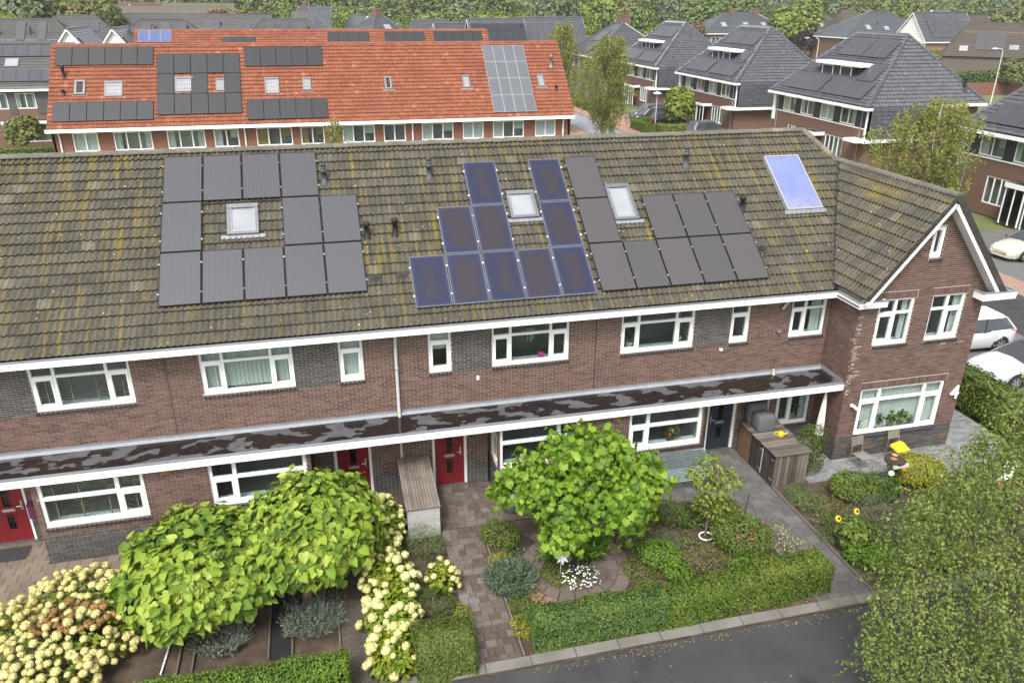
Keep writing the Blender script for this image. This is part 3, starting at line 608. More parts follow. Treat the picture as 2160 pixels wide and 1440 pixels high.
# house number, wall bits
fc = bpy.data.curves.new('house_number', 'FONT'); fc.body = '4'; fc.size = .62; fc.extrude = .02; fc.align_x = 'CENTER'; fc.offset = .012
tmp = bpy.data.objects.new('tmp', fc); COL.objects.link(tmp); bpy.context.view_layer.update()
me = bpy.data.meshes.new_from_object(tmp.evaluated_get(bpy.context.evaluated_depsgraph_get())); bpy.data.objects.remove(tmp); me.materials.clear(); me.materials.append(WHITE2)
n4 = link('house_number', me, near, mw=basis((1, 0, 0), (0, 0, 1), (0, -1, 0), np.array((23.2, -1.34, 1.72)) - OFF[near.name]))
cam_ = MB().box(19.49, 19.55, -1.345, -1.301, 1.86, 1.95).tube([(19.52, -1.34, 1.92), (19.52, -1.42, 1.93)], .02, 6).tube([(19.48, -1.42, 1.96), (19.62, -1.5, 1.84)], .045, 8)
obj('security_camera', cam_, WHITE2, near); obj('wall_lamp', MB().lathe([(.06, .0), (.075, .03), (.06, .1), (.02, .12)], (8.3, -.08, 2.25), 10).box(8.27, 8.33, -.07, -.001, 2.26, 2.33), WHITE2, near, True)
obj('alarm_box', MB().box(8.24, 8.31, -.05, -.001, 3.42, 3.53), WHITE2, near); obj('alarm_box', MB().box(15.62, 15.7, -.06, -.001, 3.55, 3.62), WHITE2, near)
obj('vent_brick', MB().box(.0, .2, -1.066, -1.048, 2.2, 2.32), mat('terracotta', [(.3, .1, .05), (.36, .13, .07)], .8), near); obj('vent_brick', MB().box(11.95, 12.15, -1.066, -1.048, 2.2, 2.32), bpy.data.materials['terracotta'], near)
obj('doorbell', MB().box(8.02, 8.07, -.03, -.001, 1.62, 1.74), BLACK, near); obj('doorbell', MB().box(-3.4, -3.34, -.03, -.001, 1.62, 1.74), BLACK, near)
for x in (.336, 11.70): obj('expansion_joint', MB().box(x - .012, x + .012, -.003, .002, 2.72, 5.12), mat('joint_sealant', [(.03, .025, .022), (.05, .04, .035)], .9), near)
# ================================================================== solar panels
def panel_mat(name, base, edge, lines, nl, rough=.25, blotch=None, spec=.5, cross=0, pw=.99, ph=1.65):
    """cells drawn in panel-local coordinates; lines = colour of fine rulings"""
    m, nt, b = newmat(name); tc = nd(nt, 'ShaderNodeTexCoord').outputs['Object']; sx = nd(nt, 'ShaderNodeSeparateXYZ', {0: tc}); p = wpos(nt)
    fx = math_(nt, 'FRACT', math_(nt, 'MULTIPLY', math_(nt, 'ADD', sx.outputs[0], 5.0), nl[0])); fy = math_(nt, 'FRACT', math_(nt, 'MULTIPLY', math_(nt, 'ADD', sx.outputs[1], 5.0), nl[1]))
    lx = math_(nt, 'LESS_THAN', fx, nl[2]); ly = math_(nt, 'LESS_THAN', fy, nl[3]); l = math_(nt, 'MAXIMUM', lx, ly)
    r = nd(nt, 'ShaderNodeObjectInfo').outputs['Random']; col = mixc(nt, math_(nt, 'MULTIPLY', r, .5), base, tuple(x * 1.35 for x in base))
    if blotch:
        ex = math_(nt, 'ABSOLUTE', sx.outputs[0]); ey = math_(nt, 'ABSOLUTE', sx.outputs[1]); n = math_(nt, 'ADD', noise(nt, p, 1.3, 2.0), math_(nt, 'MULTIPLY', math_(nt, 'SUBTRACT', r, .5), .35))
        k = rmp(nt, math_(nt, 'SUBTRACT', math_(nt, 'ADD', n, .16), math_(nt, 'MAXIMUM', rmp(nt, ex, .05, pw * .62), rmp(nt, ey, .45, ph * .56))), .12, .55); col = mixc(nt, k, col, blotch)
        k2 = rmp(nt, math_(nt, 'MAXIMUM', rmp(nt, ex, pw * .3, pw * .5), rmp(nt, ey, ph * .4, ph * .5)), .5, 1.0); col = mixc(nt, math_(nt, 'MULTIPLY', k2, .55), col, edge)
    col = mixc(nt, l, col, lines)
    nt.links.new(col, b.inputs['Base Color']); b.inputs['Roughness'].default_value = rough; b.inputs['Specular IOR Level'].default_value = spec; return m
PFR = mat('panel_frame_black', [(.012, .012, .013), (.02, .02, .021)], .6, spec=.2); PFS = mat('panel_frame_silver', [(.3, .31, .33), (.4, .41, .43)], .45, metal=.4)
P_RIB = panel_mat('cells_ribbed', (.038, .038, .044), (.1, .1, .1), (.075, .075, .083), (24, .6, .42, .0), .4, spec=.5)
P_BLU = panel_mat('cells_blue', (.014, .017, .042), (.07, .082, .15), (.024, .028, .058), (6.1, 36, .012, .12), .22, blotch=(.028, .021, .024), spec=.5)
P_GRY = panel_mat('cells_taupe', (.054, .05, .052), (.1, .1, .1), (.03, .028, .029), (5.9, 1.2, .03, .006), .4, spec=.5)
P_BLK = panel_mat('cells_black', (.018, .019, .022), (.1, .1, .1), (.026, .028, .031), (6.1, 5.9, .03, .03), .35, spec=.45)
P_LGY = panel_mat('cells_pale_grey', (.075, .082, .095), (.1, .1, .1), (.11, .117, .127), (24, 3.0, .3, .03), .4, spec=.5)
P_BRI = panel_mat('cells_bright_blue', (.03, .05, .17), (.1, .1, .1), (.4, .42, .5), (6.1, 6.1, .05, .05), .25)
P_PUR = panel_mat('cells_slate', (.05, .048, .056), (.1, .1, .1), (.025, .025, .03), (1.0, 1.0, .0, .0), .35, spec=.5)
PM = {}
def panel_mesh(key, w, h, cm, fm, t=.035, clips=False):
    if key in PM: return PM[key]
    a, b = w / 2, h / 2; e = .02
    fr = MB().box(-a, -a + e, -b, b, -t, .004).box(a - e, a, -b, b, -t, .004).box(-a + e, a - e, -b, -b + e, -t, .004).box(-a + e, a - e, b - e, b, -t, .004)
    f = fr.mesh('frame'); f.materials.append(fm); c = MB().box(-a + e, a - e, -b + e, b - e, -t + .01, .0, 0.0).mesh('cells'); c.materials.append(cm)
    k = None
    if clips: k = MB().box(a - .01, a + .03, -.02, .02, -.02, .012).mesh('clamp'); k.materials.append(PFS if clips == 1 else WHITE2)
    r = MB().box(-a, a, -.02, .02, -.085, -t).mesh('rail'); r.materials.append(PFS)
    PM[key] = (f, c, k, r, w, h); return PM[key]
def panel(key, f, u, v, w, label, group, parent=None, rail=True, rot=0):
    """u,v = lower left corner in roof frame f"""
    fm, cm, k, r, pw, ph = PM[key]; c = f.R(u + pw / 2, v + ph / 2, w)
    B = basis(f.U, f.V, f.Wn, c)
    if parent is None: o = thing('solar_module', label, 'solar panel', (0, 0, 0), group)
    else: o = bpy.data.objects.new('solar_panel', fm); COL.objects.link(o); o.parent = parent
    o.matrix_local = B if parent is None else basis(f.U, f.V, f.Wn, c - OFF[parent.name])
    OFF[o.name] = np.zeros(3)
    if parent is None: link('frame', fm, o)
    link('cells', cm, o)
    if parent is None and rail:
        for y in (-ph * .28, ph * .28): link('rail', r, o, (0, y, 0))
    if k:
        for y in (-ph * .28, ph * .28):
            link('clamp', k, o, (0, y, 0)); link('clamp', k, o, (-pw - .02, y, 0))
    return o
panel_mesh('rib', 1.015, 1.645, P_RIB, PFR, clips=1); panel_mesh('blu', .985, 1.645, P_BLU, mat('panel_frame_steel', [(.1, .105, .12), (.15, .155, .17)], .5), clips=2); panel_mesh('gry', 1.02, 1.65, P_GRY, PFR, clips=1)
LR = ['bottom', 'middle', 'top']
rowcells = {2: [0, 1, 2, 3], 1: [0, 3, 4], 0: [0, 1, 2, 3, 4]}
for r_, cs in rowcells.items():
    for q, c in enumerate(cs):
        panel('rib', RM, .30 + .012 * r_ + 1.038 * c, .645 + 1.672 * r_, .0, 'black ribbed solar panel, %s from left in %s row round the left skylight' % (ordw(q), LR[r_]), 'black ribbed panels on near roof')
for r_, cs in {2: [2, 4], 1: [1, 2, 4], 0: [0, 1, 2, 3, 4]}.items():
    for q, c in enumerate(cs):
        panel('blu', RM, 6.675 + 1.0125 * c, .0 + 1.672 * r_, .0, 'blue solar panel with silver frame, %s from left in %s row of its array' % (ordw(q), LR[r_]), 'blue panels on near roof')
for r_, cs in {2: [0], 1: [0, 2, 3, 4], 0: [0, 1, 2, 3, 4]}.items():
    for q, c in enumerate(cs):
        panel('gry', RM, 11.88 + 1.042 * c, .045 + 1.672 * r_, .0, 'matt taupe solar panel, %s from left in %s row beside the blue panels' % (ordw(q), LR[r_]), 'taupe panels on near roof')
tc_ = thing('solar_water_collector', 'pale blue glazed solar water collector near the roof valley', 'solar collector', RM.R(19.23, 2.46, 0))
obj('casing', MB().rbox(RM, 18.61, 18.66, 2.46, 4.7, -.1, .05).rbox(RM, 19.81, 19.86, 2.46, 4.7, -.1, .05).rbox(RM, 18.66, 19.81, 2.46, 2.52, -.1, .05).rbox(RM, 18.66, 19.81, 4.65, 4.7, -.1, .05), PFS, tc_)
m, nt, b = newmat('collector_glass_sky_tint'); p = wpos(nt); b.inputs['Roughness'].default_value = .2; b.inputs['Specular IOR Level'].default_value = .7
sz = nd(nt, 'ShaderNodeSeparateXYZ', {0: p}); nt.links.new(mixc(nt, math_(nt, 'MULTIPLY', rmp(nt, noise(nt, p, 5.0, 4.0), .4, .75), rmp(nt, sz.outputs[2], 7.6, 7.05)), ramp(nt, noise(nt, p, .9), [(.2, (.12, .15, .31)), (.8, (.165, .195, .36))]), (.3, .27, .2)), b.inputs['Base Color'])  # lavender blue sky reflection is painted into the glass colour
obj('glazing', MB().rbox(RM, 18.66, 19.81, 2.52, 4.65, -.06, .035), m, tc_)
a = MB(); n = 30; us = np.linspace(18.5, 19.97, n); a.add([RM.R(u, 2.455, .02) for u in us] + [RM.R(u, 2.34, -.03 + .014 * math.sin(i * 1.9)) for i, u in enumerate(us)], [[i, i + 1, n + i + 1, n + i] for i in range(n - 1)])
obj('flashing', a, LEAD, tc_)
# ================================================================== ground
GRASS = mat('lawn', [(.05, .075, .02), (.085, .11, .03), (.14, .14, .06)], .9, ns=.35, bs=.4, bscale=12)
ASPH = mat('asphalt', [(.032, .032, .033), (.043, .043, .044), (.054, .053, .052)], .8, ns=.7, rw=.1, nw=.9, bs=.5, bscale=130, dirt=((.02, .019, .018), .55, .56, .72))
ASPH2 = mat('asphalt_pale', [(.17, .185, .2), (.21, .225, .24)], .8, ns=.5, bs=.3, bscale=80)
SOIL = mat('soil', [(.032, .022, .015), (.06, .042, .03), (.1, .075, .05)], .95, ns=2.2, rw=.1, nw=.9, bs=.9, bscale=22, dirt=((.15, .1, .05), 14.0, .62, .75))
KERB = mat('kerb_concrete', [(.09, .084, .072), (.14, .132, .118), (.19, .18, .165)], .85, ns=1.5, rw=.4, nw=.6, bs=.3, dirt=((.16, .15, .11), 1.1, .55, .75))
struct('ground', MB().poly([(-700, -200, -.16), (900, -200, -.16), (900, 900, -.16), (-700, 900, -.16)]), GRASS)
struct('street', MB().poly([(-30, -16, 0), (60, -16, 0), (60, -7.08, 0), (-30, -7.08, 0)]).poly([(33.35, -7.07, 0), (37.2, -7.07, 0), (37.2, 120, 0), (33.35, 120, 0)]), ASPH)
struct('garden_soil', MB().poly([(-9, -6.83, .01), (24, -6.83, .01), (24, 0, .01), (-9, 0, .01)]), SOIL)
struct('parking_lot', MB().poly([(25.9, -6.8, -.02), (33.34, -6.8, -.02), (33.34, 30, -.02), (25.9, 30, -.02)]).poly([(39.1, 8, -.03), (47.5, 8, -.03), (47.5, 20, -.03), (39.1, 20, -.03)]), mat('parking_paving', [(.1, .1, .1), (.14, .14, .14)], .85, ns=2, bs=.3, dirt=((.2, .13, .07), .7, .6, .75)))
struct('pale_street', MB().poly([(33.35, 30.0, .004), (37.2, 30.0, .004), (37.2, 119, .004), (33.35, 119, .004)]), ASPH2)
BRKP = mat('brick_paving', [(.24, .14, .11), (.3, .19, .15)], .85, ns=3, rw=.3, nw=.7, bs=.3, dirt=((.34, .2, .1), 1.2, .58, .72))
struct('pavement', MB().poly([(37.35, 6, .02), (39.1, 6, .02), (39.1, 119, .02), (37.35, 119, .02)]).poly([(29.5, 45, .02), (33.2, 45, .02), (33.2, 119, .02), (29.5, 119, .02)]).poly([(39.1, 62.5, .0), (47.5, 62.5, .0), (47.5, 77, .0), (39.1, 77, .0)]), BRKP)
kb_ = MB(); 
for y in np.arange(6, 118, 1.0): kb_.box(37.2, 37.34, y, y + .985, 0, .05); kb_.box(33.21, 33.34, y + 39, y + 39.985, 0, .05)
ko = obj('kerb_line', kb_, KERB); ko['kind'] = 'structure'
kerb = struct('kerb', MB().box(-9, 26, -7.09, -6.82, -.1, .045), SOIL)
x = -9.0
while x < 25.5:
    L = 1.0; me = MB().add([(0, 0, 0), (L - .012, 0, 0), (L - .012, .265, 0), (0, .265, 0), (.004, .03, .075), (L - .016, .03, .075), (L - .016, .26, .085), (.004, .26, .085)], QB).mesh('kerb_stone') if x == -9.0 else me
    if x == -9.0: me.materials.append(KERB)
    o = link('kerb_stone', me, kerb, (x, -7.085, 0)); o.rotation_euler = ((RNG.random() - .5) * .03, 0, (RNG.random() - .5) * .012); x += L
# ---- pavers
def paver_mesh(w, l, mt, h=.05, cache={}):
    k = (round(w, 3), round(l, 3), mt.name)
    if k not in cache:
        e = .006; mb = MB().add([(0, 0, -h), (w, 0, -h), (w, l, -h), (0, l, -h), (0, 0, -e), (w, 0, -e), (w, l, -e), (0, l, -e), (e, e, 0), (w - e, e, 0), (w - e, l - e, 0), (e, l - e, 0)],
            [[8, 9, 10, 11], [4, 5, 9, 8], [5, 6, 10, 9], [6, 7, 11, 10], [7, 4, 8, 11], [0, 1, 5, 4], [1, 2, 6, 5], [2, 3, 7, 6], [3, 0, 4, 7]], 0.0)
        me = mb.mesh('paver'); me.materials.append(mt); cache[k] = me
    return cache[k]
def pave(parent, rects, mt, course, widths, z, gap=.008, maxn=300, bond=None, stuff=None, jz=.006):
    L = []
    for (x0, x1, y0, y1) in rects:
        y = y1; i = 0
        while y - y0 > .04:
            c = min(random.choice(course), y - y0); xx = x0; 
            if bond: first = (i % 2) * bond
            while x1 - xx > .03:
                w = random.choice(widths)
                if bond and xx == x0 and first: w = first
                w = min(w, x1 - xx)
                if x1 - xx - w < .05: w = x1 - xx
                L.append((xx, y - c, w - gap, c - gap)); xx += w
            y -= c; i += 1
    d = [math.hypot(a - CAMP[0], b - CAMP[1]) for a, b, _, _ in L]; o = np.argsort(d); st = MB()
    for k, i in enumerate(o):
        a, b, w, l = L[i]; zz = z + (random.random() - .5) * jz
        if k < maxn: q = link('paver', paver_mesh(w, l, mt), parent, (a, b, zz)); q.rotation_euler = ((random.random() - .5) * .012, (random.random() - .5) * .012, 0)
        else: st.blocks([(a + w / 2, b + l / 2, zz - .03)], [(w / 2, l / 2, .03)])
    if st.n: q = obj('paver_field', st, mt, parent); q['kind'] = 'stuff'
PAVR = mat('paver_rustic', [(.062, .045, .036), (.09, .066, .055), (.118, .095, .082), (.17, .155, .146)], .85, ns=.8, rw=.75, nw=.25, bs=.5, bscale=30, dirt=((.11, .075, .055), 4.0, .5, .75))
PAVG = mat('paver_charcoal', [(.075, .07, .069), (.1, .094, .09), (.135, .125, .12)], .85, ns=1.0, rw=.7, nw=.3, bs=.4, bscale=50)
PAVB = mat('paver_bluegrey', [(.12, .122, .128), (.185, .187, .19), (.25, .248, .245)], .85, ns=1.0, rw=.75, nw=.25, bs=.3, bscale=50)
PAVT = mat('paver_tan', [(.115, .088, .066), (.15, .118, .09), (.185, .15, .118)], .85, ns=1.0, rw=.6, nw=.4, bs=.4, bscale=40, dirt=((.38, .33, .27), 13.0, .66, .7))
JOINT = mat('joint_sand', [(.03, .026, .022), (.05, .042, .034)], .95, bs=.4)
def bed(name, rects, z=.02):
    mb = MB()
    for k, (a, b, c, d) in enumerate(rects): mb.poly([(a, c, z + .002 * k), (b, c, z + .002 * k), (b, d, z + .002 * k), (a, d, z + .002 * k)])
    return struct(name, mb, JOINT)
R_ = [(6.93, 8.58, -1.08, -.02), (6.83, 9.75, -2.05, -1.08), (6.83, 7.85, -6.8, -2.05)]; pave(bed('brown_path', R_), R_, PAVR, (.16, .21, .21, .26), (.16, .21, .26, .31), .05)
R_ = [(15.15, 16.54, -6.8, -.02), (11.6, 15.15, -2.25, -1.08)]; pave(bed('charcoal_path', R_), R_, PAVG, (.3,), (.3,), .045, bond=.15)
R_ = [(17.78, 19.15, -2.3, -.02), (19.15, 23.42, -2.75, -1.33), (23.42, 25.4, -2.75, 4.0)]; pave(bed('patio', R_), R_, PAVB, (.105,), (.21,), .045, bond=.105)
R_ = [(-7, .7, -2.35, -1.08), (-7, -1.6, -4.6, -2.35), (-7, -2.97, -1.08, -.02)]; pave(bed('tan_paving', R_), R_, PAVT, (.3,), (.3,), .045, bond=.15)
pave(bed('dark_side_path', [(4.05, 4.75, -6.8, -1.1)]), [(4.05, 4.75, -6.8, -1.1)], mat('paver_dirty', [(.06, .05, .042), (.09, .075, .06)], .9, bs=.4), (.105,), (.21,), .035, bond=.105)
# ring of wedge slabs round the plane tree
ring = struct('ring_paving', MB().lathe([(1.58, .012), (.0, .016)], (9.72, -4.2, 0), 40), JOINT); CX, CY = 9.72, -4.2
RING = mat('ring_slab', [(.095, .073, .062), (.125, .096, .082), (.15, .115, .098)], .85, ns=1.5, rw=.6, nw=.4, bs=.4); RINGR = mat('ring_slab_red', [(.2, .115, .085), (.26, .15, .11)], .85, rw=.6, bs=.4)
for r0, r1, n, ph, skip, mt in ((.62, .9, 14, .1, (), RING), (.91, 1.22, 18, .0, (), RING), (1.235, 1.55, 20, .15, range(6, 10), RINGR)):
    for i in range(n):
        if i in skip: continue
        a0 = ph + i * 2 * math.pi / n + .012 / r0; a1 = ph + (i + 1) * 2 * math.pi / n - .012 / r0; t = np.linspace(a0, a1, 5)
        pts = [(CX + r0 * math.cos(x), CY + r0 * math.sin(x), .045) for x in t] + [(CX + r1 * math.cos(x), CY + r1 * math.sin(x), .045) for x in t[::-1]]
        mm = mt if mt is RING or RNG.random() < .5 else RING; obj('ring_slab', MB().prism(pts, (0, 0, -.035)), mm, ring)
struct('mulch_strip', MB().box(2.52, 2.98, -5.6, -2.2, .0, .03), mat('black_mulch', [(.008, .008, .009), (.02, .02, .022)], .9, ns=30, nw=.8, rw=.2, bs=.9, bscale=40))
struct('gravel_patch', MB().poly([(-3.6, -3.6, .06), (-2.0, -2.9, .06), (-1.3, -2.5, .06), (-1.5, -3.8, .06), (-3.3, -5.0, .06)]), mat('white_gravel', [(.12, .12, .12), (.45, .45, .45)], .9, ns=40, nw=1, rw=0, bs=.6, bscale=40))
EDGE2 = mat('edging_concrete', [(.13, .11, .095), (.2, .17, .15)], .9, bs=.3)
EDGE = mat('edging_board', [(.09, .07, .05), (.14, .11, .08)], .9, bs=.3)
for k, (x0, x1, y0, y1) in enumerate(((.62, .66, -5.6, -2.4), (.92, .96, -5.6, -2.4), (2.48, 2.52, -5.6, -2.2), (2.98, 3.02, -5.6, -2.2), (4.0, 4.04, -6.7, -1.5), (16.56, 16.59, -6.8, -2.3), (15.1, 15.13, -6.8, -2.3), (11.6, 15.1, -2.31, -2.27), (7.87, 7.9, -6.8, -3.0))):
    tag(obj('edging_strip', MB().box(x0, x1, y0, y1, .0, .09), EDGE if k < 5 else EDGE2, None), ['weathered board edging the left bed beside the white rod', 'weathered board edging left of the first lavender', 'weathered board along the left of the black mulch', 'weathered board along the right of the black mulch', 'dark board edging the narrow path by the hydrangeas', 'thin concrete strip edging right of the charcoal path', 'thin concrete strip edging left of the charcoal path', 'pale strip edging the paving below the teal bench', 'thin strip edging the brown path on its right'][k], 'edging')
tag(obj('white_rod', MB().tube([(.32, -5.5, .06), (.5, -3.2, .08)], .022, 6), WHITE2), 'thin white rod lying beside the left garden bed', 'rod')
# ================================================================== vegetation
def tpl_from(halfpts, fold=.12, bend=-.12):
    """leaf from right-half outline [(x,y)...] base(0,0) .. tip(0,1): two folded halves"""
    R = [(0, 0)] + list(halfpts) + [(0, 1)]; V = []; 
    for x, y in R: V.append((x, y, fold * abs(x) + bend * y * y))
    n = len(R); L = [(-x, y) for x, y in R[1:-1]]
    for x, y in L: V.append((x, y, fold * abs(x) + bend * y * y))
    return np.array(V, float), [list(range(n)), [0, n - 1] + list(range(n + len(L) - 1, n - 1, -1))]
HEART = tpl_from([(.22, -.12), (.42, -.04), (.5, .2), (.42, .5), (.2, .8)], .22, -.22)
MAPLE = tpl_from([(.18, -.1), (.5, -.06), (.42, .16), (.66, .42), (.4, .48), (.3, .78), (.12, .72)], .18, -.2)
OVAL = tpl_from([(.26, .3), (.24, .65)], .2, -.15)
RHOMB = (np.array([(0, 0, 0), (.32, .45, .05), (0, 1, -.06), (-.32, .45, .05)], float), [[0, 1, 2, 3]])
NEEDLE = (np.array([(-.09, 0, 0), (.09, 0, 0), (0, 1, -.05)], float), [[0, 1, 2]])
BLADE = (np.array([(-.04, 0, 0), (.04, 0, 0), (.03, .6, .02), (-.03, .6, .02), (0, 1, -.1)], float), [[0, 1, 2, 3], [3, 2, 4]])
def unit(n):
    v = RNG.normal(size=(n, 3)); return v / np.linalg.norm(v, axis=1)[:, None]
def place_leaves(mb, P, N, T, size, tpl, r=None, m=0):
    n = len(P)
    if n == 0: return
    N = N / (np.linalg.norm(N, axis=1)[:, None] + 1e-9); T = T - (T * N).sum(1)[:, None] * N; T /= (np.linalg.norm(T, axis=1)[:, None] + 1e-9); X = np.cross(T, N)
    V0, F0_ = tpl; s = np.broadcast_to(size, (n,))[:, None, None]
    V = P[:, None, :] + s * (V0[None, :, :1] * X[:, None] + V0[None, :, 1:2] * T[:, None] + V0[None, :, 2:] * N[:, None])
    k = len(V0); r = RNG.random(n) if r is None else np.broadcast_to(r, (n,)); b = mb.n; mb.V.append(V.reshape(-1, 3)); mb.n += n * k
    for f in F0_:
        f = np.array(f); FF = (f[None] + k * np.arange(n)[:, None] + b); mb.F.append(FF.ravel()); mb.S.append(np.full(n, len(f))); mb.R.append(r); mb.M.append(np.full(n, m))
def lobe_pts(lobes, n, shell=(.72, 1.0), zmin=-.55, wob=.12):
    """points and outward normals spread through the outer shell of a union of ellipsoids"""
    A = np.array([r[0] * r[1] + r[1] * r[2] + r[0] * r[2] for c, r in lobes]); k = RNG.choice(len(lobes), size=int(n * 1.6), p=A / A.sum())
    C = np.array([c for c, r in lobes], float); R = np.array([r for c, r in lobes], float); D = unit(len(k)); ok = D[:, 2] > zmin
    D, k = D[ok], k[ok]; t = shell[0] + (shell[1] - shell[0]) * RNG.random(len(k)) ** .6
    t *= 1 + wob * np.sin(D[:, 0] * 7 + k * 2) * np.cos(D[:, 1] * 6 - k) * .9 + (RNG.random(len(k)) - .5) * wob
    P = C[k] + D * R[k] * t[:, None]; N = D / R[k]; N /= np.linalg.norm(N, axis=1)[:, None]
    inside = np.zeros(len(P), bool)
    for i in range(len(lobes)): inside |= (k != i) & ((((P - C[i]) / R[i]) ** 2).sum(1) < .62)
    P, N = P[~inside][:n], N[~inside][:n]; return P, N
def scatter(mb, lobes, n, size, tpl, up=.35, jit=.5, droop=.6, **kw):
    P, N = lobe_pts(lobes, n, **kw); m = len(P)
    NN = N * (1 - up) + np.array([0, 0, up]) + unit(m) * jit
    T = N * .6 + unit(m) * .6 + np.array([0, 0, -droop]); s = size * (.65 + .7 * RNG.random(m)); place_leaves(mb, P, NN, T, s, tpl); return P
BARK = mat('bark_brown', [(.1, .075, .055), (.16, .125, .095)], .9, ns=9, bs=.6, bscale=20); BARKP = mat('bark_pale', [(.3, .28, .22), (.5, .48, .4)], .9, ns=7, nw=.9, rw=.1, bs=.3)
TWIG = mat('twig', [(.1, .075, .045), (.2, .15, .09)], .9)
def limbs(base, lobes, r0=.06, k=8, fork=.55, bend=.15, nb=3):
    mb = MB(); b = np.array(base, float)
    for c, r in lobes:
        c = np.array(c, float); f = b + (c - b) * np.array([.15, .15, fork]); mid = (f + c) / 2 + unit(1)[0] * bend * .5
        mb.tube([f, mid, c], [r0 * .6, r0 * .45, r0 * .2], 6)
        for _ in range(nb): e = c + unit(1)[0] * np.array(r) * .75; mb.tube([mid, (mid + e) / 2 + unit(1)[0] * .05, e], [r0 * .3, r0 * .2, r0 * .06], 5)
    return mb
def plant(name, label, cat, base, lobes, n, size, tpl, lm, trunk=None, tm=None, group=None, parts=0, part='leaf', up=.35, jit=.5, droop=.6, core=None, stem=True, extra=None, **kw):
    """lobes in coordinates relative to base"""
    base = np.array(base, float); t = thing(name, label, cat, base, group); L = [(base + np.array(c), r) for c, r in lobes]; mb = MB()
    P, N = lobe_pts(L, n, **kw); m = len(P); NN = N * (1 - up) + np.array([0, 0, up]) + unit(m) * jit; T = N * .6 + unit(m) * .6 + np.array([0, 0, -droop]); s = size * (.65 + .7 * RNG.random(m))
    keep = np.ones(m, bool)
    if parts:
        d = np.linalg.norm(P - CAMP, axis=1) - 1.2 * (((CAMP - P) / np.linalg.norm(CAMP - P, axis=1)[:, None]) * N).sum(1); sel = np.argsort(d)[:parts]; keep[sel] = False
        x = MB(); x.add(tpl[0], [tpl[1][0]], 0.0); x.add(tpl[0], [tpl[1][1]], 0.0); me = x.mesh(part); me.materials.append(lm)
        for i in sel:
            w = nrm(NN[i]); tt = nrm(T[i] - np.dot(T[i], w) * w); X = np.cross(tt, w); M = basis(X * s[i], tt * s[i], w * s[i], P[i] - base); link(part, me, t, mw=M)
    place_leaves(mb, P[keep], NN[keep], T[keep], s[keep], tpl)
    if extra: extra(mb, base)
    lms = lm if isinstance(lm, (list, tuple)) else [lm]
    f = obj('foliage', mb, lms, t); f['kind'] = 'stuff'
    if trunk: obj('trunk', trunk, tm or BARK, t, True)
    elif stem: 
        st = MB()
        for c, r in L:
            for _ in range(5): e = np.array(c) + unit(1)[0] * np.array(r) * .7; st.tube([base + np.array([(RNG.random() - .5) * .1, (RNG.random() - .5) * .1, .0]), (base + e) / 2 + unit(1)[0] * .04, e], [.014, .01, .004], 5)
        obj('stem', st, TWIG, t)
    return t
def jagged(mb, base, trunk_top, r0=.07, r1=.05):
    b = np.array(base, float); e = np.array(trunk_top, float); mb.tube([b - (0, 0, .05), b + (e - b) * .3 + unit(1)[0] * .02, b + (e - b) * .7 + unit(1)[0] * .02, e], [r0 * 1.25, r0, (r0 + r1) / 2, r1], 10); return mb
L_CAT = leafmat('leaf_catalpa', [(.032, .07, .012), (.09, .16, .018), (.19, .28, .028), (.3, .385, .05), (.4, .45, .13)], .3, .65, ns=1.1, nw=.4, rw=.6)
L_PLA = leafmat('leaf_plane', [(.055, .115, .014), (.115, .215, .018), (.19, .31, .024), (.3, .4, .05)], .32, .5)
L_HED = leafmat('leaf_hedge', [(.026, .058, .015), (.058, .108, .024), (.098, .156, .033), (.16, .205, .048)], .25, .55, ns=1.3, nw=.5, rw=.6)
L_HYD = leafmat('leaf_hydrangea', [(.06, .10, .010), (.12, .18, .012), (.2, .25, .016), (.3, .3, .025)], .3)
L_DRK = leafmat('leaf_dark', [(.03, .065, .012), (.062, .11, .018), (.11, .165, .028)], .25)
L_MID = leafmat('leaf_mid', [(.055, .095, .017), (.105, .16, .024), (.17, .225, .036)], .3)
L_BRT = leafmat('leaf_bright', [(.05, .12, .01), (.10, .2, .015), (.16, .27, .022)], .3)
L_YEL = leafmat('leaf_yellow', [(.14, .17, .012), (.26, .27, .014), (.38, .35, .02)], .3)
L_GRY = leafmat('leaf_greygreen', [(.06, .075, .05), (.11, .13, .09), (.18, .2, .15)], .2, .7)
L_LAV = leafmat('leaf_lavender', [(.06, .08, .055), (.12, .15, .11), (.18, .21, .16), (.21, .2, .21)], .2, .7)
L_DRY = leafmat('leaf_dry', [(.1, .07, .03), (.17, .13, .05), (.14, .16, .05)], .25)
L_BIR = leafmat('leaf_birch', [(.045, .07, .015), (.085, .12, .022), (.13, .16, .03), (.2, .2, .045)], .35, ns=.7, nw=.45, rw=.55)
L_BIR2 = leafmat('leaf_birch_near', [(.048, .08, .018), (.11, .16, .032), (.19, .245, .055), (.32, .355, .11)], .35, ns=.9, nw=.4, rw=.6)
def stalk(pts, r0): return MB().tube(pts, np.linspace(r0, r0 * .6, len(pts)), 8)
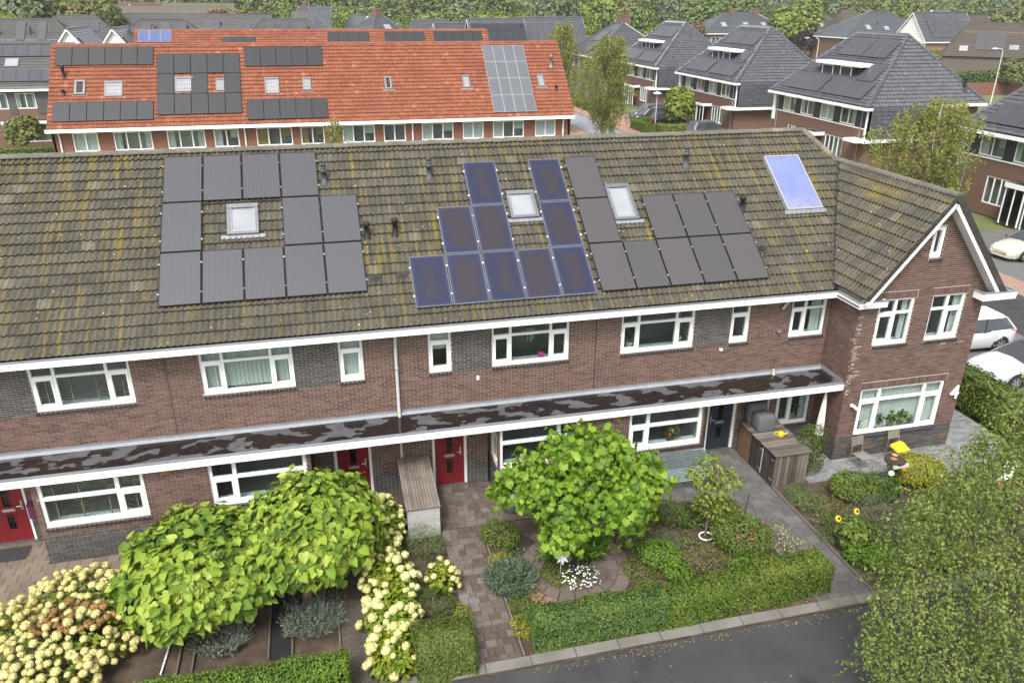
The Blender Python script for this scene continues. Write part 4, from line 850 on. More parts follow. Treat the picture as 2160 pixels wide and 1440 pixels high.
# ---- the two broad-leaved ball trees
B1 = (1.15, -4.05, 0); lob1 = [((-.1, .25, 1.72), (1.45, 1.35, .72)), ((-.55, -.3, 1.42), (1.1, 1.0, .55)), ((.45, -.35, 1.4), (1.0, 1.0, .55)), ((-.2, -.75, 1.12), (.95, .6, .5)), ((-1.05, .4, 1.35), (.6, .8, .6)), ((1.1, .3, 1.62), (.75, 1.0, .55))]
plant('ball_catalpa_tree', 'lower left of two lime green ball trees with heart leaves, above hydrangeas', 'tree', B1, lob1, 4800, .178, HEART, L_CAT, trunk=limbs(B1, [(np.add(B1, c), r) for c, r in lob1], .08).tube([(1.15, -4.05, -.05), (1.16, -4.04, .6), (1.15, -4.0, 1.2)], [.1, .08, .07], 9), group='lime green ball trees', parts=300, up=.35, jit=.55, droop=.8, shell=(.72, 1.05), zmin=-.7, wob=.2)
B2 = (3.34, -4.04, 0); lob2 = [((.25, .8, 1.95), (1.35, 1.35, .75)), ((.75, .3, 1.65), (.95, 1.1, .7)), ((-.3, .1, 1.62), (1.15, 1.1, .62)), ((.1, -.2, 1.5), (1.0, .7, .45)), ((1.0, .9, 1.6), (.75, .9, .65))]
plant('ball_catalpa_tree', 'upper right of two lime green ball trees, its bare stem above lavender', 'tree', B2, lob2, 5200, .178, HEART, L_CAT, trunk=limbs(B2, [(np.add(B2, c), r) for c, r in lob2], .08).tube([(3.34, -4.04, -.05), (3.36, -4.02, .5), (3.34, -3.9, 1.3)], [.13, .1, .08], 10), tm=mat('bark_tan', [(.22, .15, .09), (.32, .23, .15)], .9, ns=9, bs=.5), group='lime green ball trees', parts=300, up=.35, jit=.55, droop=.8, shell=(.72, 1.05), zmin=-.7, wob=.2)
B3 = (9.8, -3.9, 0); lob3 = [((-1.05, -.1, 2.45), (.78, .75, .62)), ((.0, .0, 3.1), (.72, .7, .6)), ((.75, .1, 2.9), (.75, .7, .6)), ((-.35, -.5, 1.9), (.62, .6, .62)), ((-.4, -.75, 1.45), (.5, .5, .5)), ((1.15, -.45, 2.1), (.8, .75, .62)), ((1.6, -.1, 2.25), (.75, .7, .55)), ((1.0, -.7, 1.75), (.7, .65, .55)), ((-1.45, .2, 2.15), (.5, .5, .45)), ((.2, -.2, 2.4), (.6, .6, .5))]
plant('plane_tree', 'bushy bright green plane tree with lobed leaves in the round bed', 'tree', B3, lob3, 4000, .155, MAPLE, L_PLA, trunk=limbs(B3, [(np.add(B3, c), r) for c, r in lob3], .09).tube([(9.8, -3.9, -.05), (9.8, -3.9, .8), (9.82, -3.92, 1.7)], [.1, .085, .075], 9), tm=BARKP, parts=300, up=.25, jit=.75, droop=.7, shell=(.35, 1.12), wob=.38)
B4 = (13.6, -3.9, 0); lob4 = [((-.1, 0, 2.35), (.3, .3, .3)), ((-.25, .0, 2.0), (.45, .4, .35)), ((.3, -.1, 1.85), (.5, .4, .32)), ((.05, .05, 1.55), (.5, .45, .3)), ((-.1, 0, 1.15), (.3, .3, .25)), ((.3, .1, .85), (.45, .35, .3))]
plant('young_tree', 'slim young tree with thin stem rising from a white ring', 'tree', B4, lob4, 1000, .11, OVAL, leafmat('leaf_young', [(.07, .11, .018), (.14, .2, .028), (.23, .28, .04), (.32, .32, .05)], .32), trunk=limbs(B4, [(np.add(B4, c), r) for c, r in lob4], .03).tube([(13.6, -3.9, -.05), (13.62, -3.9, .8), (13.58, -3.9, 2.3)], [.035, .028, .01], 7), shell=(.35, 1.05), wob=.2)
# ---- big birch in the lower right corner
B5 = (17.5, -9.4, 0)
lob5 = [((a, b, c), (r, r * .8, r * .85)) for a, b, c, r in [(-0.44, 0.8, 4.9, 0.78), (-1.2, 0.6, 4.59, 0.76), (-0.46, 0.2, 4.19, 1.0), (-1.33, 0.4, 3.64, 0.88), (-1.89, 0.6, 3.47, 0.76), (-0.78, 0.0, 3.15, 1.12), (-1.81, 0.2, 2.73, 0.94), (-2.46, 0.4, 2.92, 0.65), (-1.13, -0.2, 2.22, 1.02), (-2.35, 0.0, 2.06, 0.88), (-0.27, -0.4, 2.09, 0.82), (-3.0, -0.3, 1.52, 0.71), (-2.01, -0.4, 1.13, 1.02), (0.06, -0.6, 0.9, 0.86), (-0.99, -0.6, 0.9, 0.84), (-2.89, -0.6, 0.93, 0.67), (-0.05, 1.0, 5.7, 0.61), (-2.82, 0.1, 2.07, 0.54), (.9, .6, 5.4, .9), (1.0, .2, 3.6, 1.0), (.8, 0, 2.2, .9)]]
def wisps(mb, base):
    P, N = lobe_pts([(np.add(base, c), np.array(r) * 1.2) for c, r in lob5], 170, shell=(.95, 1.1)); PP = []
    for p, n in zip(P, N):
        L = .25 + .45 * RNG.random(); k = int(9 * L / .35); t = np.linspace(0, 1, k)[:, None]; d = n * np.array([.7, .7, .25]) + unit(1)[0] * .3; PP.append(p + d * L * t + np.array([0, 0, -1]) * (t * L) ** 2 * .6 + unit(k) * .03)
    Q = np.concatenate(PP); m = len(Q); place_leaves(mb, Q, unit(m) * .7 + np.array([0, -.2, .6]), unit(m) + np.array([0, 0, -.6]), .075 * (.6 + .7 * RNG.random(m)), RHOMB)
plant('birch_tree', 'large leafy birch filling the lower right corner over the street', 'tree', B5, lob5, 33000, .068, RHOMB, L_BIR2, trunk=limbs(B5, [(np.add(B5, c), r) for c, r in lob5], .05, nb=3).tube([(17.5, -9.4, -.1), (17.45, -9.4, 1.5), (17.3, -9.3, 3.2), (17.1, -9.2, 4.9)], [.12, .1, .07, .03], 9), tm=BARK if mat('bark_birch', [(.25, .24, .22), (.55, .53, .5), (.6, .58, .55)], .8, ns=6, nw=.9, rw=.1) else None, up=.3, jit=.8, droop=.5, shell=(.4, 1.0), wob=.3, zmin=-.9, extra=wisps)
# ---- hedges
def hedge(label, pts, w, h, n, lm=None, size=.055, z0=0.02, group='clipped garden hedges', wob=.05, tpl=RHOMB, bulge=.0):
    """clipped hedge along a polyline (centre line), w wide, h(t) high"""
    lm = lm or L_HED; P0 = np.array(pts, float); seg = np.linalg.norm(np.diff(P0, axis=0), axis=1); cum = np.concatenate([[0], np.cumsum(seg)]); L = cum[-1]
    hf = h if callable(h) else (lambda t: h)
    def cl(s): i = min(np.searchsorted(cum, s, 'right') - 1, len(seg) - 1); t = (s - cum[i]) / seg[i]; d = (P0[i + 1] - P0[i]) / seg[i]; return P0[i] + d * (s - cum[i]), d
    base = cl(L / 2)[0]; t = thing('hedge', label, 'hedge', (base[0], base[1], 0), group); core = MB(); K = max(2, int(L / .4)); ring = []
    for q in range(K + 1):
        s = L * q / K; c, d = cl(s); nn = np.array([-d[1], d[0]]); hh = hf(s / L) - .09; e = w / 2 - .09; ss = .09 * d if q == 0 else (-.09 * d if q == K else 0 * d)
        for a, z in ((-e, 0), (-e, hh), (e, hh), (e, 0)): ring.append((*(c + nn * a + ss), z + z0))
    core.add(ring, [[4 * q + i, 4 * q + (i + 1) % 4, 4 * q + 4 + (i + 1) % 4, 4 * q + 4 + i] for q in range(K) for i in range(4)]); core.poly(ring[:4]); core.poly(ring[-4:])
    obj('branches_or_core', core, mat('hedge_dark_core', [(.012, .02, .006), (.025, .035, .01)], .95) if 'hedge_dark_core' not in bpy.data.materials else bpy.data.materials['hedge_dark_core'], t)  # solid core, coloured dark as shaded depth, added to stop see-through
    s = RNG.random(n) * (L + .1) - .05; A = np.array([w, hf(.5), hf(.5)]); side = RNG.choice(3, n, p=A / A.sum()); Pq, Nq = [], []
    for i in range(n):
        c, d = cl(min(max(s[i], 0), L)); c = c + d * (s[i] - min(max(s[i], 0), L)); nn = np.array([-d[1], d[0]]); hh = hf(min(max(s[i] / L, 0), 1)); b = wob * (math.sin(s[i] * 5.1) + math.sin(s[i] * 2.3 + 1) + .6 * math.sin(s[i] * 11 + side[i])) * .5
        v = RNG.random(); inn = -.1 * RNG.random() ** 2
        if side[i] == 0: o = (v - .5) * (w - .08); edge = abs(o) / (w / 2); Pq.append((*(c + nn * o), z0 + hh + b + inn - .08 * edge ** 6)); Nq.append((*(nn * o * 1.0), .6 + .6 * (1 - edge)))
        else:
            sg = 1 if side[i] == 1 else -1; z = v * hh; Pq.append((*(c + nn * sg * (w / 2 + b + inn - .06 * (z / hh) ** 8 + bulge * math.sin(3.1 * z / hh))), z0 + z)); Nq.append((*(nn * sg), .25))
    m = int(n * .5 * w / L) + 60
    for e, sg in ((0, -1), (L, 1)):
        c, d = cl(e); nn = np.array([-d[1], d[0]])
        for _ in range(m): v, z = RNG.random() - .5, RNG.random() * hf(e / L); Pq.append((*(c + d * sg * (.02 + .05 * RNG.random()) + nn * v * w), z0 + z)); Nq.append((*(d * sg), .25))
    P, N = np.array(Pq), np.array(Nq); m = len(P); fo = MB(); place_leaves(fo, P, N + unit(m) * .55, N * .5 + unit(m) * .7 + np.array([0, 0, .25]), size * (.6 + .8 * RNG.random(m)), tpl); o = obj('foliage', fo, lm, t); o['kind'] = 'stuff'; return t
L_HED2 = leafmat('leaf_hedge_yellowish', [(.035, .07, .012), (.075, .125, .016), (.12, .17, .02), (.2, .21, .035)], .25, .55, ns=1.0, nw=.5, rw=.55)
hedge('dense green clipped hedge along the kerb below the round bed', [(8.22, -6.42), (11.2, -6.42)], .74, lambda t: .78 - .04 * math.sin(t * 9), 14000)
hedge('longer looser hedge with yellow tints ending at the charcoal path', [(11.25, -6.42), (15.45, -6.2)], .8, lambda t: .58 + .24 * min(1, t * 1.6), 18000, L_HED2)
hedge('small square clipped hedge block left of the brown path', [(5.62, -6.56), (6.74, -6.56)], 1.0, .84, 9000, leafmat('leaf_hedge_olive', [(.035, .06, .012), (.075, .11, .018), (.12, .155, .03), (.17, .19, .05)], .25, .6))
hedge('flat topped bright hedge at the bottom left edge', [(-2.2, -6.65), (4.12, -6.82)], .72, .84, 17000, leafmat('leaf_hedge_bright', [(.035, .08, .01), (.075, .145, .014), (.13, .21, .02), (.19, .25, .03)], .28, .55))
hedge('tall loose hedge between the patio and the parked white cars', [(25.9, 3.4), (26.1, .5), (26.0, -3.2), (25.2, -6.5)], .95, lambda t: 1.35 - .15 * t, 15000, L_HED2, size=.075, group='background hedges')
# ---- hydrangeas
L_BLC = leafmat('bloom_cream', [(.4, .36, .12), (.58, .52, .2), (.7, .64, .3), (.78, .73, .42)], .2, .7, rw=.7, nw=.3); L_BLB = leafmat('bloom_brown', [(.2, .1, .03), (.3, .17, .06), (.38, .25, .1)], .2, .8); L_BLG = leafmat('bloom_lime', [(.42, .44, .13), (.6, .58, .22), (.72, .7, .36), (.8, .78, .5)], .2, .7)
BLR = {}
def bloom_mesh(name, mt, key, n=110):
    mb = MB(); D = unit(n); D = D[np.argsort(-D[:, 2])]; D[:, 2] = D[:, 2] * .8; place_leaves(mb, D * (.36 + .12 * RNG.random((n, 1))), D + unit(n) * .45, unit(n), .26 * (.8 + .4 * RNG.random(n)), (np.array([(-.5, -.5, 0), (.5, -.5, 0), (.55, .5, .08), (-.5, .5, 0)], float), [[0, 1, 2, 3]]), r=.8 * RNG.random(n) ** 1.2)
    mb.lathe([(.02, -.33), (.28, -.22), (.36, 0), (.28, .22), (.02, .33)], (0, 0, 0), 8, r=.1); me = mb.mesh(name); me.materials.append(mt); BLR[key] = (np.concatenate(mb.V), np.concatenate(mb.F), np.concatenate(mb.S), np.concatenate(mb.R)); return me
BL = {'c': bloom_mesh('flower_head', L_BLC, 'c'), 'b': bloom_mesh('flower_head', L_BLB, 'b'), 'g': bloom_mesh('flower_head', L_BLG, 'g')}
def hydrangea(label, base, lobes, n, nl, kinds, smin=.13, smax=.21, lm=None, leaf=.13):
    t = plant('hydrangea_bush', label, 'hydrangea', base, lobes, nl, leaf, OVAL, lm or L_HYD, group='hydrangea bushes', up=.5, jit=.4, droop=.3, shell=(.55, .95)); b = np.array(base, float)
    P, N = lobe_pts([(b + np.array(c), np.array(r) * 1.04) for c, r in lobes], n * 4, shell=(.93, 1.1), zmin=-.15, wob=.12); acc = []; rest = MB()
    for p, q in zip(P, N):
        s = smin + (smax - smin) * RNG.random()
        if all(np.linalg.norm(p - a) > .36 * (s + b_) for a, b_ in acc):
            acc.append((p, s)); k = kinds(p); w = nrm(q + np.array([0, 0, .6]) + unit(1)[0] * .25); X = nrm(np.cross(w, np.array([.3, .8, .1]) + unit(1)[0] * .3)); B = (X * s, np.cross(w, X) * s * (.85 + .3 * RNG.random()), w * s * (.8 + .35 * RNG.random()))
            if len(acc) <= 290: link('flower_head', BL[k], t, mw=basis(*B, p - b))
            else: V_, F_, S_, R_ = BLR[k]; rest.V.append(p + V_[:, :1] * B[0] + V_[:, 1:2] * B[1] + V_[:, 2:] * B[2]); rest.F.append(F_ + rest.n); rest.S.append(S_); rest.R.append((R_ + .0)); rest.M.append(np.full(len(S_), 'cbg'.index(k))); rest.n += len(V_)
            if len(acc) >= n: break
    if rest.n: obj('flower_heads', rest, [L_BLC, L_BLB, L_BLG], t)['kind'] = 'stuff'
    return t
hydrangea('large cream hydrangea bush with brown spent heads at the left edge', (-1.7, -3.9, 0), [((-1.3, -.3, .45), (1.1, .9, .6)), ((.0, .6, .5), (1.0, .75, .6)), ((.9, .3, .5), (.85, .8, .6)), ((.6, -.6, .45), (1.0, .8, .55)), ((-.7, -.9, .4), (1.2, .8, .55)), ((-.2, -1.4, .35), (1.1, .7, .5))], 480, 3600, lambda p: 'b' if ((p[0] + 1.2) / 1.2) ** 2 + ((p[1] + 4.3) / .55) ** 2 < 1 and RNG.random() < .62 else 'c', .12, .22)
hydrangea('long lime and cream hydrangea bush left of the brown path', (5.3, -4.2, 0), [((.0, 2.3, .45), (.5, .8, .6)), ((-.3, 1.1, .5), (.6, .9, .6)), ((-.05, -.1, .5), (.6, .9, .6)), ((-.1, -1.2, .45), (.6, .8, .55)), ((-.15, -2.2, .4), (.55, .6, .5))], 190, 4600, lambda p: 'g', .11, .23, leaf=.14)
hydrangea('small cream hydrangea beside the brown path, left of lavender', (6.5, -4.25, 0), [((0, 0, .35), (.38, .4, .4))], 16, 260, lambda p: 'c', .12, .18)
# ---- shrubs and flowers
def shrub(name, label, x, y, rx, ry, h, n, size, tpl, lm, cat='shrub', lobes=None, **kw):
    lb = lobes or [((0, 0, h * .5), (rx, ry, h * .5)), ((rx * .35, -ry * .3, h * .42), (rx * .7, ry * .7, h * .42)), ((-rx * .4, ry * .25, h * .55), (rx * .65, ry * .7, h * .45))]
    return plant(name, label, cat, (x, y, 0), lb, n, size, tpl, lm, **kw)
def spiky(name, label, x, y, r, h, n, lm, cat='lavender', wid=1.0, tip=None):
    """clump of upright shoots"""
    t = thing(name, label, cat, (x, y, 0)); mb = MB(); a = RNG.random(n) * 6.283; q = np.sqrt(RNG.random(n)) * r; B = np.stack([x + q * np.cos(a), y + q * np.sin(a), np.full(n, .02)], 1)
    D = np.stack([np.cos(a) * q / r * .75, np.sin(a) * q / r * .75, np.full(n, .9)], 1) + unit(n) * .22; L = h * (.6 + .5 * RNG.random(n)) * (1.1 - .35 * q / r); k = 7
    for j in range(k):
        f = .3 + .7 * j / (k - 1); P = B + D * (L * f)[:, None]; place_leaves(mb, P, unit(n) + np.array([0, 0, .3]), D + unit(n) * .7, .055 * wid * (.7 + .6 * RNG.random(n)), (np.array([(-.14, 0, 0), (.14, 0, 0), (.08, 1, 0), (-.08, 1, 0)], float), [[0, 1, 2, 3]]), r=np.clip(.15 + .8 * f * RNG.random(n), 0, 1))
    place_leaves(mb, B, np.cross(D, unit(n)), D, L, (np.array([(-.012, 0, 0), (.012, 0, 0), (.006, 1, 0)], float), [[0, 1, 2]])); o = obj('foliage', mb, lm, t); o['kind'] = 'stuff'
    obj('stem', MB().tube([(x, y, -.02), (x + .02, y, h * .4)], [.03, .01], 6), TWIG, t); return t
spiky('lavender_clump', 'grey lavender clump left of the black mulch strip', 1.5, -4.85, .42, .52, 420, L_LAV); spiky('lavender_clump', 'grey lavender clump around the stem of the upper ball tree', 3.45, -4.75, .48, .58, 520, L_LAV)
spiky('lavender_clump', 'round silvery green clump between the brown path and ring paving', 8.12, -4.5, .42, .5, 620, leafmat('leaf_silver', [(.05, .08, .04), (.11, .15, .09), (.18, .22, .15)], .2, .7), wid=1.5)
spiky('grass_clump', 'tuft of long green blades right of the plane tree trunk', 10.25, -3.85, .22, .85, 160, L_BRT, 'ornamental grass', 2.4); spiky('grass_clump', 'tuft of long green blades left of the plane tree trunk', 9.5, -3.75, .2, .6, 120, L_BRT, 'ornamental grass', 2.2)
shrub('herb_shrub', 'olive green shrub with few yellow flowers right of brown path', 8.25, -2.85, .5, .5, .62, 1700, .055, RHOMB, L_MID); shrub('creeping_shrub', 'low yellow green mat between brown path and ring paving', 8.1, -3.75, .33, .35, .26, 900, .045, OVAL, L_YEL)
shrub('creeping_shrub', 'low green mat below the silvery clump by the brown path', 8.2, -5.35, .3, .5, .24, 900, .045, OVAL, L_MID); shrub('golden_shrub', 'small golden bush at the left end of the kerb hedge', 7.98, -6.1, .2, .3, .42, 700, .04, OVAL, L_YEL)
shrub('feathery_shrub', 'soft feathery green shrub in front of the wooden bin store', 6.3, -2.95, .48, .45, .95, 1700, .075, NEEDLE, leafmat('leaf_feathery', [(.05, .09, .03), (.1, .16, .05), (.16, .22, .08)], .3)); shrub('phlox_bush', 'dark green leafy bush above the square hedge block', 6.2, -5.05, .45, .4, .68, 1400, .075, NEEDLE, L_DRK, cat='bush')
shrub('creeping_shrub', 'yellow green plant spilling onto the brown path edge', 6.78, -5.35, .2, .4, .3, 700, .05, OVAL, leafmat('leaf_lysimachia', [(.1, .14, .02), (.19, .23, .025), (.28, .3, .03)], .3))
shrub('creeping_shrub', 'low green ground cover in the left of the ring', 9.3, -4.5, .38, .45, .24, 1100, .045, RHOMB, L_MID); shrub('lavender_clump', 'thin greyish lavender clump right inside the ring', 10.2, -4.75, .34, .3, .42, 700, .05, NEEDLE, L_GRY, cat='lavender')
t = shrub('white_flower_clump', 'clump of tiny white flowers inside the ring paving', 9.78, -4.85, .4, .3, .34, 500, .05, NEEDLE, L_MID, cat='flowers'); mb = MB(); P, N = lobe_pts([((9.78, -4.85, .18), (.46, .34, .26))], 170, shell=(.75, 1.15), zmin=0); place_leaves(mb, P, N + np.array([0, -.3, .6]), unit(len(P)), .03, (np.array([(-.5, -.5, 0), (.5, -.5, 0), (.5, .5, 0), (-.5, .5, 0)], float), [[0, 1, 2, 3]])); obj('petals', mb, mat('petal_white', [(.7, .7, .64), (.8, .8, .78)], .7), t)['kind'] = 'stuff'
shrub('creeping_shrub', 'low plants with yellow flowers right of the ring paving', 11.35, -4.9, .38, .55, .25, 1000, .045, OVAL, leafmat('leaf_yellowtip', [(.05, .09, .015), (.1, .15, .02), (.3, .27, .03)], .3)); shrub('dark_shrub', 'glossy dark bush under the plane tree, left of young tree', 13.05, -3.15, .5, .42, .7, 1400, .06, OVAL, L_DRK)
shrub('green_shrub', 'bright green shrub between plane tree and kerb hedge', 12.0, -4.55, .5, .5, .6, 1500, .065, OVAL, L_BRT); shrub('green_shrub', 'smaller bright green shrub just above the kerb hedge', 12.2, -5.25, .35, .3, .45, 800, .065, OVAL, L_BRT); shrub('dry_shrub', 'brownish bare twiggy shrub above the looser hedge', 13.0, -5.1, .55, .4, .6, 600, .045, RHOMB, L_DRY); shrub('silver_shrub', 'small grey green shrub left of the white ring', 12.5, -4.0, .35, .35, .4, 700, .06, NEEDLE, L_GRY)
t = shrub('rose_bush', 'wide rose bush with red hips left of the charcoal path', 14.3, -4.5, .75, .7, .95, 2600, .065, OVAL, L_MID, cat='rose bush'); hips = MB()
for p in ((14.2, -5.1, .75), (14.26, -5.08, .72), (14.35, -4.2, .98), (13.95, -4.9, .7), (14.8, -4.6, .8)): hips.lathe([(.0, -.03), (.03, 0), (.0, .035)], p, 7)
obj('rose_hip', hips, mat('hip_red', [(.5, .05, .02), (.6, .09, .03)], .4), t)
shrub('green_shrub', 'loose green shrub beside the dark green stake', 14.55, -3.3, .42, .4, .6, 800, .07, OVAL, leafmat('leaf_loose', [(.06, .1, .02), (.12, .18, .03), (.25, .24, .04)], .3)); shrub('yellow_shrub', 'sparse yellow leaved shrub leaning over the charcoal path', 15.35, -4.9, .42, .75, .75, 420, .06, OVAL, leafmat('leaf_pale_yellow', [(.22, .24, .05), (.36, .36, .08), (.45, .42, .12)], .3), shell=(.2, 1.0))
shrub('fern_clump', 'ferny green clump at the foot of the dark bin store', 16.95, -3.2, .38, .6, .55, 1000, .09, NEEDLE, leafmat('leaf_fern', [(.05, .1, .03), (.1, .18, .045), (.17, .26, .07)], .3)); shrub('fern_clump', 'low green tuft on the right edge of charcoal path', 16.7, -4.75, .25, .3, .25, 400, .07, NEEDLE, bpy.data.materials['leaf_fern'])
shrub('tall_shrub', 'tall upright green shrub beside the folded parasol', 18.05, -1.75, .42, .4, 1.55, 2300, .06, OVAL, leafmat('leaf_upright', [(.035, .06, .01), (.075, .11, .015), (.13, .16, .025)], .28), lobes=[((0, 0, .5), (.42, .4, .55)), ((0, .05, 1.0), (.42, .38, .55)), ((.1, .1, 1.35), (.4, .3, .25)), ((-.15, 0, 1.2), (.3, .3, .4))])
shrub('round_shrub', 'rounded green shrub right of the bare soil by the patio', 18.55, -3.25, .62, .55, .85, 2600, .075, OVAL, L_MID); shrub('dark_shrub', 'dense green bush at the foot of the bird table', 19.35, -3.35, .5, .45, .75, 1600, .07, OVAL, L_DRK)
shrub('golden_shrub', 'golden yellow bush behind the bird table on the patio', 20.85, -3.0, .78, .6, .95, 5200, .065, OVAL, L_YEL); shrub('silver_shrub', 'big silvery green shrub right of the sunflowers', 18.35, -4.75, .85, .75, 1.0, 3200, .075, NEEDLE, leafmat('leaf_artemisia', [(.055, .07, .04), (.1, .12, .075), (.2, .2, .15)], .2, .7))
shrub('round_shrub', 'small clipped green bush near the kerb left of the birch', 17.35, -6.15, .42, .38, .72, 2200, .05, OVAL, L_BRT); shrub('weedy_shrub', 'loose weeds growing along the right bed by charcoal path', 17.25, -4.6, .4, .55, .5, 900, .06, OVAL, L_MID); shrub('green_shrub', 'broad green shrub mass between patio and birch', 20.6, -4.9, 1.3, .9, .95, 4200, .08, OVAL, L_BIR2)
shrub('green_shrub', 'green shrub mass in front of the patio corner', 22.9, -4.2, 1.1, .8, .9, 3200, .085, OVAL, L_BIR2); shrub('green_shrub', 'loose bush at the right edge above the birch', 24.6, -3.6, .9, .9, 1.2, 2600, .085, OVAL, L_MID); shrub('sapling', 'thin leafy sapling standing on the grey patio edge', 23.4, -3.0, .4, .3, 1.3, 220, .085, OVAL, L_BIR2, shell=(.1, 1.0))
shrub('weedy_shrub', 'low weeds below the first bay wall by mulch', 5.0, -1.0, .35, .5, .5, 500, .08, OVAL, L_HYD)
shrub('green_shrub', 'leafy green plants under the sunflowers near the kerb', 17.05, -5.75, .45, .4, .5, 900, .08, OVAL, L_BRT); shrub('weedy_shrub', 'straggly pale green plants between sunflowers and shrub', 17.7, -5.1, .5, .5, .65, 900, .07, OVAL, L_MID); shrub('creeping_shrub', 'dry grassy tuft by the bare soil near the patio', 17.6, -3.4, .4, .35, .28, 500, .09, NEEDLE, L_DRY); shrub('green_shrub', 'dense shrubs at the kerb left of the birch crown', 18.6, -6.2, .8, .45, .8, 2200, .075, OVAL, L_BIR2); shrub('weedy_shrub', 'leafy weeds between rose bush and young tree', 13.6, -3.2, .5, .4, .4, 700, .07, OVAL, L_MID); shrub('weedy_shrub', 'loose greenery right of the white ring', 14.0, -5.4, .5, .3, .5, 800, .06, OVAL, L_BRT)
# sunflowers
t = thing('sunflower_plant', 'sunflower clump with four yellow heads by the charcoal path', 'sunflower', (17.0, -5.3, 0)); SFY = mat('sunflower_petal', [(.7, .42, .01), (.8, .55, .02)], .6); SFB = mat('sunflower_disc', [(.03, .015, .005), (.08, .04, .01)], .9)
mb = MB(); st = MB()
for (x, y, z) in ((16.6, -5.15, 1.0), (17.2, -5.05, 1.05), (17.0, -5.4, .95), (17.0, -5.55, .78)):
    st.tube([(17 + (x - 17) * .3, -5.3, 0), (x - .02, y + .05, z * .6), (x, y, z - .01)], [.02, .016, .012], 6); N = nrm((.1, -.7, .6)); a = np.arange(16) * math.pi / 8; X = nrm(np.cross(N, UP)); Yv = np.cross(N, X); D = np.cos(a)[:, None] * X + np.sin(a)[:, None] * Yv
    h = MB(); place_leaves(h, np.array([x, y, z]) + D * .025, np.tile(N, (16, 1)) + D * .2, D, .07, RHOMB); fh = obj('flower_head', h, SFY, t); d = MB(); d.poly([np.array([x, y, z]) + N * .012 + .04 * (math.cos(q) * X + math.sin(q) * Yv) for q in np.arange(12) * math.pi / 6]); obj('seed_disc', d, SFB, fh)
obj('stem', st, TWIG, t); scatter(mb, [((17.0, -5.3, .55), (.38, .32, .5))], 260, .13, HEART, up=.5); obj('foliage', mb, L_MID, t)['kind'] = 'stuff'
# fallen leaves and yellow dots on the kerb and street
mb = MB(); n = 330; P = np.stack([8 + 9 * RNG.random(n), -7.12 - np.abs(RNG.normal(size=n)) * .12, np.full(n, .006)], 1); far_ = RNG.random(n) < .12; P[far_, 1] -= 3.5 * RNG.random(far_.sum()); Q = np.stack([8 + 9 * RNG.random(400), -6.8 + .22 * RNG.random(400), np.full(400, .03)], 1); P = np.concatenate([P, Q]); place_leaves(mb, P, np.tile(UP, (len(P), 1)) + unit(len(P)) * .2, unit(len(P)) * np.array([1, 1, 0]), .03 * (.5 + RNG.random(len(P))), RHOMB)
tag(obj('fallen_leaves', mb, leafmat('leaf_fallen', [(.2, .1, .03), (.36, .22, .05), (.45, .36, .08), (.2, .2, .06)], .1)), 'fallen yellow and brown leaves along the kerb', 'leaves', kind='stuff')
# low ground cover on the soil
mb = MB(); 
for (x0, x1, y0, y1, n) in ((8.0, 8.7, -6.0, -2.4, 1500), (11.0, 15.0, -5.8, -2.5, 4500), (16.7, 19.5, -6.7, -2.6, 3000), (4.8, 6.8, -6.5, -2.0, 1500), (19, 25, -6.6, -3.0, 5000), (9.1, 10.3, -4.8, -3.6, 500)):
    P = np.stack([x0 + (x1 - x0) * RNG.random(n), y0 + (y1 - y0) * RNG.random(n), .015 + .16 * RNG.random(n) ** 2 * (.5 + np.sin(np.arange(n) * .01))], 1); q_ = RNG.random((max(6, n // 40), 2)) * np.array([x1 - x0, y1 - y0]) + np.array([x0, y0]); k_ = RNG.integers(0, len(q_), n); P[:, :2] = np.where(RNG.random((n, 1)) < .75, q_[k_] + RNG.normal(size=(n, 2)) * .13, P[:, :2]); place_leaves(mb, P, unit(n) * .5 + UP, unit(n) + np.array([0, 0, .3]), .07 * (.5 + RNG.random(n)), OVAL)
tag(obj('ground_cover', mb, leafmat('leaf_ground', [(.04, .07, .015), (.085, .13, .022), (.14, .17, .03), (.2, .17, .05)], .25)), 'scattered weeds and low leaves on the garden soil', 'ground cover', kind='stuff')
# ================================================================== garden objects
WOODG = mat('weathered_wood', [(.1, .082, .064), (.16, .135, .11), (.2, .175, .15)], .9, ns=2.0, rw=.6, nw=.4, bs=.4, bscale=30, stretch=(1, 1, 1), dirt=((.06, .055, .04), 2.5, .52, .75))
WOODP = mat('silvered_wood', [(.3, .295, .28), (.38, .37, .355), (.44, .43, .41)], .9, ns=2.0, bs=.3, bscale=30)
WOODB = mat('brown_wood', [(.1, .058, .03), (.15, .09, .05), (.12, .095, .075)], .85, ns=1.2, rw=.6, nw=.4, bs=.3); WOODK = mat('black_stained_wood', [(.016, .013, .011), (.04, .032, .026), (.085, .065, .05)], .85, ns=2.5, rw=.5, nw=.5, bs=.3)
WOODD = mat('grey_brown_wood', [(.055, .043, .035), (.105, .087, .073), (.185, .162, .145)], .9, ns=1.5, rw=.75, nw=.25, bs=.4, bscale=25)
t = thing('bin_store', 'pale wooden bin store with mossy slatted top beside red door', 'bin store', (6.35, -1.3, 0)); x0, x1, y0, y1 = 5.93, 6.78, -2.2, -.12
obj('carcass', MB().add([(x0 + .03, y0 + .03, .02), (x1 - .03, y0 + .03, .02), (x1 - .03, y1, .02), (x0 + .03, y1, .02), (x0 + .03, y0 + .03, .93), (x1 - .03, y0 + .03, .93), (x1 - .03, y1, 1.22), (x0 + .03, y1, 1.22)], QB), WOODD, t)
for i in range(8): z = .04 + i * .113; obj('front_board', MB().box(x0, x1, y0 - .02, y0 + .028, z, z + .105), WOODP, t)
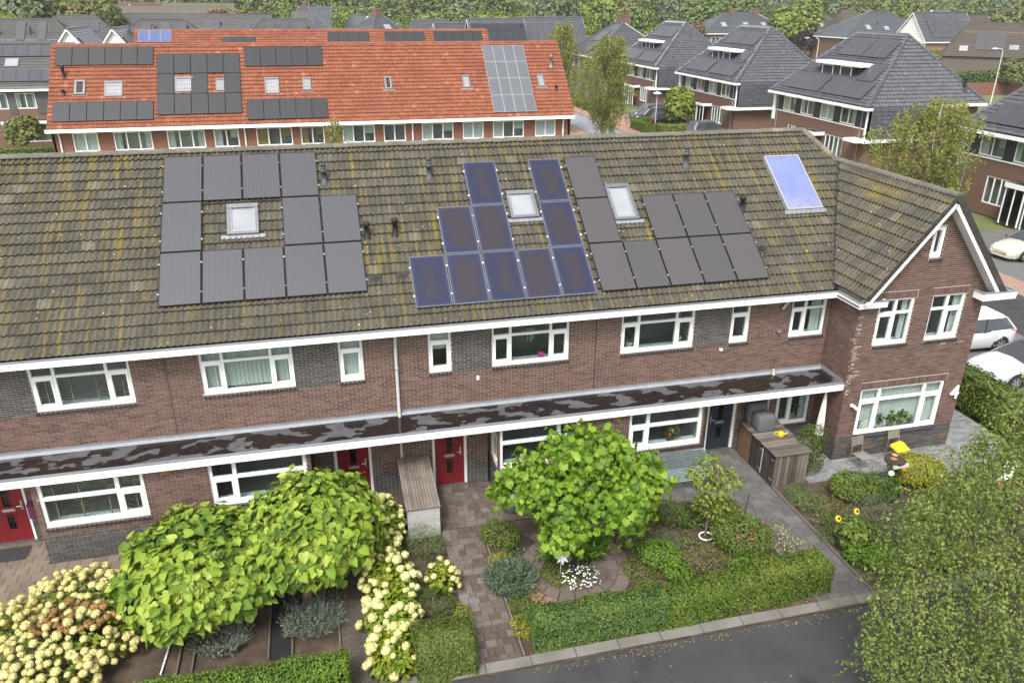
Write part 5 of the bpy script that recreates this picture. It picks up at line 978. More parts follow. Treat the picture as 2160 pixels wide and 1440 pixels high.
n = 11; e = (x1 - x0 + .06) / n; tl = obj('lid', MB().add([(x0 - .02, y0 - .03, .93), (x1 + .02, y0 - .03, .93), (x1 + .02, y1, 1.222), (x0 - .02, y1, 1.222), (x0 - .02, y0 - .03, .955), (x1 + .02, y0 - .03, .955), (x1 + .02, y1, 1.247), (x0 - .02, y1, 1.247)], QB), WOODD, t)
for i in range(n): a = x0 - .03 + i * e; obj('lid_slat', MB().add([(a, y0 - .05, .957), (a + e - .012, y0 - .05, .957), (a + e - .012, y1, 1.249), (a, y1, 1.249), (a, y0 - .05, .985), (a + e - .012, y0 - .05, .985), (a + e - .012, y1, 1.277), (a, y1, 1.277)], QB), WOODG, tl)
t = thing('bin_store', 'dark plank bin store with black doors beside the blue door', 'bin store', (17.1, -1.2, 0)); x0, x1, y0, y1 = 16.58, 17.68, -2.22, -.12
obj('carcass', MB().box(x0 + .03, x1 - .03, y0 + .03, y1, .02, 1.06), WOODK, t)
n = 9; e = (x1 - x0) / n
for i in range(n): obj('front_board', MB().box(x0 + i * e, x0 + (i + 1) * e - .018, y0 - .0, y0 + .028, .02, 1.05), WOODD, t)
n = 20; e = (y1 - y0 - .03) / n
for i in range(n): a = y0 + .03 + i * e; obj('side_board', MB().box(x0 - .0, x0 + .028, a, a + e - .018, .02, 1.05), WOODB if i > 12 else WOODK, t)
for k in (0, 1):
    for z in (.2, .85): obj('hinge', MB().box(x0 - .012, x0 - .001, y0 + .06 + k * .62, y0 + .2 + k * .62, z, z + .03), HANDLE, t)
obj('door_bar', MB().box(x0 - .014, x0 - .001, y0 + .66, y0 + .7, .12, .95), WOODP, t)
n = 13; e = (y1 - y0 + .08) / n
for i in range(n): a = y0 - .05 + i * e; obj('lid_board', MB().box(x0 - .05, x1 + .05, a, a + e - .014, 1.065 + .004 * (i % 2), 1.095 + .006 * (i % 3)), WOODD, t)
CUSH = mat('cushion_grey', [(.085, .088, .095), (.12, .122, .13)], .9, ns=4, bs=.3)
def soft(name, c, h, mt, parent=None, r=.05):
    mb = MB(); c = np.array(c); h = np.array(h); k = 7; V = []; 
    g = np.linspace(-1, 1, k)
    for s, ax in ((1, 2), (-1, 2), (1, 0), (-1, 0), (1, 1), (-1, 1)):
        A, B = [(1, 2), (2, 0), (0, 1)][ax]; P = np.zeros((k, k, 3)); P[..., A], P[..., B] = np.meshgrid(g, g, indexing='ij'); P[..., ax] = s
        Q = P / np.maximum(1e-6, (np.abs(P) ** 6).sum(-1, keepdims=True) ** (1 / 6)); Q = Q.reshape(-1, 3) * h + c + .006 * np.sin(Q.reshape(-1, 3)[:, [1, 2, 0]] * 9)
        F = [[i * k + j, i * k + j + 1, (i + 1) * k + j + 1, (i + 1) * k + j] for i in range(k - 1) for j in range(k - 1)]; mb.add(Q, F if s > 0 else [f[::-1] for f in F], .5)
    return obj(name, mb, mt, parent, True) if parent is not None else obj(name, mb, mt, None, True, loc=tuple(c - np.array([0, 0, h[2]])))
tag(soft('cushion', (17.0, -.72, 1.37), (.3, .24, .27), CUSH), 'plump grey garden cushion on the dark bin store', 'cushion'); tag(soft('cushion', (16.98, -.3, 1.45), (.32, .14, .34), CUSH), 'tall grey cushion leaning on wall behind another cushion', 'cushion')
YEL = mat('yellow_plastic', [(.75, .5, .01), (.85, .6, .02)], .45)
t = thing('watering_can', 'small bright yellow watering can on the dark bin store', 'watering can', (17.3, -1.25, 1.1)); obj('body', MB().lathe([(.07, 0), (.085, .02), (.08, .12), (.06, .14)], (17.3, -1.25, 1.1), 12), YEL, t, True); obj('spout', MB().tube([(17.36, -1.28, 1.15), (17.47, -1.33, 1.24)], [.02, .014], 6), YEL, t); obj('handle', MB().tube([(17.24, -1.23, 1.2), (17.13, -1.2, 1.25), (17.11, -1.19, 1.17), (17.22, -1.23, 1.12)], .011, 6), YEL, t)
# metal chairs
CHM = mat('chair_metal', [(.28, .26, .22), (.36, .34, .29)], .45, metal=.5)
def chair(label, x, y, rz):
    t = thing('garden_chair', label, 'chair', (0, 0, 0), 'metal garden chairs'); s = .21
    def perf(parent, name, P00, U, V, nu, nv):
        mb = MB(); P00, U, V = map(np.array, (P00, U, V)); h = .32
        for i in range(nu):
            for j in range(nv):
                a, b = i / nu, j / nv; du, dv = 1 / nu, 1 / nv; c = [P00 + U * (a + x_ * du) + V * (b + y_ * dv) for x_, y_ in ((0, 0), (1, 0), (1, 1), (0, 1))]; d = [P00 + U * (a + x_ * du) + V * (b + y_ * dv) for x_, y_ in ((h, h), (1 - h, h), (1 - h, 1 - h), (h, 1 - h))]; mb.add(c + d, [[0, 1, 5, 4], [1, 2, 6, 5], [2, 3, 7, 6], [3, 0, 4, 7]])
        return obj(name, mb, CHM, parent)
    perf(t, 'seat', (-s, -.22, .45), (2 * s, 0, 0), (0, .44, -.02), 9, 9); perf(t, 'backrest', (-s, .26, .66), (2 * s, 0, 0), (0, .05, .24), 9, 5)
    for k in (-1, 1):
        obj('side_frame', MB().tube([(k * s, .36, .0), (k * s, .24, .42), (k * s, .25, .6), (k * s, .32, .92)], .011, 6), CHM, t); obj('front_leg', MB().tube([(k * s, .22, .44), (k * s, -.2, .46), (k * s, -.235, .43), (k * s, -.26, 0)], .011, 6), CHM, t)
    obj('top_rail', MB().tube([(-s, .32, .92), (s, .32, .92)], .011, 6), CHM, t); t.location = (x, y, .045); t.rotation_euler = (0, 0, rz); return t
chair('empty perforated metal chair by the gable window', 19.75, -1.95, .12); chair('perforated metal chair holding a yellow cushion', 21.1, -1.85, .1)
mb = MB(); V = []; nu, nv = 10, 9
for i in range(nu):
    for j in range(nv): a = i / (nu - 1) * 2 - 1; b = j / (nv - 1); V.append((21.08 + a * .24, -2.12 + b * .42 + .05 * a, .56 + .17 * (1 - a * a) * math.sin(b * 3.0) + .04 * b))
mb.add(V, [[i * nv + j, i * nv + j + 1, (i + 1) * nv + j + 1, (i + 1) * nv + j] for i in range(nu - 1) for j in range(nv - 1)]); mb.add(np.array(V) - (0, 0, .05), [[i * nv + j, (i + 1) * nv + j, (i + 1) * nv + j + 1, i * nv + j + 1] for i in range(nu - 1) for j in range(nv - 1)])
B_ = list(range(nv)) + [i * nv + nv - 1 for i in range(1, nu)] + [(nu - 1) * nv + j for j in range(nv - 2, -1, -1)] + [i * nv for i in range(nu - 2, 0, -1)]; VV = np.array(V); mb.add(np.concatenate([VV[B_], VV[B_] - (0, 0, .05)]), [[i, i + len(B_), (i + 1) % len(B_) + len(B_), (i + 1) % len(B_)] for i in range(len(B_))])
tag(obj('yellow_cushion', mb, YEL, None, True), 'bright yellow curved cushion lying on a metal chair', 'cushion')
# bird table
t = thing('bird_table', 'rustic bird table on a wooden post before the golden bush', 'bird table', (19.8, -3.15, 0)); X, Y_ = 19.8, -3.15
obj('post', MB().tube([(X - .03, Y_, -.02), (X, Y_ + .01, .55), (X + .03, Y_, 1.0)], [.055, .05, .045], 8), mat('post_wood', [(.16, .13, .1), (.24, .2, .16)], .9, bs=.3), t, True)
obj('tray', MB().lathe([(.05, .97), (.27, 1.0), (.29, 1.04), (.28, 1.09), (.0, 1.1)], (X + .02, Y_, 0), 11, sx=1.05), mat('mossy_tray', [(.025, .02, .016), (.06, .05, .035)], .95, bs=.6), t); obj('roof_sheet', MB().box(X - .2, X + .3, Y_ - .26, Y_ - .2, .93, 1.03), mat('aluminium', [(.42, .42, .4), (.55, .55, .53)], .5), t)
TER = bpy.data.materials['terracotta']
tag(obj('saucer', MB().lathe([(.06, 0), (.1, .035), (.09, .035), (.06, .012), (.0, .012)], (19.72, -3.2, 1.105), 14), TER, None, True, loc=(19.72, -3.2, 1.105)), 'terracotta saucer on the left of the bird table', 'saucer'); tag(obj('saucer', MB().lathe([(.05, 0), (.085, .03), (.075, .03), (.05, .012), (.0, .012)], (19.9, -3.02, 1.105), 14), mat('saucer_tan', [(.4, .24, .13), (.5, .3, .17)], .7), None, True, loc=(19.9, -3.02, 1.105)), 'tan saucer at the back of the bird table', 'saucer')
def ball(label, p, r, m, spots=False):
    t = thing('hanging_ball', label, 'ball', (p[0], p[1], p[2] - r)); a = np.linspace(-1.5, 1.5, 9); obj('shell', MB().lathe([(max(.001, r * math.cos(x)), r * math.sin(x)) for x in a], p, 14), m, t, True); obj('cord', MB().tube([(p[0], p[1], p[2] + r), (p[0], p[1], p[2] + r + .12)], .005, 4), BLACK, t)
    if spots:
        for k in (-.4, .3): obj('hole', MB().lathe([(.016, 0), (.0, .004)], (p[0] + k * r, p[1] - r * 1.0, p[2]), 8), BLACK, t)
ball('white ball with holes hanging left under the bird table', (19.58, -3.38, .78), .085, WHITE2, True); ball('orange ball hanging right under the bird table', (20.0, -3.35, .84), .06, mat('orange_paint', [(.75, .2, .01), (.85, .26, .02)], .5))
# folded parasol
t = thing('folded_parasol', 'folded white parasol standing in the corner by the gable', 'parasol', (18.85, -.95, 0)); mb = MB(); prof = [(.02, .75), (.1, .8), (.085, 1.2), (.06, 1.7), (.03, 2.15), (.012, 2.3)]; V = []; k = 16
for r_, z in prof: V += [(18.85 + r_ * (1 + .35 * (j % 2)) * math.cos(j * 2 * math.pi / k), -.95 + r_ * (1 + .35 * (j % 2)) * math.sin(j * 2 * math.pi / k), z) for j in range(k)]
obj('cloth', mb.add(V, [[i * k + j, i * k + (j + 1) % k, (i + 1) * k + (j + 1) % k, (i + 1) * k + j] for i in range(5) for j in range(k)]), mat('parasol_cloth', [(.62, .62, .6), (.72, .72, .7)], .85), t); obj('pole', MB().tube([(18.85, -.95, .05), (18.85, -.95, 2.35)], .018, 8), WHITE2, t); obj('base', MB().lathe([(.2, .045), (.2, .09), (.04, .11)], (18.85, -.95, 0), 12), VENTM, t)
# teal bench
TEAL = mat('teal_metal', [(.2, .28, .29), (.27, .35, .36)], .5, metal=.2); t = thing('wire_bench', 'pale teal wire bench with high curved back before the bay window', 'bench', (13.9, -1.7, 0)); x0, x1, yb = 13.0, 14.85, -1.22
for i in range(9): y = -1.92 + i * .075; obj('seat_slat', MB().box(x0, x1, y, y + .035, .43, .445), TEAL, t)
bk = MB(); 
for i in range(50): u = x0 + (x1 - x0) * i / 49; bk.tube([(u, yb - .06, .45), (u, yb + .02, .98)], .0045, 4, cap=False)
for i in range(12): z = .47 + i * .045; y = yb - .06 + .08 * (z - .45) / .53; bk.tube([(x0, y, z), (x1, y, z)], .0035, 4, cap=False)
obj('back_mesh', bk, TEAL, t)['kind'] = 'stuff'; obj('back_frame', MB().tube([(x0, yb - .08, .42), (x0, yb + .01, .9), (x0 + .06, yb + .03, .99), (x1 - .06, yb + .03, .99), (x1, yb + .01, .9), (x1, yb - .08, .42)], .016, 8), TEAL, t, True)
sm = MB()
for i in range(16): v = i / 15; sm.tube([(x1, -1.92 + .6 * v, .45), (x1 + .01, -1.9 + .68 * v, .45 + (.02 + .5 * v ** 1.3))], .004, 4, cap=False)
obj('arm_mesh', sm, TEAL, t)['kind'] = 'stuff'; obj('arm_frame', MB().tube([(x1, -1.94, .44), (x1 + .01, -1.7, .58), (x1 + .01, -1.35, .86), (x1, yb + .02, .96)], .014, 6), TEAL, t, True)
for x in (x0 + .03, x1 - .03):
    for y in (-1.9, -1.3): obj('leg', MB().tube([(x, y, .045), (x, y, .44)], .015, 6), TEAL, t)
# small garden things
mb = MB(); a = np.arange(20) * 2 * math.pi / 20; mb.tube([(13.6 + .17 * math.cos(x), -3.95 + .17 * math.sin(x), .09 + .01 * math.cos(x)) for x in np.append(a, a[0])], .022, 8, cap=False); tag(obj('white_ring', mb, WHITE2, None, True), 'white ring lying round the stem of the young tree', 'ring')
t = thing('pinwheel', 'white pinwheel flower on a stick inside the ring paving', 'pinwheel', (9.42, -4.45, 0)); c = np.array((9.42, -4.5, .62)); N = nrm((-.05, -.6, .75)); X = nrm(np.cross(N, UP)); Yv = np.cross(N, X); obj('stick', MB().tube([(9.42, -4.43, 0), c - N * .02], .009, 5), WHITE2, t)
for i in range(8):
    q = i * math.pi / 4; D = math.cos(q) * X + math.sin(q) * Yv; E = -math.sin(q) * X + math.cos(q) * Yv; obj('petal', MB().add([c, c + D * .1 + E * .045 + N * .03, c + D * .2 + N * .005, c + D * .11 - E * .03 - N * .01], [[0, 1, 2, 3]]), mat('petal_pearl', [(.66, .62, .66), (.75, .72, .74)], .5) if i == 0 else bpy.data.materials['petal_pearl'], t)
tag(obj('green_stake', MB().tube([(14.95, -3.5, 0), (15.05, -3.45, .85)], .014, 6), mat('stake_green', [(.01, .05, .03), (.02, .08, .05)], .5)), 'thin dark green stake in the bed beside the charcoal path', 'stake')
t = thing('garden_bird_ornament', 'white garden ornament with two raised blades and red feet in bushes', 'ornament', (22.2, -4.6, 0)); c = np.array((22.2, -4.6, 1.05)); obj('body', MB().tube([c + (-.3, -.05, -.08), c + (-.1, -.05, 0), c + (.1, -.05, .05), c + (.25, 0, .02)], [.02, .08, .07, .02], 8), WHITE2, t, True); obj('post', MB().tube([c + (0, -.03, 0), (22.2, -4.6, 0)], .012, 5), WHITE2, t)
for dx, tilt in ((-.02, .05), (.2, .45)):
    B0 = c + (dx, 0, .05); D = nrm((tilt, .1, 1)); E = np.array((.96, -.1, -tilt)); obj('blade', MB().prism([B0, B0 + D * .12 + E * .06, B0 + D * .3 + E * .075, B0 + D * .45 + E * .02, B0 + D * .42 - E * .05, B0 + D * .2 - E * .06], (0, .015, 0)), WHITE2, t)
for dx in (-.22, .3): obj('foot', MB().box(c[0] + dx - .1, c[0] + dx + .05, c[1] - .12, c[1] - .08, .86, .92), mat('red_paint', [(.6, .03, .02), (.7, .05, .03)], .5) if dx < 0 else bpy.data.materials['red_paint'], t)
tag(obj('doormat', MB().box(-4.45, -3.6, -.75, -.2, .046, .062), mat('rubber_mat', [(.02, .02, .021), (.05, .05, .052)], .8, ns=40, nw=.9, rw=.1, bs=.8, bscale=50)), 'dark ribbed doormat before the leftmost red door', 'doormat')
tag(obj('plant_pot', MB().lathe([(.15, 0), (.2, .05), (.26, .3), (.28, .36), (.25, .36), (.22, .3), (.0, .28)], (8.85, -1.6, .05), 16), mat('glazed_green', [(.12, .15, .13), (.17, .2, .17)], .4), None, True, loc=(8.85, -1.6, .05)), 'round grey green plant pot below the plane tree', 'plant pot')
obj('mailbox', MB().box(-3.5, -3.18, -.14, -.002, .82, 1.2).add([(-3.51, -.15, 1.2), (-3.17, -.15, 1.2), (-3.17, -.002, 1.2), (-3.51, -.002, 1.2), (-3.51, -.15, 1.22), (-3.17, -.15, 1.22), (-3.17, -.002, 1.27), (-3.51, -.002, 1.27)], QB), mat('purple_paint', [(.12, .03, .07), (.16, .045, .1)], .45), near)
# things on window sills
def potted(label, x, y, z, s, pot, lm, n=60, h=1.0, flower=None):
    t = thing('potted_plant', label, 'potted plant', (x, y, z)); obj('pot', MB().lathe([(.06 * s, 0), (.085 * s, .1 * s), (.09 * s, .13 * s), (.075 * s, .13 * s), (.0, .11 * s)], (x, y, z), 10), pot, t, True); mb = MB(); scatter(mb, [((x, y, z + (.13 + .12 * h) * s), (.11 * s, .09 * s, .14 * h * s))], n, .09 * s, OVAL, shell=(.2, 1.0)); obj('leaves', mb, lm, t)['kind'] = 'stuff'
    if flower: f = MB(); P, N = lobe_pts([((x, y, z + .33 * s), (.1 * s, .07 * s, .08 * s))], 14); place_leaves(f, P, N + np.array([0, -.5, .3]), unit(len(P)), .07 * s, OVAL); obj('petals', f, flower, t)
POTC = mat('pot_cream', [(.5, .47, .4), (.6, .57, .5)], .5); POTB = mat('pot_brown', [(.12, .06, .03), (.18, .09, .05)], .5); POTG = mat('pot_olive', [(.12, .14, .05), (.17, .2, .08)], .5); yw = -1.3 + .23
for lab, x, s, pot, lm, fl in (('brown jar plant at left end of the gable window sill', 20.0, 1.3, POTB, L_DRY, None), ('cream pot third from right on gable window sill', 20.85, 1.4, POTC, L_GRY, None), ('olive pot plant in the middle of gable window sill', 21.25, 1.5, POTG, L_BRT, None), ('white orchid in a green pot on gable window sill', 21.62, 1.6, POTG, L_MID, bpy.data.materials['petal_white']), ('purple pot at right on gable window sill', 21.95, .9, bpy.data.materials['purple_paint'], L_DRK, None)): potted(lab, x, yw, .82, s, pot, lm, flower=fl)
potted('spiky plant in wicker pot inside the third wide upper window', 14.35, .3, 3.8, 1.6, POTC, L_BRT, h=2.2); potted('leafy plant inside left pane of the third wide upper window', 12.85, .3, 3.8, 1.5, POTC, L_DRK, h=1.5); potted('bowl of dried flowers in the right bay window', 13.9, -.78, 1.14, 1.7, POTB, L_DRY); potted('green plant in small window under the canopy end', 18.62, .3, .74, 1.6, POTC, L_MID, h=1.6)
tag(obj('pink_jug', MB().lathe([(.07, 0), (.085, .03), (.08, .14), (.07, .17), (.0, .16)], (10.15, .22, 3.8), 12), mat('pink_glaze', [(.65, .05, .25), (.75, .08, .32)], .4), None, True, loc=(10.15, .22, 3.8)), 'bright pink jug on the second wide upper window sill', 'jug')
mb = MB(); mb.lathe([(.12, .0), (.13, .01), (.12, .02)], (9.85, .24, 4.68), 12)
for i in range(14): a = i * .45; r_ = .03 + .09 * (i % 3) / 2; mb.tube([(9.85 + r_ * math.cos(a), .24 + r_ * math.sin(a), 4.68), (9.85 + r_ * math.cos(a), .24 + r_ * math.sin(a), 4.3 + .1 * (i % 4))], .009, 4)
tag(obj('shell_chime', mb, mat('shell_white', [(.6, .58, .52), (.72, .7, .65)], .6)), 'white shell chime hanging in the second wide upper window', 'wind chime')
# ================================================================== cars
TYRE = mat('tyre', [(.012, .012, .012), (.02, .02, .02)], .85); RIM = mat('alloy_rim', [(.45, .45, .46), (.55, .55, .56)], .35, metal=.7); CARGL = mat('car_glass', [(.025, .03, .035), (.05, .056, .06)], .06, spec=.9); HEADL = mat('headlight', [(.5, .52, .55), (.65, .67, .7)], .15, spec=.8); TAIL = mat('tail_light', [(.4, .015, .012), (.5, .03, .02)], .25); TRIM = mat('car_trim', [(.015, .015, .016), (.025, .025, .026)], .5)
def paint(name, c, rough=.25):
    m, nt, b = newmat(name); b.inputs['Base Color'].default_value = (*c, 1); b.inputs['Roughness'].default_value = rough; b.inputs['Coat Weight'].default_value = .6; b.inputs['Coat Roughness'].default_value = .05; return m
def car(label, x, y, rz, pm, kind='hatch', roofm=None, z=0.0):
    t = thing('parked_car', label, 'car', (0, 0, 0), 'parked cars')
    S = {'hatch': [(2.08, .5, .5, .55), (2.02, .7, .62, .66), (1.8, .8, .72, .78), (1.35, .86, .84, .9), (.95, .87, .9, .99), (0, .88, .93, .96), (-1.2, .88, .96, .98), (-1.75, .85, .97, 1.0), (-1.98, .78, .92, .97), (-2.06, .6, .6, .66)],
         'coupe': [(2.2, .5, .48, .52), (2.14, .72, .58, .62), (1.9, .82, .68, .74), (1.3, .88, .8, .87), (.8, .89, .86, .94), (0, .9, .89, .92), (-1.2, .9, .92, .94), (-1.8, .86, .93, .97), (-2.1, .78, .88, .93), (-2.18, .6, .6, .66)],
         'suv': [(2.25, .5, .55, .62), (2.18, .75, .7, .76), (1.95, .85, .84, .9), (1.4, .9, .96, 1.03), (1.0, .91, 1.0, 1.08), (0, .92, 1.04, 1.07), (-1.4, .92, 1.06, 1.08), (-1.9, .89, 1.07, 1.1), (-2.15, .82, 1.0, 1.05), (-2.22, .65, .65, .7)]}[kind]
    C = {'hatch': (1.02, .2, -1.45, -1.93, .93, 1.46, .82, .6), 'coupe': (.88, .02, -.9, -1.75, .9, 1.36, .84, .58), 'suv': (1.1, .35, -1.75, -2.1, 1.04, 1.68, .86, .66)}[kind]
    mb = MB(); V = []
    for (xx, hw, zb, zt) in S:
        h = [(hw * .9, .2), (hw * .985, .32), (hw, .5 * zb + .18), (hw * .985, zb - .1), (hw * .93, zb), (hw * .7, zt), (0, zt + .025)]; V += [(xx, a, b) for a, b in h] + [(xx, -a, b) for a, b in h[-2::-1]]
    k = 13; mb.add(V, [[i * k + j, (i + 1) * k + j, (i + 1) * k + j + 1, i * k + j + 1] for i in range(len(S) - 1) for j in range(k - 1)], .5); mb.poly(V[:k]); mb.poly(V[-k:]); mb.box(-1.95, 1.95, -.75, .75, .18, .22)
    obj('body', mb, pm, t, True)
    a, b, c, d, zb, zr, wb, wt = C; n = 6
    def ring(f): # f 0..1 belt to roof
        xa, xd, w, z = a + (b - a) * f, d + (c - d) * f, wb + (wt - wb) * f, zb + (zr - zb) * f - .03 * (1 - f); return [(xa + .1 * (1 - f * .3), y_ * w * .9, z) for y_ in np.linspace(1, -1, 5)] + [(xa - .12, -w, z), ((xa + xd) / 2, -w * 1.03, z), (xd + .12, -w, z)] + [(xd - .06, y_ * w * .88, z) for y_ in np.linspace(-1, 1, 5)] + [(xd + .12, w, z), ((xa + xd) / 2, w * 1.03, z), (xa - .12, w, z)]
    R0, R1 = ring(0), ring(.9); m = len(R0); g = MB(); g.add(R0 + R1, [[i, (i + 1) % m, m + (i + 1) % m, m + i] for i in range(m)], .5); obj('glazing', g, CARGL, t, False)
    r = MB(); R2 = ring(1.0); top = [((p[0] - (b + c) / 2) * .93 + (b + c) / 2, p[1] * .9, zr + .035) for p in R2]; r.add(R1 + R2 + top, [[i, (i + 1) % m, m + (i + 1) % m, m + i] for i in range(m)] + [[m + i, m + (i + 1) % m, 2 * m + (i + 1) % m, 2 * m + i] for i in range(m)], .5); r.poly(top); obj('roof', r, roofm or pm, t, True)
    for i in (0, 4, 5, 7, 8, 12, 13, 15):
        P0, P1 = np.array(R0[i]), np.array(R1[i])
        if i in (0, 4, 8, 12): o_ = np.array([0, .006 * np.sign(P0[1]), .004]); obj('pillar', MB().tube([P0 + o_, P1 + o_], [.045, .035], 5), roofm if roofm and kind == 'coupe' else pm, t, True)
    for s in (-1, 1):
        P0, P1 = np.array(R0[6 if s < 0 else 14]), np.array(R1[6 if s < 0 else 14]); obj('pillar', MB().tube([P0 + (0, s * .005, 0), P1 + (0, s * .005, 0)], .03, 5), TRIM, t); obj('mirror', MB().lathe([(.01, -.06), (.08, -.03), (.085, .04), (.02, .08)], (a - .18, s * (wb + .14), zb + .06), 8, sx=.6, sy=1.1), roofm if kind == 'coupe' and roofm else (TRIM if kind == 'coupe' else pm), t, True)
        for zx in (.25, -.95): obj('door_handle', MB().box(zx - .09, zx + .09, s * .885 - .015, s * .885 + .015, zb - .17, zb - .14), pm, t)
        obj('headlight', MB().add([(1.62, s * .8, .74), (1.98, s * .66, .66), (2.06, s * .45, .6), (1.98, s * .5, .7), (1.75, s * .68, .79)], [[0, 1, 2, 3, 4]]), HEADL, t); obj('tail_light', MB().box(-2.1 if kind != 'hatch' else -2.03, -1.88, s * .62 - .14, s * .62 + .14, .7, .92), TAIL, t)
        for wx in (1.32, -1.3):
            ww = .89 if kind != 'hatch' else .87; rr = .33 if kind != 'suv' else .37; obj('wheel_well_shade', MB().add([(wx + (rr + .05) * math.cos(q), s * (ww + .004), rr + (rr + .05) * math.sin(q)) for q in np.linspace(-.35, math.pi + .35, 16)], [list(range(16))]), TRIM, t)  # flat black disc painted in for the shaded hollow of the wheel well
            wh = MB(); q = np.arange(18) * 2 * math.pi / 18; prof = [(rr * .62, -.1), (rr * .94, -.1), (rr, -.06), (rr, .05), (rr * .94, .09), (rr * .66, .1)]; V = [(wx + r_ * math.cos(x_), s * (ww - .085 + o_), rr + r_ * math.sin(x_)) for r_, o_ in prof for x_ in q]; wh.add(V, [[i * 18 + j, i * 18 + (j + 1) % 18, (i + 1) * 18 + (j + 1) % 18, (i + 1) * 18 + j] for i in range(5) for j in range(18)]); w_ = obj('wheel', wh, TYRE, t, True)
            rm = MB(); yo = s * (ww + .008)
            for j in range(7): q0 = j * 2 * math.pi / 7; rm.add([(wx + r_ * math.cos(q0 + da), yo, rr + r_ * math.sin(q0 + da)) for r_, da in ((.04, -.9), (.04, .9), (rr * .64, .16), (rr * .64, -.16))], [[0, 1, 2, 3]])
            q = np.arange(24) * 2 * math.pi / 24; V = [(wx + r_ * math.cos(x_), yo, rr + r_ * math.sin(x_)) for r_ in (rr * .6, rr * .68) for x_ in q]; rm.add(V, [[j, (j + 1) % 24, 24 + (j + 1) % 24, 24 + j] for j in range(24)]); obj('rim', rm, RIM, w_)
    obj('bumper_grille', MB().box(2.0 if kind == 'hatch' else 2.1, 2.1 if kind == 'hatch' else 2.2, -.42, .42, .3, .42), TRIM, t); obj('number_plate', MB().box(-2.1 if kind == 'hatch' else -2.22, -2.05, -.26, .26, .52, .63), YEL, t)
    t.location = (x, y, z); t.rotation_euler = (0, 0, rz); return t
PWH = paint('paint_white', (.58, .59, .6)); PSI = paint('paint_silver_white', (.46, .48, .51)); PCR = paint('paint_cream', (.5, .46, .37)); PBK = paint('paint_black', (.012, .014, .018)); PGR = paint('paint_graphite', (.05, .055, .06)); PMA = paint('paint_dark_roof', (.04, .03, .035))
car('white hatchback parked beyond the silver coupe beside the gable', 29.6, 5.3, math.pi - .05, PWH, 'hatch'); car('silver white coupe with dark roof parked by the hedge', 29.9, 2.2, math.pi + .02, PSI, 'coupe', PMA); car('cream cabriolet parked across the street at right edge', 43.1, 15.2, math.pi + .1, PCR, 'coupe', paint('paint_cream_top', (.05, .045, .045)))
car('black estate car facing the street beyond the roof ridge', 43.0, 69.3, math.pi, PBK, 'suv'); car('dark grey car behind the black estate car', 44.2, 72.6, math.pi, PGR, 'suv'); car('small black car behind the far clipped hedge', 44.0, 66.4, 0, PBK, 'hatch'); car('grey car with only its roof showing above the ridge', 44.6, 57.6, .1, PGR, 'suv')
# ================================================================== background houses
BRK2 = mat('brick_red_far', [(.13, .055, .036), (.19, .082, .052), (.22, .10, .07)], .9, ns=14, rw=.2, nw=.8, stretch=(1, 1, 3.2), bs=.2, bscale=20); BRK3 = mat('brick_brown_far', [(.1, .055, .04), (.15, .085, .06), (.18, .105, .08)], .9, ns=14, rw=.2, nw=.8, stretch=(1, 1, 3.2), bs=.2, bscale=20)
RENDERW = mat('white_render', [(.66, .66, .62), (.74, .74, .71)], .8, ns=1.0); SLATD = mat('charcoal_boards', [(.02, .02, .024), (.04, .04, .046)], .7)
OR_T = tilemat('orange_clay_tile', [(.2, .062, .032), (.265, .09, .047), (.325, .125, .072)], moss=((.15, .085, .025), (.19, .075, .04)), moss_amt=.12, lichen=False, rough=.75, dark=(.17, .06, .035)); BL_T = tilemat('dark_glazed_tile', [(.05, .053, .062), (.072, .076, .088), (.095, .1, .114)], lichen=False, rough=.33, spec=.7)
DK_T = tilemat('dark_far_tile', [(.065, .063, .062), (.09, .087, .084), (.115, .11, .105)], lichen=False, rough=.8); BR_T = tilemat('brown_far_tile', [(.075, .062, .05), (.1, .085, .07)], lichen=False, rough=.85); GN_T = tilemat('greenish_far_tile', [(.11, .1, .075), (.14, .13, .1)], lichen=False, rough=.85); PK_T = tilemat('pink_far_tile', [(.32, .14, .1), (.38, .19, .14)], lichen=False, rough=.85)
FW = Fr
def slope_field(f, L, W, rows, m, parent, name='tile_field', hps=(), lo=True, w0=0.0):
    mb = MB(); O, e = tile_field(mb, f, 0, W, rows, L / rows, hps, lo=lo, w0=w0, jit=.008, lift=.07); e(O); o = obj(name, mb, m, parent, True); o['kind'] = 'stuff'; return o
def wall_box(mb, x0, x1, y0, y1, z0, z1): mb.box(x0, x1, y0, y1, z0, z1)
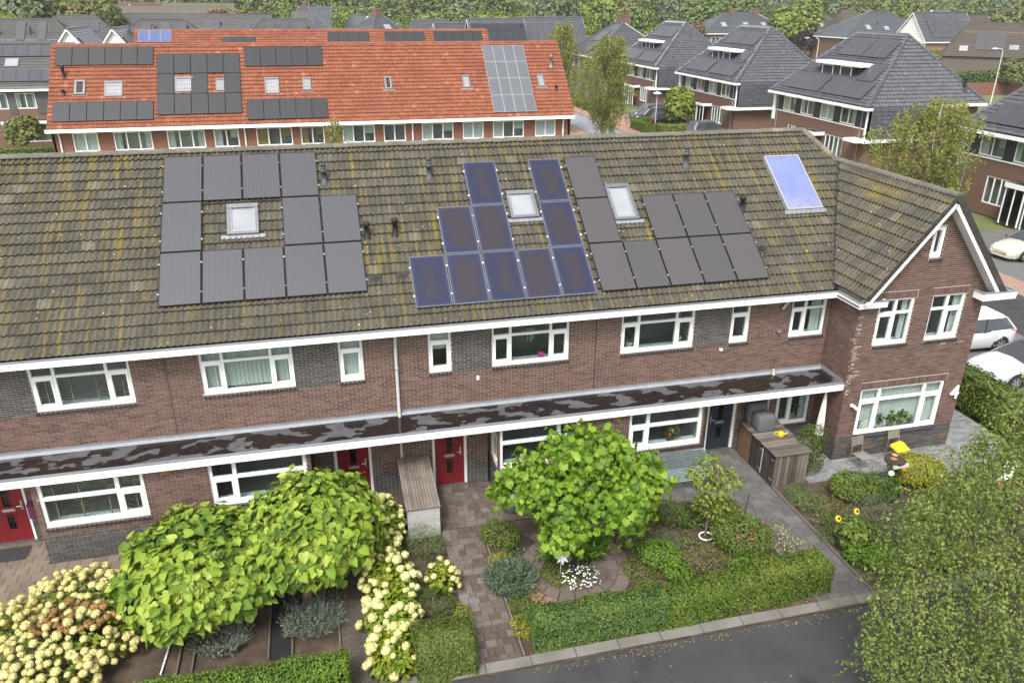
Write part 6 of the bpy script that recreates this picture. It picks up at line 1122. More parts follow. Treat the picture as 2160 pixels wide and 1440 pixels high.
# ---- the two orange rows
def orange_row(label, x0, x1, ye, zr, ze, full):
    t = thing('terraced_house_row', label, 'house', ((x0 + x1) / 2, ye + 5, 0)); rise = zr - ze; f = RF((x0, ye, ze), (1, 0, 0), (0, 5, rise)); L = math.hypot(5, rise); fb = RF((x1, ye + 10, ze), (-1, 0, 0), (0, -5, rise)); yw = ye + .4
    w = MB()
    for p in ((x0 + .15,), (x1 - .15,)): w.prism([(p[0] - .1, yw, 0), (p[0] - .1, ye + 9.6, 0), (p[0] - .1, ye + 9.6, ze + .25), (p[0] - .1, ye + 5, zr - .15), (p[0] - .1, yw, ze + .25)], (.2, 0, 0))
    ops = [(a, b, 3.77, 5.0) for a, b, _, _ in OWIN] if full else []
    cells(w, Fr((0, yw, 0), (1, 0, 0), (0, -1, 0)), x0 + .1, x1 - .1, 0, ze, ops, d=0.0, rev=.1); w.box(x0 + .1, x1 - .1, ye + 9.4, ye + 9.6, 0, ze); wl = obj('wall', w, BRK2, t)
    rb = MB().prism([(x0, ye, ze - .02), (x1, ye, ze - .02), (x1, ye + 5, zr - .02), (x0, ye + 5, zr - .02)], (0, 0, -.12)).prism([(x0, ye + 10, ze), (x1, ye + 10, ze), (x1, ye + 5, zr - .02), (x0, ye + 5, zr - .02)], (0, 0, -.12)); ro = obj('roof', rb, OR_T, t)
    slope_field(f, L, x1 - x0, 21, OR_T, ro); slope_field(fb, L, x1 - x0, 21, OR_T, ro, lo=True) if False else None
    ridge_run(ridge_tile_mesh('ridge_tile', OR_T), (x0, ye + 5, zr), (x1, ye + 5, zr), ro, .42)
    g = obj('gutter', MB().box(x0 - .1, x1 + .1, ye - .16, ye + .3, ze - .2, ze - .05).box(x0 - .1, x1 + .1, ye - .2, ye - .162, ze - .2, ze + .03), WHITE, t)
    for s, x in ((0, x0), (1, x1)): obj('verge_trim', MB().prism([(x - .03, ye, ze + .0), (x - .03, ye + 5, zr + .02), (x - .03, ye + 5, zr - .14), (x - .03, ye, ze - .16)], (.06, 0, 0)), BRK2, ro)
    return t, f
OWIN = [(-11.0, -9.48, 2, 'full'), (-8.52, -6.16, 3, 'sides'), (-5.22, -2.81, 3, 'sides'), (-2.23, -.61, 2, 'third'), (.54, 2.93, 3, 'third'), (3.5, 5.1, 2, 'third'), (6.35, 8.62, 3, 'third'), (9.24, 10.81, 2, 'none'), (11.98, 14.28, 3, 'third'), (14.98, 16.52, 2, 'full'), (17.23, 19.58, 3, 'third'), (20.46, 22.03, 2, 'full')]
o1, fo1 = orange_row('orange tiled brick terrace directly behind the near roof', -12.3, 23.25, 38.0, 10.2, 5.3, True)
FO = Fr((0, 38.4, 0), (1, 0, 0), (0, -1, 0))
TANC = mat('tan_blind', [(.42, .27, .1), (.5, .33, .14)], .8)
for a, b, n, ins in OWIN: window(o1, FO, a, b, 3.77, 5.0, tuple(np.linspace(0, 1, n + 1)), None, d=-.02, inside=ins, far=True, bar=.07, sill='white', cm=TANC if .4 < a < 4 else None)
for x in (-11.75, -.2, 11.3, 22.6): obj('downpipe', MB().tube([(x, 38.15, 5.1), (x, 38.32, 4.7), (x, 38.32, .1)], .05, 7), WHITE2, o1)
for a, b, c, d in ((-10.76, -10.09, 2.73, 3.88), (-8.92, -7.79, 2.51, 3.76), (-4.5, -3.34, 2.79, 4.03), (-1.86, -1.31, 2.82, 3.86), (1.38, 2.33, 2.49, 3.87), (3.92, 4.5, 2.72, 3.82), (9.65, 10.17, 2.67, 3.79), (15.36, 15.9, 2.66, 3.81), (21.08, 21.6, 2.66, 3.83)): skylight(o1, RF((0, 38, 5.3), (1, 0, 0), (0, 5, 4.9)), a, b, c, d, .06, True, GLASSD if a in (-10.76, 9.65) else None)
RO = RF((0, 38, 5.3), (1, 0, 0), (0, 5, 4.9)); RO2 = RF((0, 67, 5.3), (1, 0, 0), (0, 5, 4.9))
for u, v in ((-11.4, 4.15), (-11.4, 2.8), (22.4, 4.6), (22.4, 2.4)): vent(o1, RO.R(u, v, .05), .8 if v > 4 else .3, .09, 'mush', VENTB if v < 4.2 else ZINC)
panel_mesh('b1', 1.0, 1.55, P_BLK, PFR); panel_mesh('b2', 1.06, 1.7, P_BLK, PFR); panel_mesh('b3', 1.05, 1.7, P_BLK, PFR); panel_mesh('p4', .79, 1.53, P_LGY, PFS); panel_mesh('bb', 1.02, 1.5, P_BRI, PFS)
for nm, v in (('upper', 5.12), ('lower', .53)):
    for i in range(6): panel('b1', RO, -11.97 + i * 1.022, v, .14, 'black solar panel, %s from left in %s row at orange roof left end' % (ordw(i), nm), 'panels on orange roof')
for r_, nm in ((0, 'bottom'), (1, 'middle'), (2, 'top')):
    for q, i in enumerate(range(5) if r_ != 1 else (0, 3 - 1, 4)): panel('b2', RO, -5.62 + i * 1.085, .88 + r_ * 1.725, .14, 'black solar panel, %s from left in %s row round twin orange-roof skylights' % (ordw(q), nm), 'panels on orange roof')
for nm, v in (('upper', 4.86), ('lower', .3)):
    for i in range(5): panel('b3', RO, .13 + i * 1.075, v, .14, 'black solar panel, %s from left in %s row of five on orange roof' % (ordw(i), nm), 'panels on orange roof')
for r_ in range(4):
    for i in range(4): panel('p4', RO, 17.3 + i * .808, .37 + r_ * 1.55, .14, 'pale grey solar panel, column %s from left, %s row from eave of orange roof' % (('one', 'two', 'three', 'four')[i], ordw(r_)), 'panels on orange roof')
o2, fo2 = orange_row('second orange tiled terrace, only its ridge showing behind the first', -12.3, 23.95, 67.0, 10.2, 5.3, False)
for i in range(3): panel('bb', RO2, -11.9 + i * 1.05, 5.36, .14, 'bright blue white framed panel, %s from left on second orange roof' % ordw(i), 'panels on second orange roof')
for nm, u0, n, v in (('second', -3.88, 3, 4.35), ('third', 6.7, 4, 5.0), ('fourth', 12.64, 4, 5.0), ('rightmost', 17.9, 5, 5.05)):
    for i in range(n): panel('b2', RO2, u0 + i * 1.08, v - .1, .14, 'black solar panel, %s from left in %s group on second orange roof' % (ordw(i), nm), 'panels on second orange roof')
# ---- generic house, local coordinates (front = -y), rotated by rz
def strips(f, W, L, rows, cut=None):
    """stepped courses as long strips; cut(v) -> (u0, u1)"""
    mb = MB(); g = L / rows
    for j in range(rows):
        v0, v1 = j * g, (j + 1) * g; a0, b0 = cut(v0) if cut else (0, W); a1, b1 = cut(v1) if cut else (0, W)
        mb.poly([f.R(a0, v0, .05), f.R(b0, v0, .05), f.R(b1, v1, .0), f.R(a1, v1, .0)]); mb.poly([f.R(a0, v0, .0), f.R(b0, v0, .0), f.R(b0, v0, .05), f.R(a0, v0, .05)])
    return mb
def fhouse(label, cx, cy, wx, wy, ze, zr, rz=0.0, hip=0.0, hip2=None, roofm=None, wallm=None, panels=(), lights=(), chim=(), wins=(), gablem=None, group=None, name='house', hipy=0, trim=True, vents=(), gwin=()):
    """ridge along local x; hip = ridge inset at left/right ends"""
    roofm = roofm or DK_T; wallm = wallm or BRK3; t = thing(name, label, 'house', (0, 0, 0), group); X, Yh = wx / 2, wy / 2; hl = hip; hr = hip if hip2 is None else hip2; o = .35; wb = MB(); ops = [(a, b, c, d) for a, b, c, d in wins]
    cells(wb, Fr((0, -Yh + o, 0), (1, 0, 0), (0, -1, 0)), -X + o, X - o, -.2, ze, ops, d=0.0, rev=.1); wb.box(-X + o, X - o, Yh - o - .1, Yh - o, -.2, ze); wb.box(-X + o, -X + o + .1, -Yh + o + .01, Yh - o, -.2, ze); wb.box(X - o - .1, X - o, -Yh + o + .01, Yh - o, -.2, ze); wl = obj('wall', wb, wallm, t)
    rise = zr - ze; L = math.hypot(Yh, rise); A = RF((-X, -Yh, ze), (1, 0, 0), (0, Yh, rise)); Bk = RF((X, Yh, ze), (-1, 0, 0), (0, -Yh, rise)); rows = max(6, int(L / .36))
    mb = strips(A, wx, L, rows, lambda v: (hl * v / L, wx - hr * v / L)); m2 = strips(Bk, wx, L, rows, lambda v: (hr * v / L, wx - hl * v / L)); ro = obj('roof', mb, roofm, t); obj('rear_slope', m2, roofm, ro)
    for s, h in ((-1, hl), (1, hr)):
        if h > 0:
            Lh = math.hypot(h, rise); f = RF((s * X, Yh if s < 0 else -Yh, ze), (0, -1 if s < 0 else 1, 0), (-s * h, 0, rise)); obj('hip_slope', strips(f, wy, Lh, rows, lambda v: (Yh * v / Lh, wy - Yh * v / Lh)), roofm, ro)
        else:
            x = s * (X - o); obj('gable_wall', MB().prism([(x, -Yh + .1, ze - .02), (x, Yh - .1, ze - .02), (x, 0, zr - .12)], (-s * .1, 0, 0)), gablem or wallm, t)
            for q in (-1, 1): obj('verge_board', MB().prism([(s * X, q * (Yh + .05), ze - .1), (s * X, 0, zr + .03), (s * X, 0, zr - .25), (s * X, q * (Yh + .05), ze - .36)], (-s * .08, 0, 0)), WHITE, ro)
            if gablem: obj('gable_front', MB().prism([(x + s * .02, -Yh + .3, ze - .02), (x + s * .02, Yh - .3, ze - .02), (x + s * .02, Yh - .3, -.2), (x + s * .02, -Yh + .3, -.2)], (-s * .015, 0, 0)), gablem, t)
            for (u, z, w_, h_) in gwin: window(t, Fr((x, 0, 0), (0, -s * -1, 0) if s > 0 else (0, -1, 0), (s, 0, 0)), u - w_ / 2, u + w_ / 2, z, z + h_, (0, .5, 1), None, d=.06, far=True, room=False, gl=GLASSD)
    rr = MB().tube([(-X + hl, 0, zr + .02), (X - hr, 0, zr + .02)], .13, 6)
    for s, h in ((-1, hl), (1, hr)):
        if h > 0:
            for q in (-1, 1): rr.tube([(s * X, q * Yh, ze + .04), (s * (X - h), 0, zr + .02)], .12, 6)
    obj('ridge_cap', rr, roofm, ro)
    if trim: obj('gutter', MB().box(-X - .05, X + .05, -Yh - .15, -Yh + .05, ze - .22, ze - .02).box(-X - .15, -X + .05, -Yh + .06, Yh, ze - .22, ze - .02).box(X - .05, X + .15, -Yh + .06, Yh, ze - .22, ze - .02), WHITE, t)
    for a, b, c, d in wins: window(t, Fr((0, -Yh + o, 0), (1, 0, 0), (0, -1, 0)), a, b, c, d, (0, .5, 1), None, d=-.02, far=True, inside='sides')
    for (u0, v0, nu, nv, pw, ph, key, frame) in panels:
        f = {'f': A, 'l': RF((-X, Yh, ze), (0, -1, 0), (hl, 0, rise)), 'r': RF((X, -Yh, ze), (0, 1, 0), (-hr, 0, rise))}[frame]
        for i in range(nu):
            for j in range(nv): obj('solar_panel', MB().rbox(f, u0 + i * pw, u0 + (i + 1) * pw - .03, v0 + j * ph, v0 + (j + 1) * ph - .03, .09, .14), key, ro)
    for (u, v, w_, h_, frame) in lights:
        f = A if frame == 'f' else RF((-X, Yh, ze), (0, -1, 0), (hl, 0, rise)); s = obj('skylight', MB().rbox(f, u, u + w_, v, v + h_, .0, .1), SKFR, ro); obj('pane', MB().rbox(f, u + .07, u + w_ - .07, v + .07, v + h_ - .07, .1, .12), SKYGL, s)
    for (x, y, w_, h_) in chim: c = obj('chimney', MB().box(x - w_ / 2, x + w_ / 2, y - w_ / 2, y + w_ / 2, zr - 1.2, zr + h_), BRK3, ro); obj('cap', MB().box(x - w_ / 2 - .05, x + w_ / 2 + .05, y - w_ / 2 - .05, y + w_ / 2 + .05, zr + h_ + .003, zr + h_ + .08), TER, c)
    for (u, v) in vents: p = A.R(u, v, 0); obj('vent_pipe', MB().lathe([(.2, -.1), (.12, .1), (.1, .6), (.16, .62), (.14, .8)], p, 8), VENTB, ro)
    t.location = (cx, cy, 0); t.rotation_euler = (0, 0, rz); return t
P1, P2, P3 = P_PUR, P_GRY, P_LGY
# left row beside the orange terrace
lr = fhouse('dark roofed brick row at the far left, beside the orange terrace', -31, 71.0, 26.5, 10, 5.3, 9.0, roofm=DK_T, name='terraced_house_row', wins=[(8.3, 10.0, 3.48, 4.88), (6.2, 7.6, 3.46, 4.88), (4.0, 5.2, 3.46, 4.88), (7.3, 10.9, .4, 2.05)], panels=[(11.5, 4.35, 13, 1, 1.1, 1.65, P1, 'f'), (13, .9, 12, 1, 1.1, 1.65, P1, 'f')], lights=[(20.6, 2.95, 1.2, 1.15, 'f')], vents=[(14, 3.2)])
obj('slate_hung_band', MB().box(-12.8, 6.19, -4.71, -4.655, 3.0, 5.1).box(7.61, 8.29, -4.71, -4.655, 3.0, 5.1).box(10.01, 12.8, -4.71, -4.655, 3.0, 5.1), DK_T, lr); cq = obj('canopy', MB().box(6.9, 12.5, -5.7, -4.66, 2.2, 2.45), WHITE, lr); obj('membrane', MB().box(6.95, 12.4, -5.6, -4.66, 2.452, 2.5), BITU, cq)
fhouse('dark hipped row with taupe panels at top left', -32.5, 107.5, 18, 12, 5.3, 10.5, hip=5.2, roofm=DK_T, panels=[(1.5, .4, 2, 2, 1.1, 1.7, P1, 'f'), (7.2, 2.2, 5, 1, 1.1, 1.7, P2, 'f'), (8.3, 3.95, 1, 2, 1.1, 1.7, P2, 'f'), (10.9, 3.95, 1, 2, 1.1, 1.7, P2, 'f'), (6, .4, 7, 1, 1.1, 1.7, P2, 'f')], vents=[(6.3, 5), (10.1, 5.2)])
fhouse('dark hipped roof with paired blue grey panels, upper left', -33, 137, 17, 12, 5.3, 10.5, hip=5.6, panels=[(7.5, 4.2, 3, 1, 1.6, 2.2, P1, 'f')])
fhouse('long dark tiled row with many small panel groups', -20, 149.5, 44, 12, 5.3, 10.6, rz=-.69 * 0.55, hip=2, panels=[(10, 3.4, 2, 1, 1.6, 2.6, P1, 'f'), (16, 4.6, 4, 1, 1.5, 1.9, P1, 'f'), (23, 3.4, 2, 1, 1.4, 2.0, P1, 'f'), (30, 4.0, 2, 1, 1.5, 2.2, P1, 'f'), (36, 3.6, 2, 1, 1.5, 2.2, P1, 'f')], lights=[(20, 2.2, 1.5, 1.0, 'f'), (27, 2, 1.2, 1.2, 'f')], vents=[(14, 5), (21.5, 5), (33, 5)])
fhouse('dark hipped roof with taupe panels behind second orange roof', -15.1, 108, 17, 12, 5.3, 10.5, hip=5.6, panels=[(5.9, 4.4, 1, 1, 1.3, 2.8, P2, 'f'), (8.4, 4.4, 1, 1, 1.3, 2.8, P2, 'f'), (10.6, 4.4, 1, 1, 1.3, 2.8, P1, 'f')], vents=[(7.8, 5.5), (12, 5.5)])
fhouse('dark hipped roof with four upright panels behind second orange roof', 1.7, 109.5, 18, 12, 5.3, 10.5, hip=5.8, panels=[(6.2, 4.4, 1, 1, 1.2, 2.9, P1, 'f'), (8.3, 4.4, 1, 1, 1.2, 2.9, P1, 'f'), (10.6, 4.4, 1, 1, 1.2, 2.9, P1, 'f'), (12.6, 4.0, 1, 1, 1.2, 2.9, P1, 'f')], vents=[(12.2, 5.2)])
for lab, x, y, s in (('leftmost white gabled house with pale roof panel', -24.8, 102, 1), ('second white gabled house with pale roof panel', -19.6, 102.5, 1), ('small white gable peeking over the second orange roof', -8.2, 104, .97), ('last small white gable peeking over second orange roof', -3.0, 104, .96)):
    fhouse(lab, x, y, 11, 6.4 * s, 5.6, 9.6 * s, rz=math.pi / 2 + .0, roofm=BL_T, wallm=RENDERW, gablem=RENDERW, panels=[(1.2, 1.2, 5, 1, 1.1, 2.6, P3, 'f')], group='white gabled houses', gwin=[(0, 6.5, .9, 1.2)])
fhouse('greenish tiled row in the distance, upper left', -27, 195, 30, 12, 6, 11.6, roofm=GN_T, lights=[(8, 3, 1.2, 1.6, 'f'), (20, 3, 3.2, 2, 'f')], vents=[(5, 4), (14, 4)]); fhouse('farther greenish tiled row behind the first one', -32, 222, 36, 12, 6.5, 12.2, roofm=GN_T, lights=[(10, 3, 1.6, 1.6, 'f')])
for i, x in enumerate((-45.6, -41.6, -37.6, -33.6)): fhouse('pink tiled gable, %s of four at far upper left' % ('leftmost', 'second', 'third', 'rightmost')[i], x, 196 + 4 * i, 13, 5.4, 7.4, 12.0, rz=math.pi / 2 - .45, roofm=PK_T, wallm=BRK3, group='pink tiled gables')
fhouse('dark pyramid roof with brown panels near top centre left', 4.6, 172, 15, 14, 5, 12.0, hip=7.2, roofm=BL_T, panels=[(4.6, 4.4, 3, 2, 1.6, 1.9, P2, 'f')], chim=[(0, 0, .8, .5)]); fhouse('slate ridge house behind the dark pyramid roof', 10.5, 190, 14, 10, 5.5, 11.5, roofm=BL_T); fhouse('small white gable left of the chimney pyramid', 15.7, 163, 10, 5.4, 6.2, 10.2, rz=math.pi / 2 + .3, roofm=BL_T, wallm=RENDERW, gablem=RENDERW, gwin=[(0, 7, 1, 1.6)])
fhouse('grey pyramid roof with wide brick chimney behind second orange roof', 18.9, 155, 13, 13, 5, 10.8, rz=.5, hip=6.2, roofm=BL_T, chim=[(0, 0, 1.5, .7)], lights=[(6, 3.4, 1.6, 2.0, 'f')]); fhouse('low dark hipped roof right of the chimney pyramid', 26, 128, 12, 11, 5, 10, hip=3.0, roofm=BL_T, chim=[(4.4, -1.0, .7, .1)], vents=[(5.5, 4)]); fhouse('low dark roof with slim panels left of gabled rows', 29.5, 116, 10, 11, 5.2, 9.8, roofm=BL_T, panels=[(3.4, 3.2, 4, 1, 1.0, 2.4, P1, 'f'), (8, 3.2, 2, 1, 1.0, 2.4, P1, 'f')])
fhouse('dark gabled row covered by one black panel sheet', 34.3, 113.5, 9.5, 10, 5.5, 10.5, roofm=BL_T, panels=[(.5, .9, 8, 3, 1.1, 1.7, P_BLK, 'f')], vents=[(8.6, 5)]); fhouse('gabled house with two rows of panels and brick gable', 44.8, 118, 11.5, 10, 5.5, 10.6, roofm=BL_T, panels=[(.7, 1.0, 9, 2, 1.12, 2.5, P1, 'f')], wallm=mat('brick_buff_far', [(.2, .15, .12), (.27, .21, .17)], .9, ns=10))
fhouse('slate hipped villa with two chimneys behind the street birches', 53.2, 107, 12.5, 13.5, 5.4, 10.1, rz=math.pi / 2 * 3, hip=4.8, roofm=BL_T, wallm=mat('brick_greybrown_far', [(.13, .1, .085), (.18, .145, .125)], .9, ns=10), chim=[(-1.0, .5, 1.0, 1.0), (1.2, .5, 1.0, 1.0)], panels=[(3.0, .6, 6, 1, 1.1, 2.6, P1, 'f'), (4.5, 3.4, 3, 1, 1.1, 2.4, P1, 'f')], wins=[(-4, -3, 3.4, 5), (-1, 0, 3.4, 5), (2.5, 3.5, 3.4, 5)])
fhouse('blue grey hipped house with two chimneys and three skylights', 121, 192, 27, 14, 5.5, 10.6, hip=9, roofm=BL_T, chim=[(-2.6, 0, 1.3, 1.0), (4.6, 0, 1.3, .9)], lights=[(6, 2.6, 1.5, 1.9, 'f'), (12.6, 2.6, 1.5, 1.9, 'f'), (18, 2.6, 1.5, 1.9, 'f')], wins=[(-11.5, -8.5, 2.0, 4.6)]); fhouse('brown hipped house with pale panels in two rows', 149, 200.5, 23, 14, 4.4, 10.1, hip=7, roofm=BR_T, wallm=mat('wall_brown_far', [(.1, .08, .065), (.13, .105, .085)], .9), panels=[(8.6, 5.9, 6, 1, 1.2, 2.1, P1, 'f'), (6.5, .7, 12, 1, 1.15, 1.9, P1, 'f')], lights=[(8, 3.2, 1.7, 2.1, 'f'), (12.3, 3.6, 1.2, 1.6, 'f')], trim=False)
fhouse('blue grey hipped house with skylights left of panel house', 143.5, 164, 27, 14, 5.5, 11.2, hip=11, roofm=BL_T, lights=[(7.5, 2.6, 1.4, 1.7, 'f'), (12.5, 2.4, 1.4, 1.4, 'f'), (18, 2.4, 1.6, 2.0, 'f')], vents=[(11, 4.2)])
fhouse('gabled house whose front slope is one wide solar sheet', 137.2, 135.5, 13.5, 11, 5.7, 11.4, roofm=BL_T, wallm=mat('brick_tan_far', [(.19, .11, .07), (.25, .15, .1)], .9, ns=9), gablem=RENDERW, panels=[(2.3, 1.0, 8, 4, 1.12, 1.55, P_PUR, 'f')], wins=[(1.0, 3.2, 1.6, 3.6)])
fhouse('brown tiled house with brown panels turned to the corner', 123.5, 105.5, 15, 13, 4.6, 10.0, rz=-.72, hip=3.5, roofm=BR_T, wallm=bpy.data.materials['wall_brown_far'], panels=[(5, 1.6, 3, 2, 1.5, 2.4, P2, 'f')], lights=[(2.6, 1.2, 1.4, 1.4, 'f'), (10.2, 1.8, 1.5, 1.2, 'f')], trim=False)
fhouse('far white gabled house at the top right edge', 172, 176, 14, 8, 7.6, 11.6, rz=.55, roofm=BL_T, wallm=RENDERW, gablem=RENDERW); fhouse('second far white gabled house at the right edge', 160, 150, 13, 8, 6.6, 10.6, rz=.5, roofm=BR_T, wallm=RENDERW, gablem=RENDERW); fhouse('small brown roof between hipped house and panel house', 150, 185, 10, 9, 6, 11.4, hip=3, roofm=BR_T)
# ---- semi-detached villas along the street, local origin at front eave corner
def villa():
    t = thing('semi_detached_villa', '', 'house', (0, 0, 0), 'dark roofed villas along the street'); D, Wd, ze, zr, rx, ra, rb = 11.6, 14.7, 5.4, 10.7, 5.8, 4.1, 10.6
    fx = Fr((.5, 14.7, 0), (0, -1, 0), (-1, 0, 0)); U = lambda y: 14.7 - y; wy = [(10.75, 12.8), (7.85, 9.9), (4.85, 6.85), (1.85, 3.95)]; ops = [(U(b), U(a), 3.72, 5.0) for a, b in wy]; gops = [(U(11.6), U(9.1), .7, 2.5), (U(5.6), U(3.1), .7, 2.5)]
    w = MB(); cells(w, fx, .4, 14.3, -.1, 5.35, ops + gops, d=0, rev=.1); w.box(.51, 11, .4, .5, -.1, 2.9); w.box(5.4, 11, .4, .5, 2.9, 5.35); w.box(.51, 11, 14.2, 14.3, -.1, 5.35); w.box(10.9, 11, .51, 14.2, -.1, 5.35); wl = obj('wall', w, BRK3, t)
    us = [.4] + [x for o in sorted(ops) for x in o[:2]] + [14.3]
    for a, c in zip(us[0::2], us[1::2]): obj('charcoal_panel', MB().fbox(fx, a, c, .004, .03, 3.66, 5.1), SLATD, wl)
    obj('sill_band', MB().fbox(fx, .4, 14.3, .004, .05, 3.56, 3.655), WHITE2, wl)
    for k, o in enumerate(sorted(ops)): window(t, fx, *o, (0, .5, 1), None, d=-.02, far=True, inside=['third', 'sides', 'full', 'right'][k])
    for o in gops: window(t, fx, *o, (0, .25, .5, .75, 1), None, d=-.02, far=True, inside='none')
    for y in (8.9, 6.0):
        s = 1 if y > 7 else -1; y0, y1 = (6.9, 8.9) if s > 0 else (5.8 - 2.0 + 2.0, 6.8); 
    for y0, y1 in ((7.4, 9.0), (5.7, 7.3)):
        p = obj('porch', MB().box(-.6, .49, y0, y1, 2.35, 2.65).box(-.5, -.42, y0 + .05, y0 + .13, 0, 2.35).box(-.5, -.42, y1 - .13, y1 - .05, 0, 2.35).box(-.5, -.42, (y0 + y1) / 2 - .04, (y0 + y1) / 2 + .04, 0, 2.35), WHITE, t); obj('pane', MB().box(-.47, -.45, y0 + .13, y1 - .13, .15, 2.3), GLASSD, p); obj('membrane', MB().box(-.55, .48, y0 + .04, y1 - .04, 2.652, 2.67), BITU, p)
    obj('side_band', MB().box(-.1, 5.6, -.35, .39, 2.6, 2.84).box(-.6, .49, 0, 1.6, 2.6, 2.84), WHITE, t)
    for y in (1.0, 13.6): obj('downpipe', MB().tube([(.42, y, 5.2), (.42, y, .1)], .05, 6), ZINC, t)
    obj('corner_board', MB().box(.3, .49, 14.0, 14.3, 2.7, 5.3).box(.36, .49, .3, .4, 2.85, 5.3), WHITE, t)
    g = obj('gutter', MB().box(-.15, .49, -.1, 14.8, 5.12, 5.34).box(5.6, 11.3, -.25, -.05, 5.3, 5.5), WHITE, t)
    ub = MB(); c = [(0, 0, ze), (0, 14.7, ze), (D, 14.7, ze), (D, 0, ze)]; r = [(rx, ra, zr), (rx, rb, zr)]
    for q in ([c[1], c[0], r[0], r[1]], [c[0], c[3], r[0]], [c[3], c[2], r[1], r[0]], [c[2], c[1], r[1]]): ub.poly(np.array(q) - (0, 0, .03))
    ub.poly(np.array(c) - (0, 0, .06)); ro = obj('roof', ub, BL_T, t)
    L = math.hypot(rx, zr - ze); fr = RF((0, 14.7, ze), (0, -1, 0), (rx, 0, zr - ze)); slope_field(fr, L, 14.7, 23, BL_T, ro, hps=[hp((0, 0), (14.7 - rb, L), (7, 1)), hp((14.7, 0), (14.7 - ra, L), (7, 1)), (0, 1, L + .01)])
    L2 = math.hypot(ra, zr - ze); fs = RF((0, 0, ze), (1, 0, 0), (0, ra, zr - ze)); slope_field(fs, L2, D, 19, BL_T, ro, hps=[hp((0, 0), (rx, L2), (rx, 1)), hp((D, 0), (rx, L2), (rx, 1))])
    fv = RF((.5, -.02, 2.84), (1, 0, 0), (0, 0, 1)); slope_field(fv, 2.55, 4.95, 8, BL_T, wl, name='hung_tiles')
    me = ridge_tile_mesh('ridge_tile', BL_T); ridge_run(me, (rx, ra, zr), (rx, rb, zr), ro, .42); ridge_run(me, (0, 0, ze + .05), (rx, ra, zr + .02), ro, .42); ridge_run(me, (D, 0, ze + .05), (rx, ra, zr + .02), ro, .42); ridge_run(me, (0, 14.7, ze + .05), (rx, rb, zr + .02), ro, .42)
    for u0, n, v, w_, h_ in ((1.6, 4, .55, 1.3, 1.78), (7.35, 4, .55, 1.36, 1.78), (4.2, 3, 4.95, 1.12, 1.85), (7.65, 3, 4.95, 1.02, 1.85), (9.9, 2, 2.4, 1.1, 1.75)):
        for i in range(n): obj('solar_panel', MB().rbox(fr, u0 + .4 + i * w_, u0 + .4 + (i + 1) * w_ - .025, v, v + h_, .14, .18), P_PUR, ro)
    d = obj('dormer', MB().box(2.0, 4.6, 5.3, 9.9, 6.9, 8.1), SLATD, t); obj('dormer_roof', MB().box(1.75, 5.2, 4.2, 10.5, 8.1, 8.36), WHITE, d); fd = Fr((2.0, 14.7, 0), (0, -1, 0), (-1, 0, 0))
    for y0, y1 in ((5.5, 7.05), (8.1, 9.7)): window(d, fd, U(y1), U(y0), 7.12, 8.05, (0, 1), None, d=.03, far=True, inside='none', room=False, gl=SKYGL, dp=.06)
    for x, y, h in ((9.6, 1.35, .9),): p = fs.R(x, 1.4, 0); obj('vent_pipe', MB().lathe([(.3, -.15), (.14, .1), (.12, .8), (.2, .82), (.18, 1.0)], p, 8), VENTB, ro)
    return t
v0 = villa(); VL = [('dark roofed villa at the right edge, nearest of the row', 12.7), ('dark roofed villa with dormer right of centre, second of the row', 37.0), ('dark roofed villa with dormer behind the second, third of the row', 58.4), ('farthest dark roofed villa, partly behind the tall birch', 79.4)]
for i, (lab, y0) in enumerate(VL):
    v = v0 if i == 0 else copy_tree(v0); v.location = (47.7, y0, 0); v['label'] = lab
# ================================================================== background trees
def crown_mesh(name, n, size, lm, kind='round'):
    mb = MB()
    if kind == 'round': lb = [((0, 0, .62), (.36, .36, .3)), ((.16, .1, .5), (.3, .3, .24)), ((-.18, -.08, .52), (.3, .28, .25)), ((.05, -.18, .78), (.22, .22, .2)), ((-.08, .16, .76), (.24, .22, .2)), ((.2, -.15, .42), (.2, .2, .16)), ((-.2, .1, .36), (.2, .2, .14))]
    elif kind == 'tall': lb = [((0, 0, .8), (.16, .16, .18)), ((.06, .03, .62), (.22, .2, .2)), ((-.08, -.04, .5), (.26, .24, .2)), ((.1, -.06, .38), (.26, .26, .18)), ((-.02, .08, .28), (.26, .26, .14))]
    else: lb = [((0, 0, .5), (.5, .5, .45)), ((.25, .1, .45), (.35, .35, .35)), ((-.25, -.1, .42), (.35, .35, .35)), ((0, -.25, .35), (.35, .3, .3))]
    scatter(mb, lb, n, size, (np.array([(-.5, -.4, 0), (.1, -.55, .1), (.5, .2, 0), (.05, .5, .12), (-.45, .3, 0)], float), [[0, 1, 2, 3, 4]]), up=.45, jit=.5, shell=(.6, 1.05), wob=.25); me = mb.mesh(name); me.materials.append(lm); return me
TL = {'dark': leafmat('tree_dark', [(.07, .1, .045), (.11, .15, .06), (.16, .195, .085)], .2, ns=.3, nw=.5), 'mid': leafmat('tree_mid', [(.06, .095, .024), (.105, .155, .034), (.16, .2, .05)], .25, ns=.3, nw=.5), 'lime': leafmat('tree_lime', [(.09, .13, .018), (.16, .21, .026), (.24, .28, .04)], .25, ns=.4), 'olive': leafmat('tree_olive', [(.08, .095, .026), (.14, .155, .04), (.21, .21, .065)], .25, ns=.4), 'brown': leafmat('tree_brown', [(.09, .06, .03), (.16, .11, .05), (.2, .15, .06)], .25), 'plum': leafmat('tree_plum', [(.02, .012, .014), (.04, .022, .026), (.06, .035, .035)], .2)}
CM = {}
TRK = MB().tube([(0, 0, -.02), (.005, 0, .25), (0, .01, .6)], [.022, .017, .008], 7).mesh('trunk', smooth=True); TRK.materials.append(BARK)
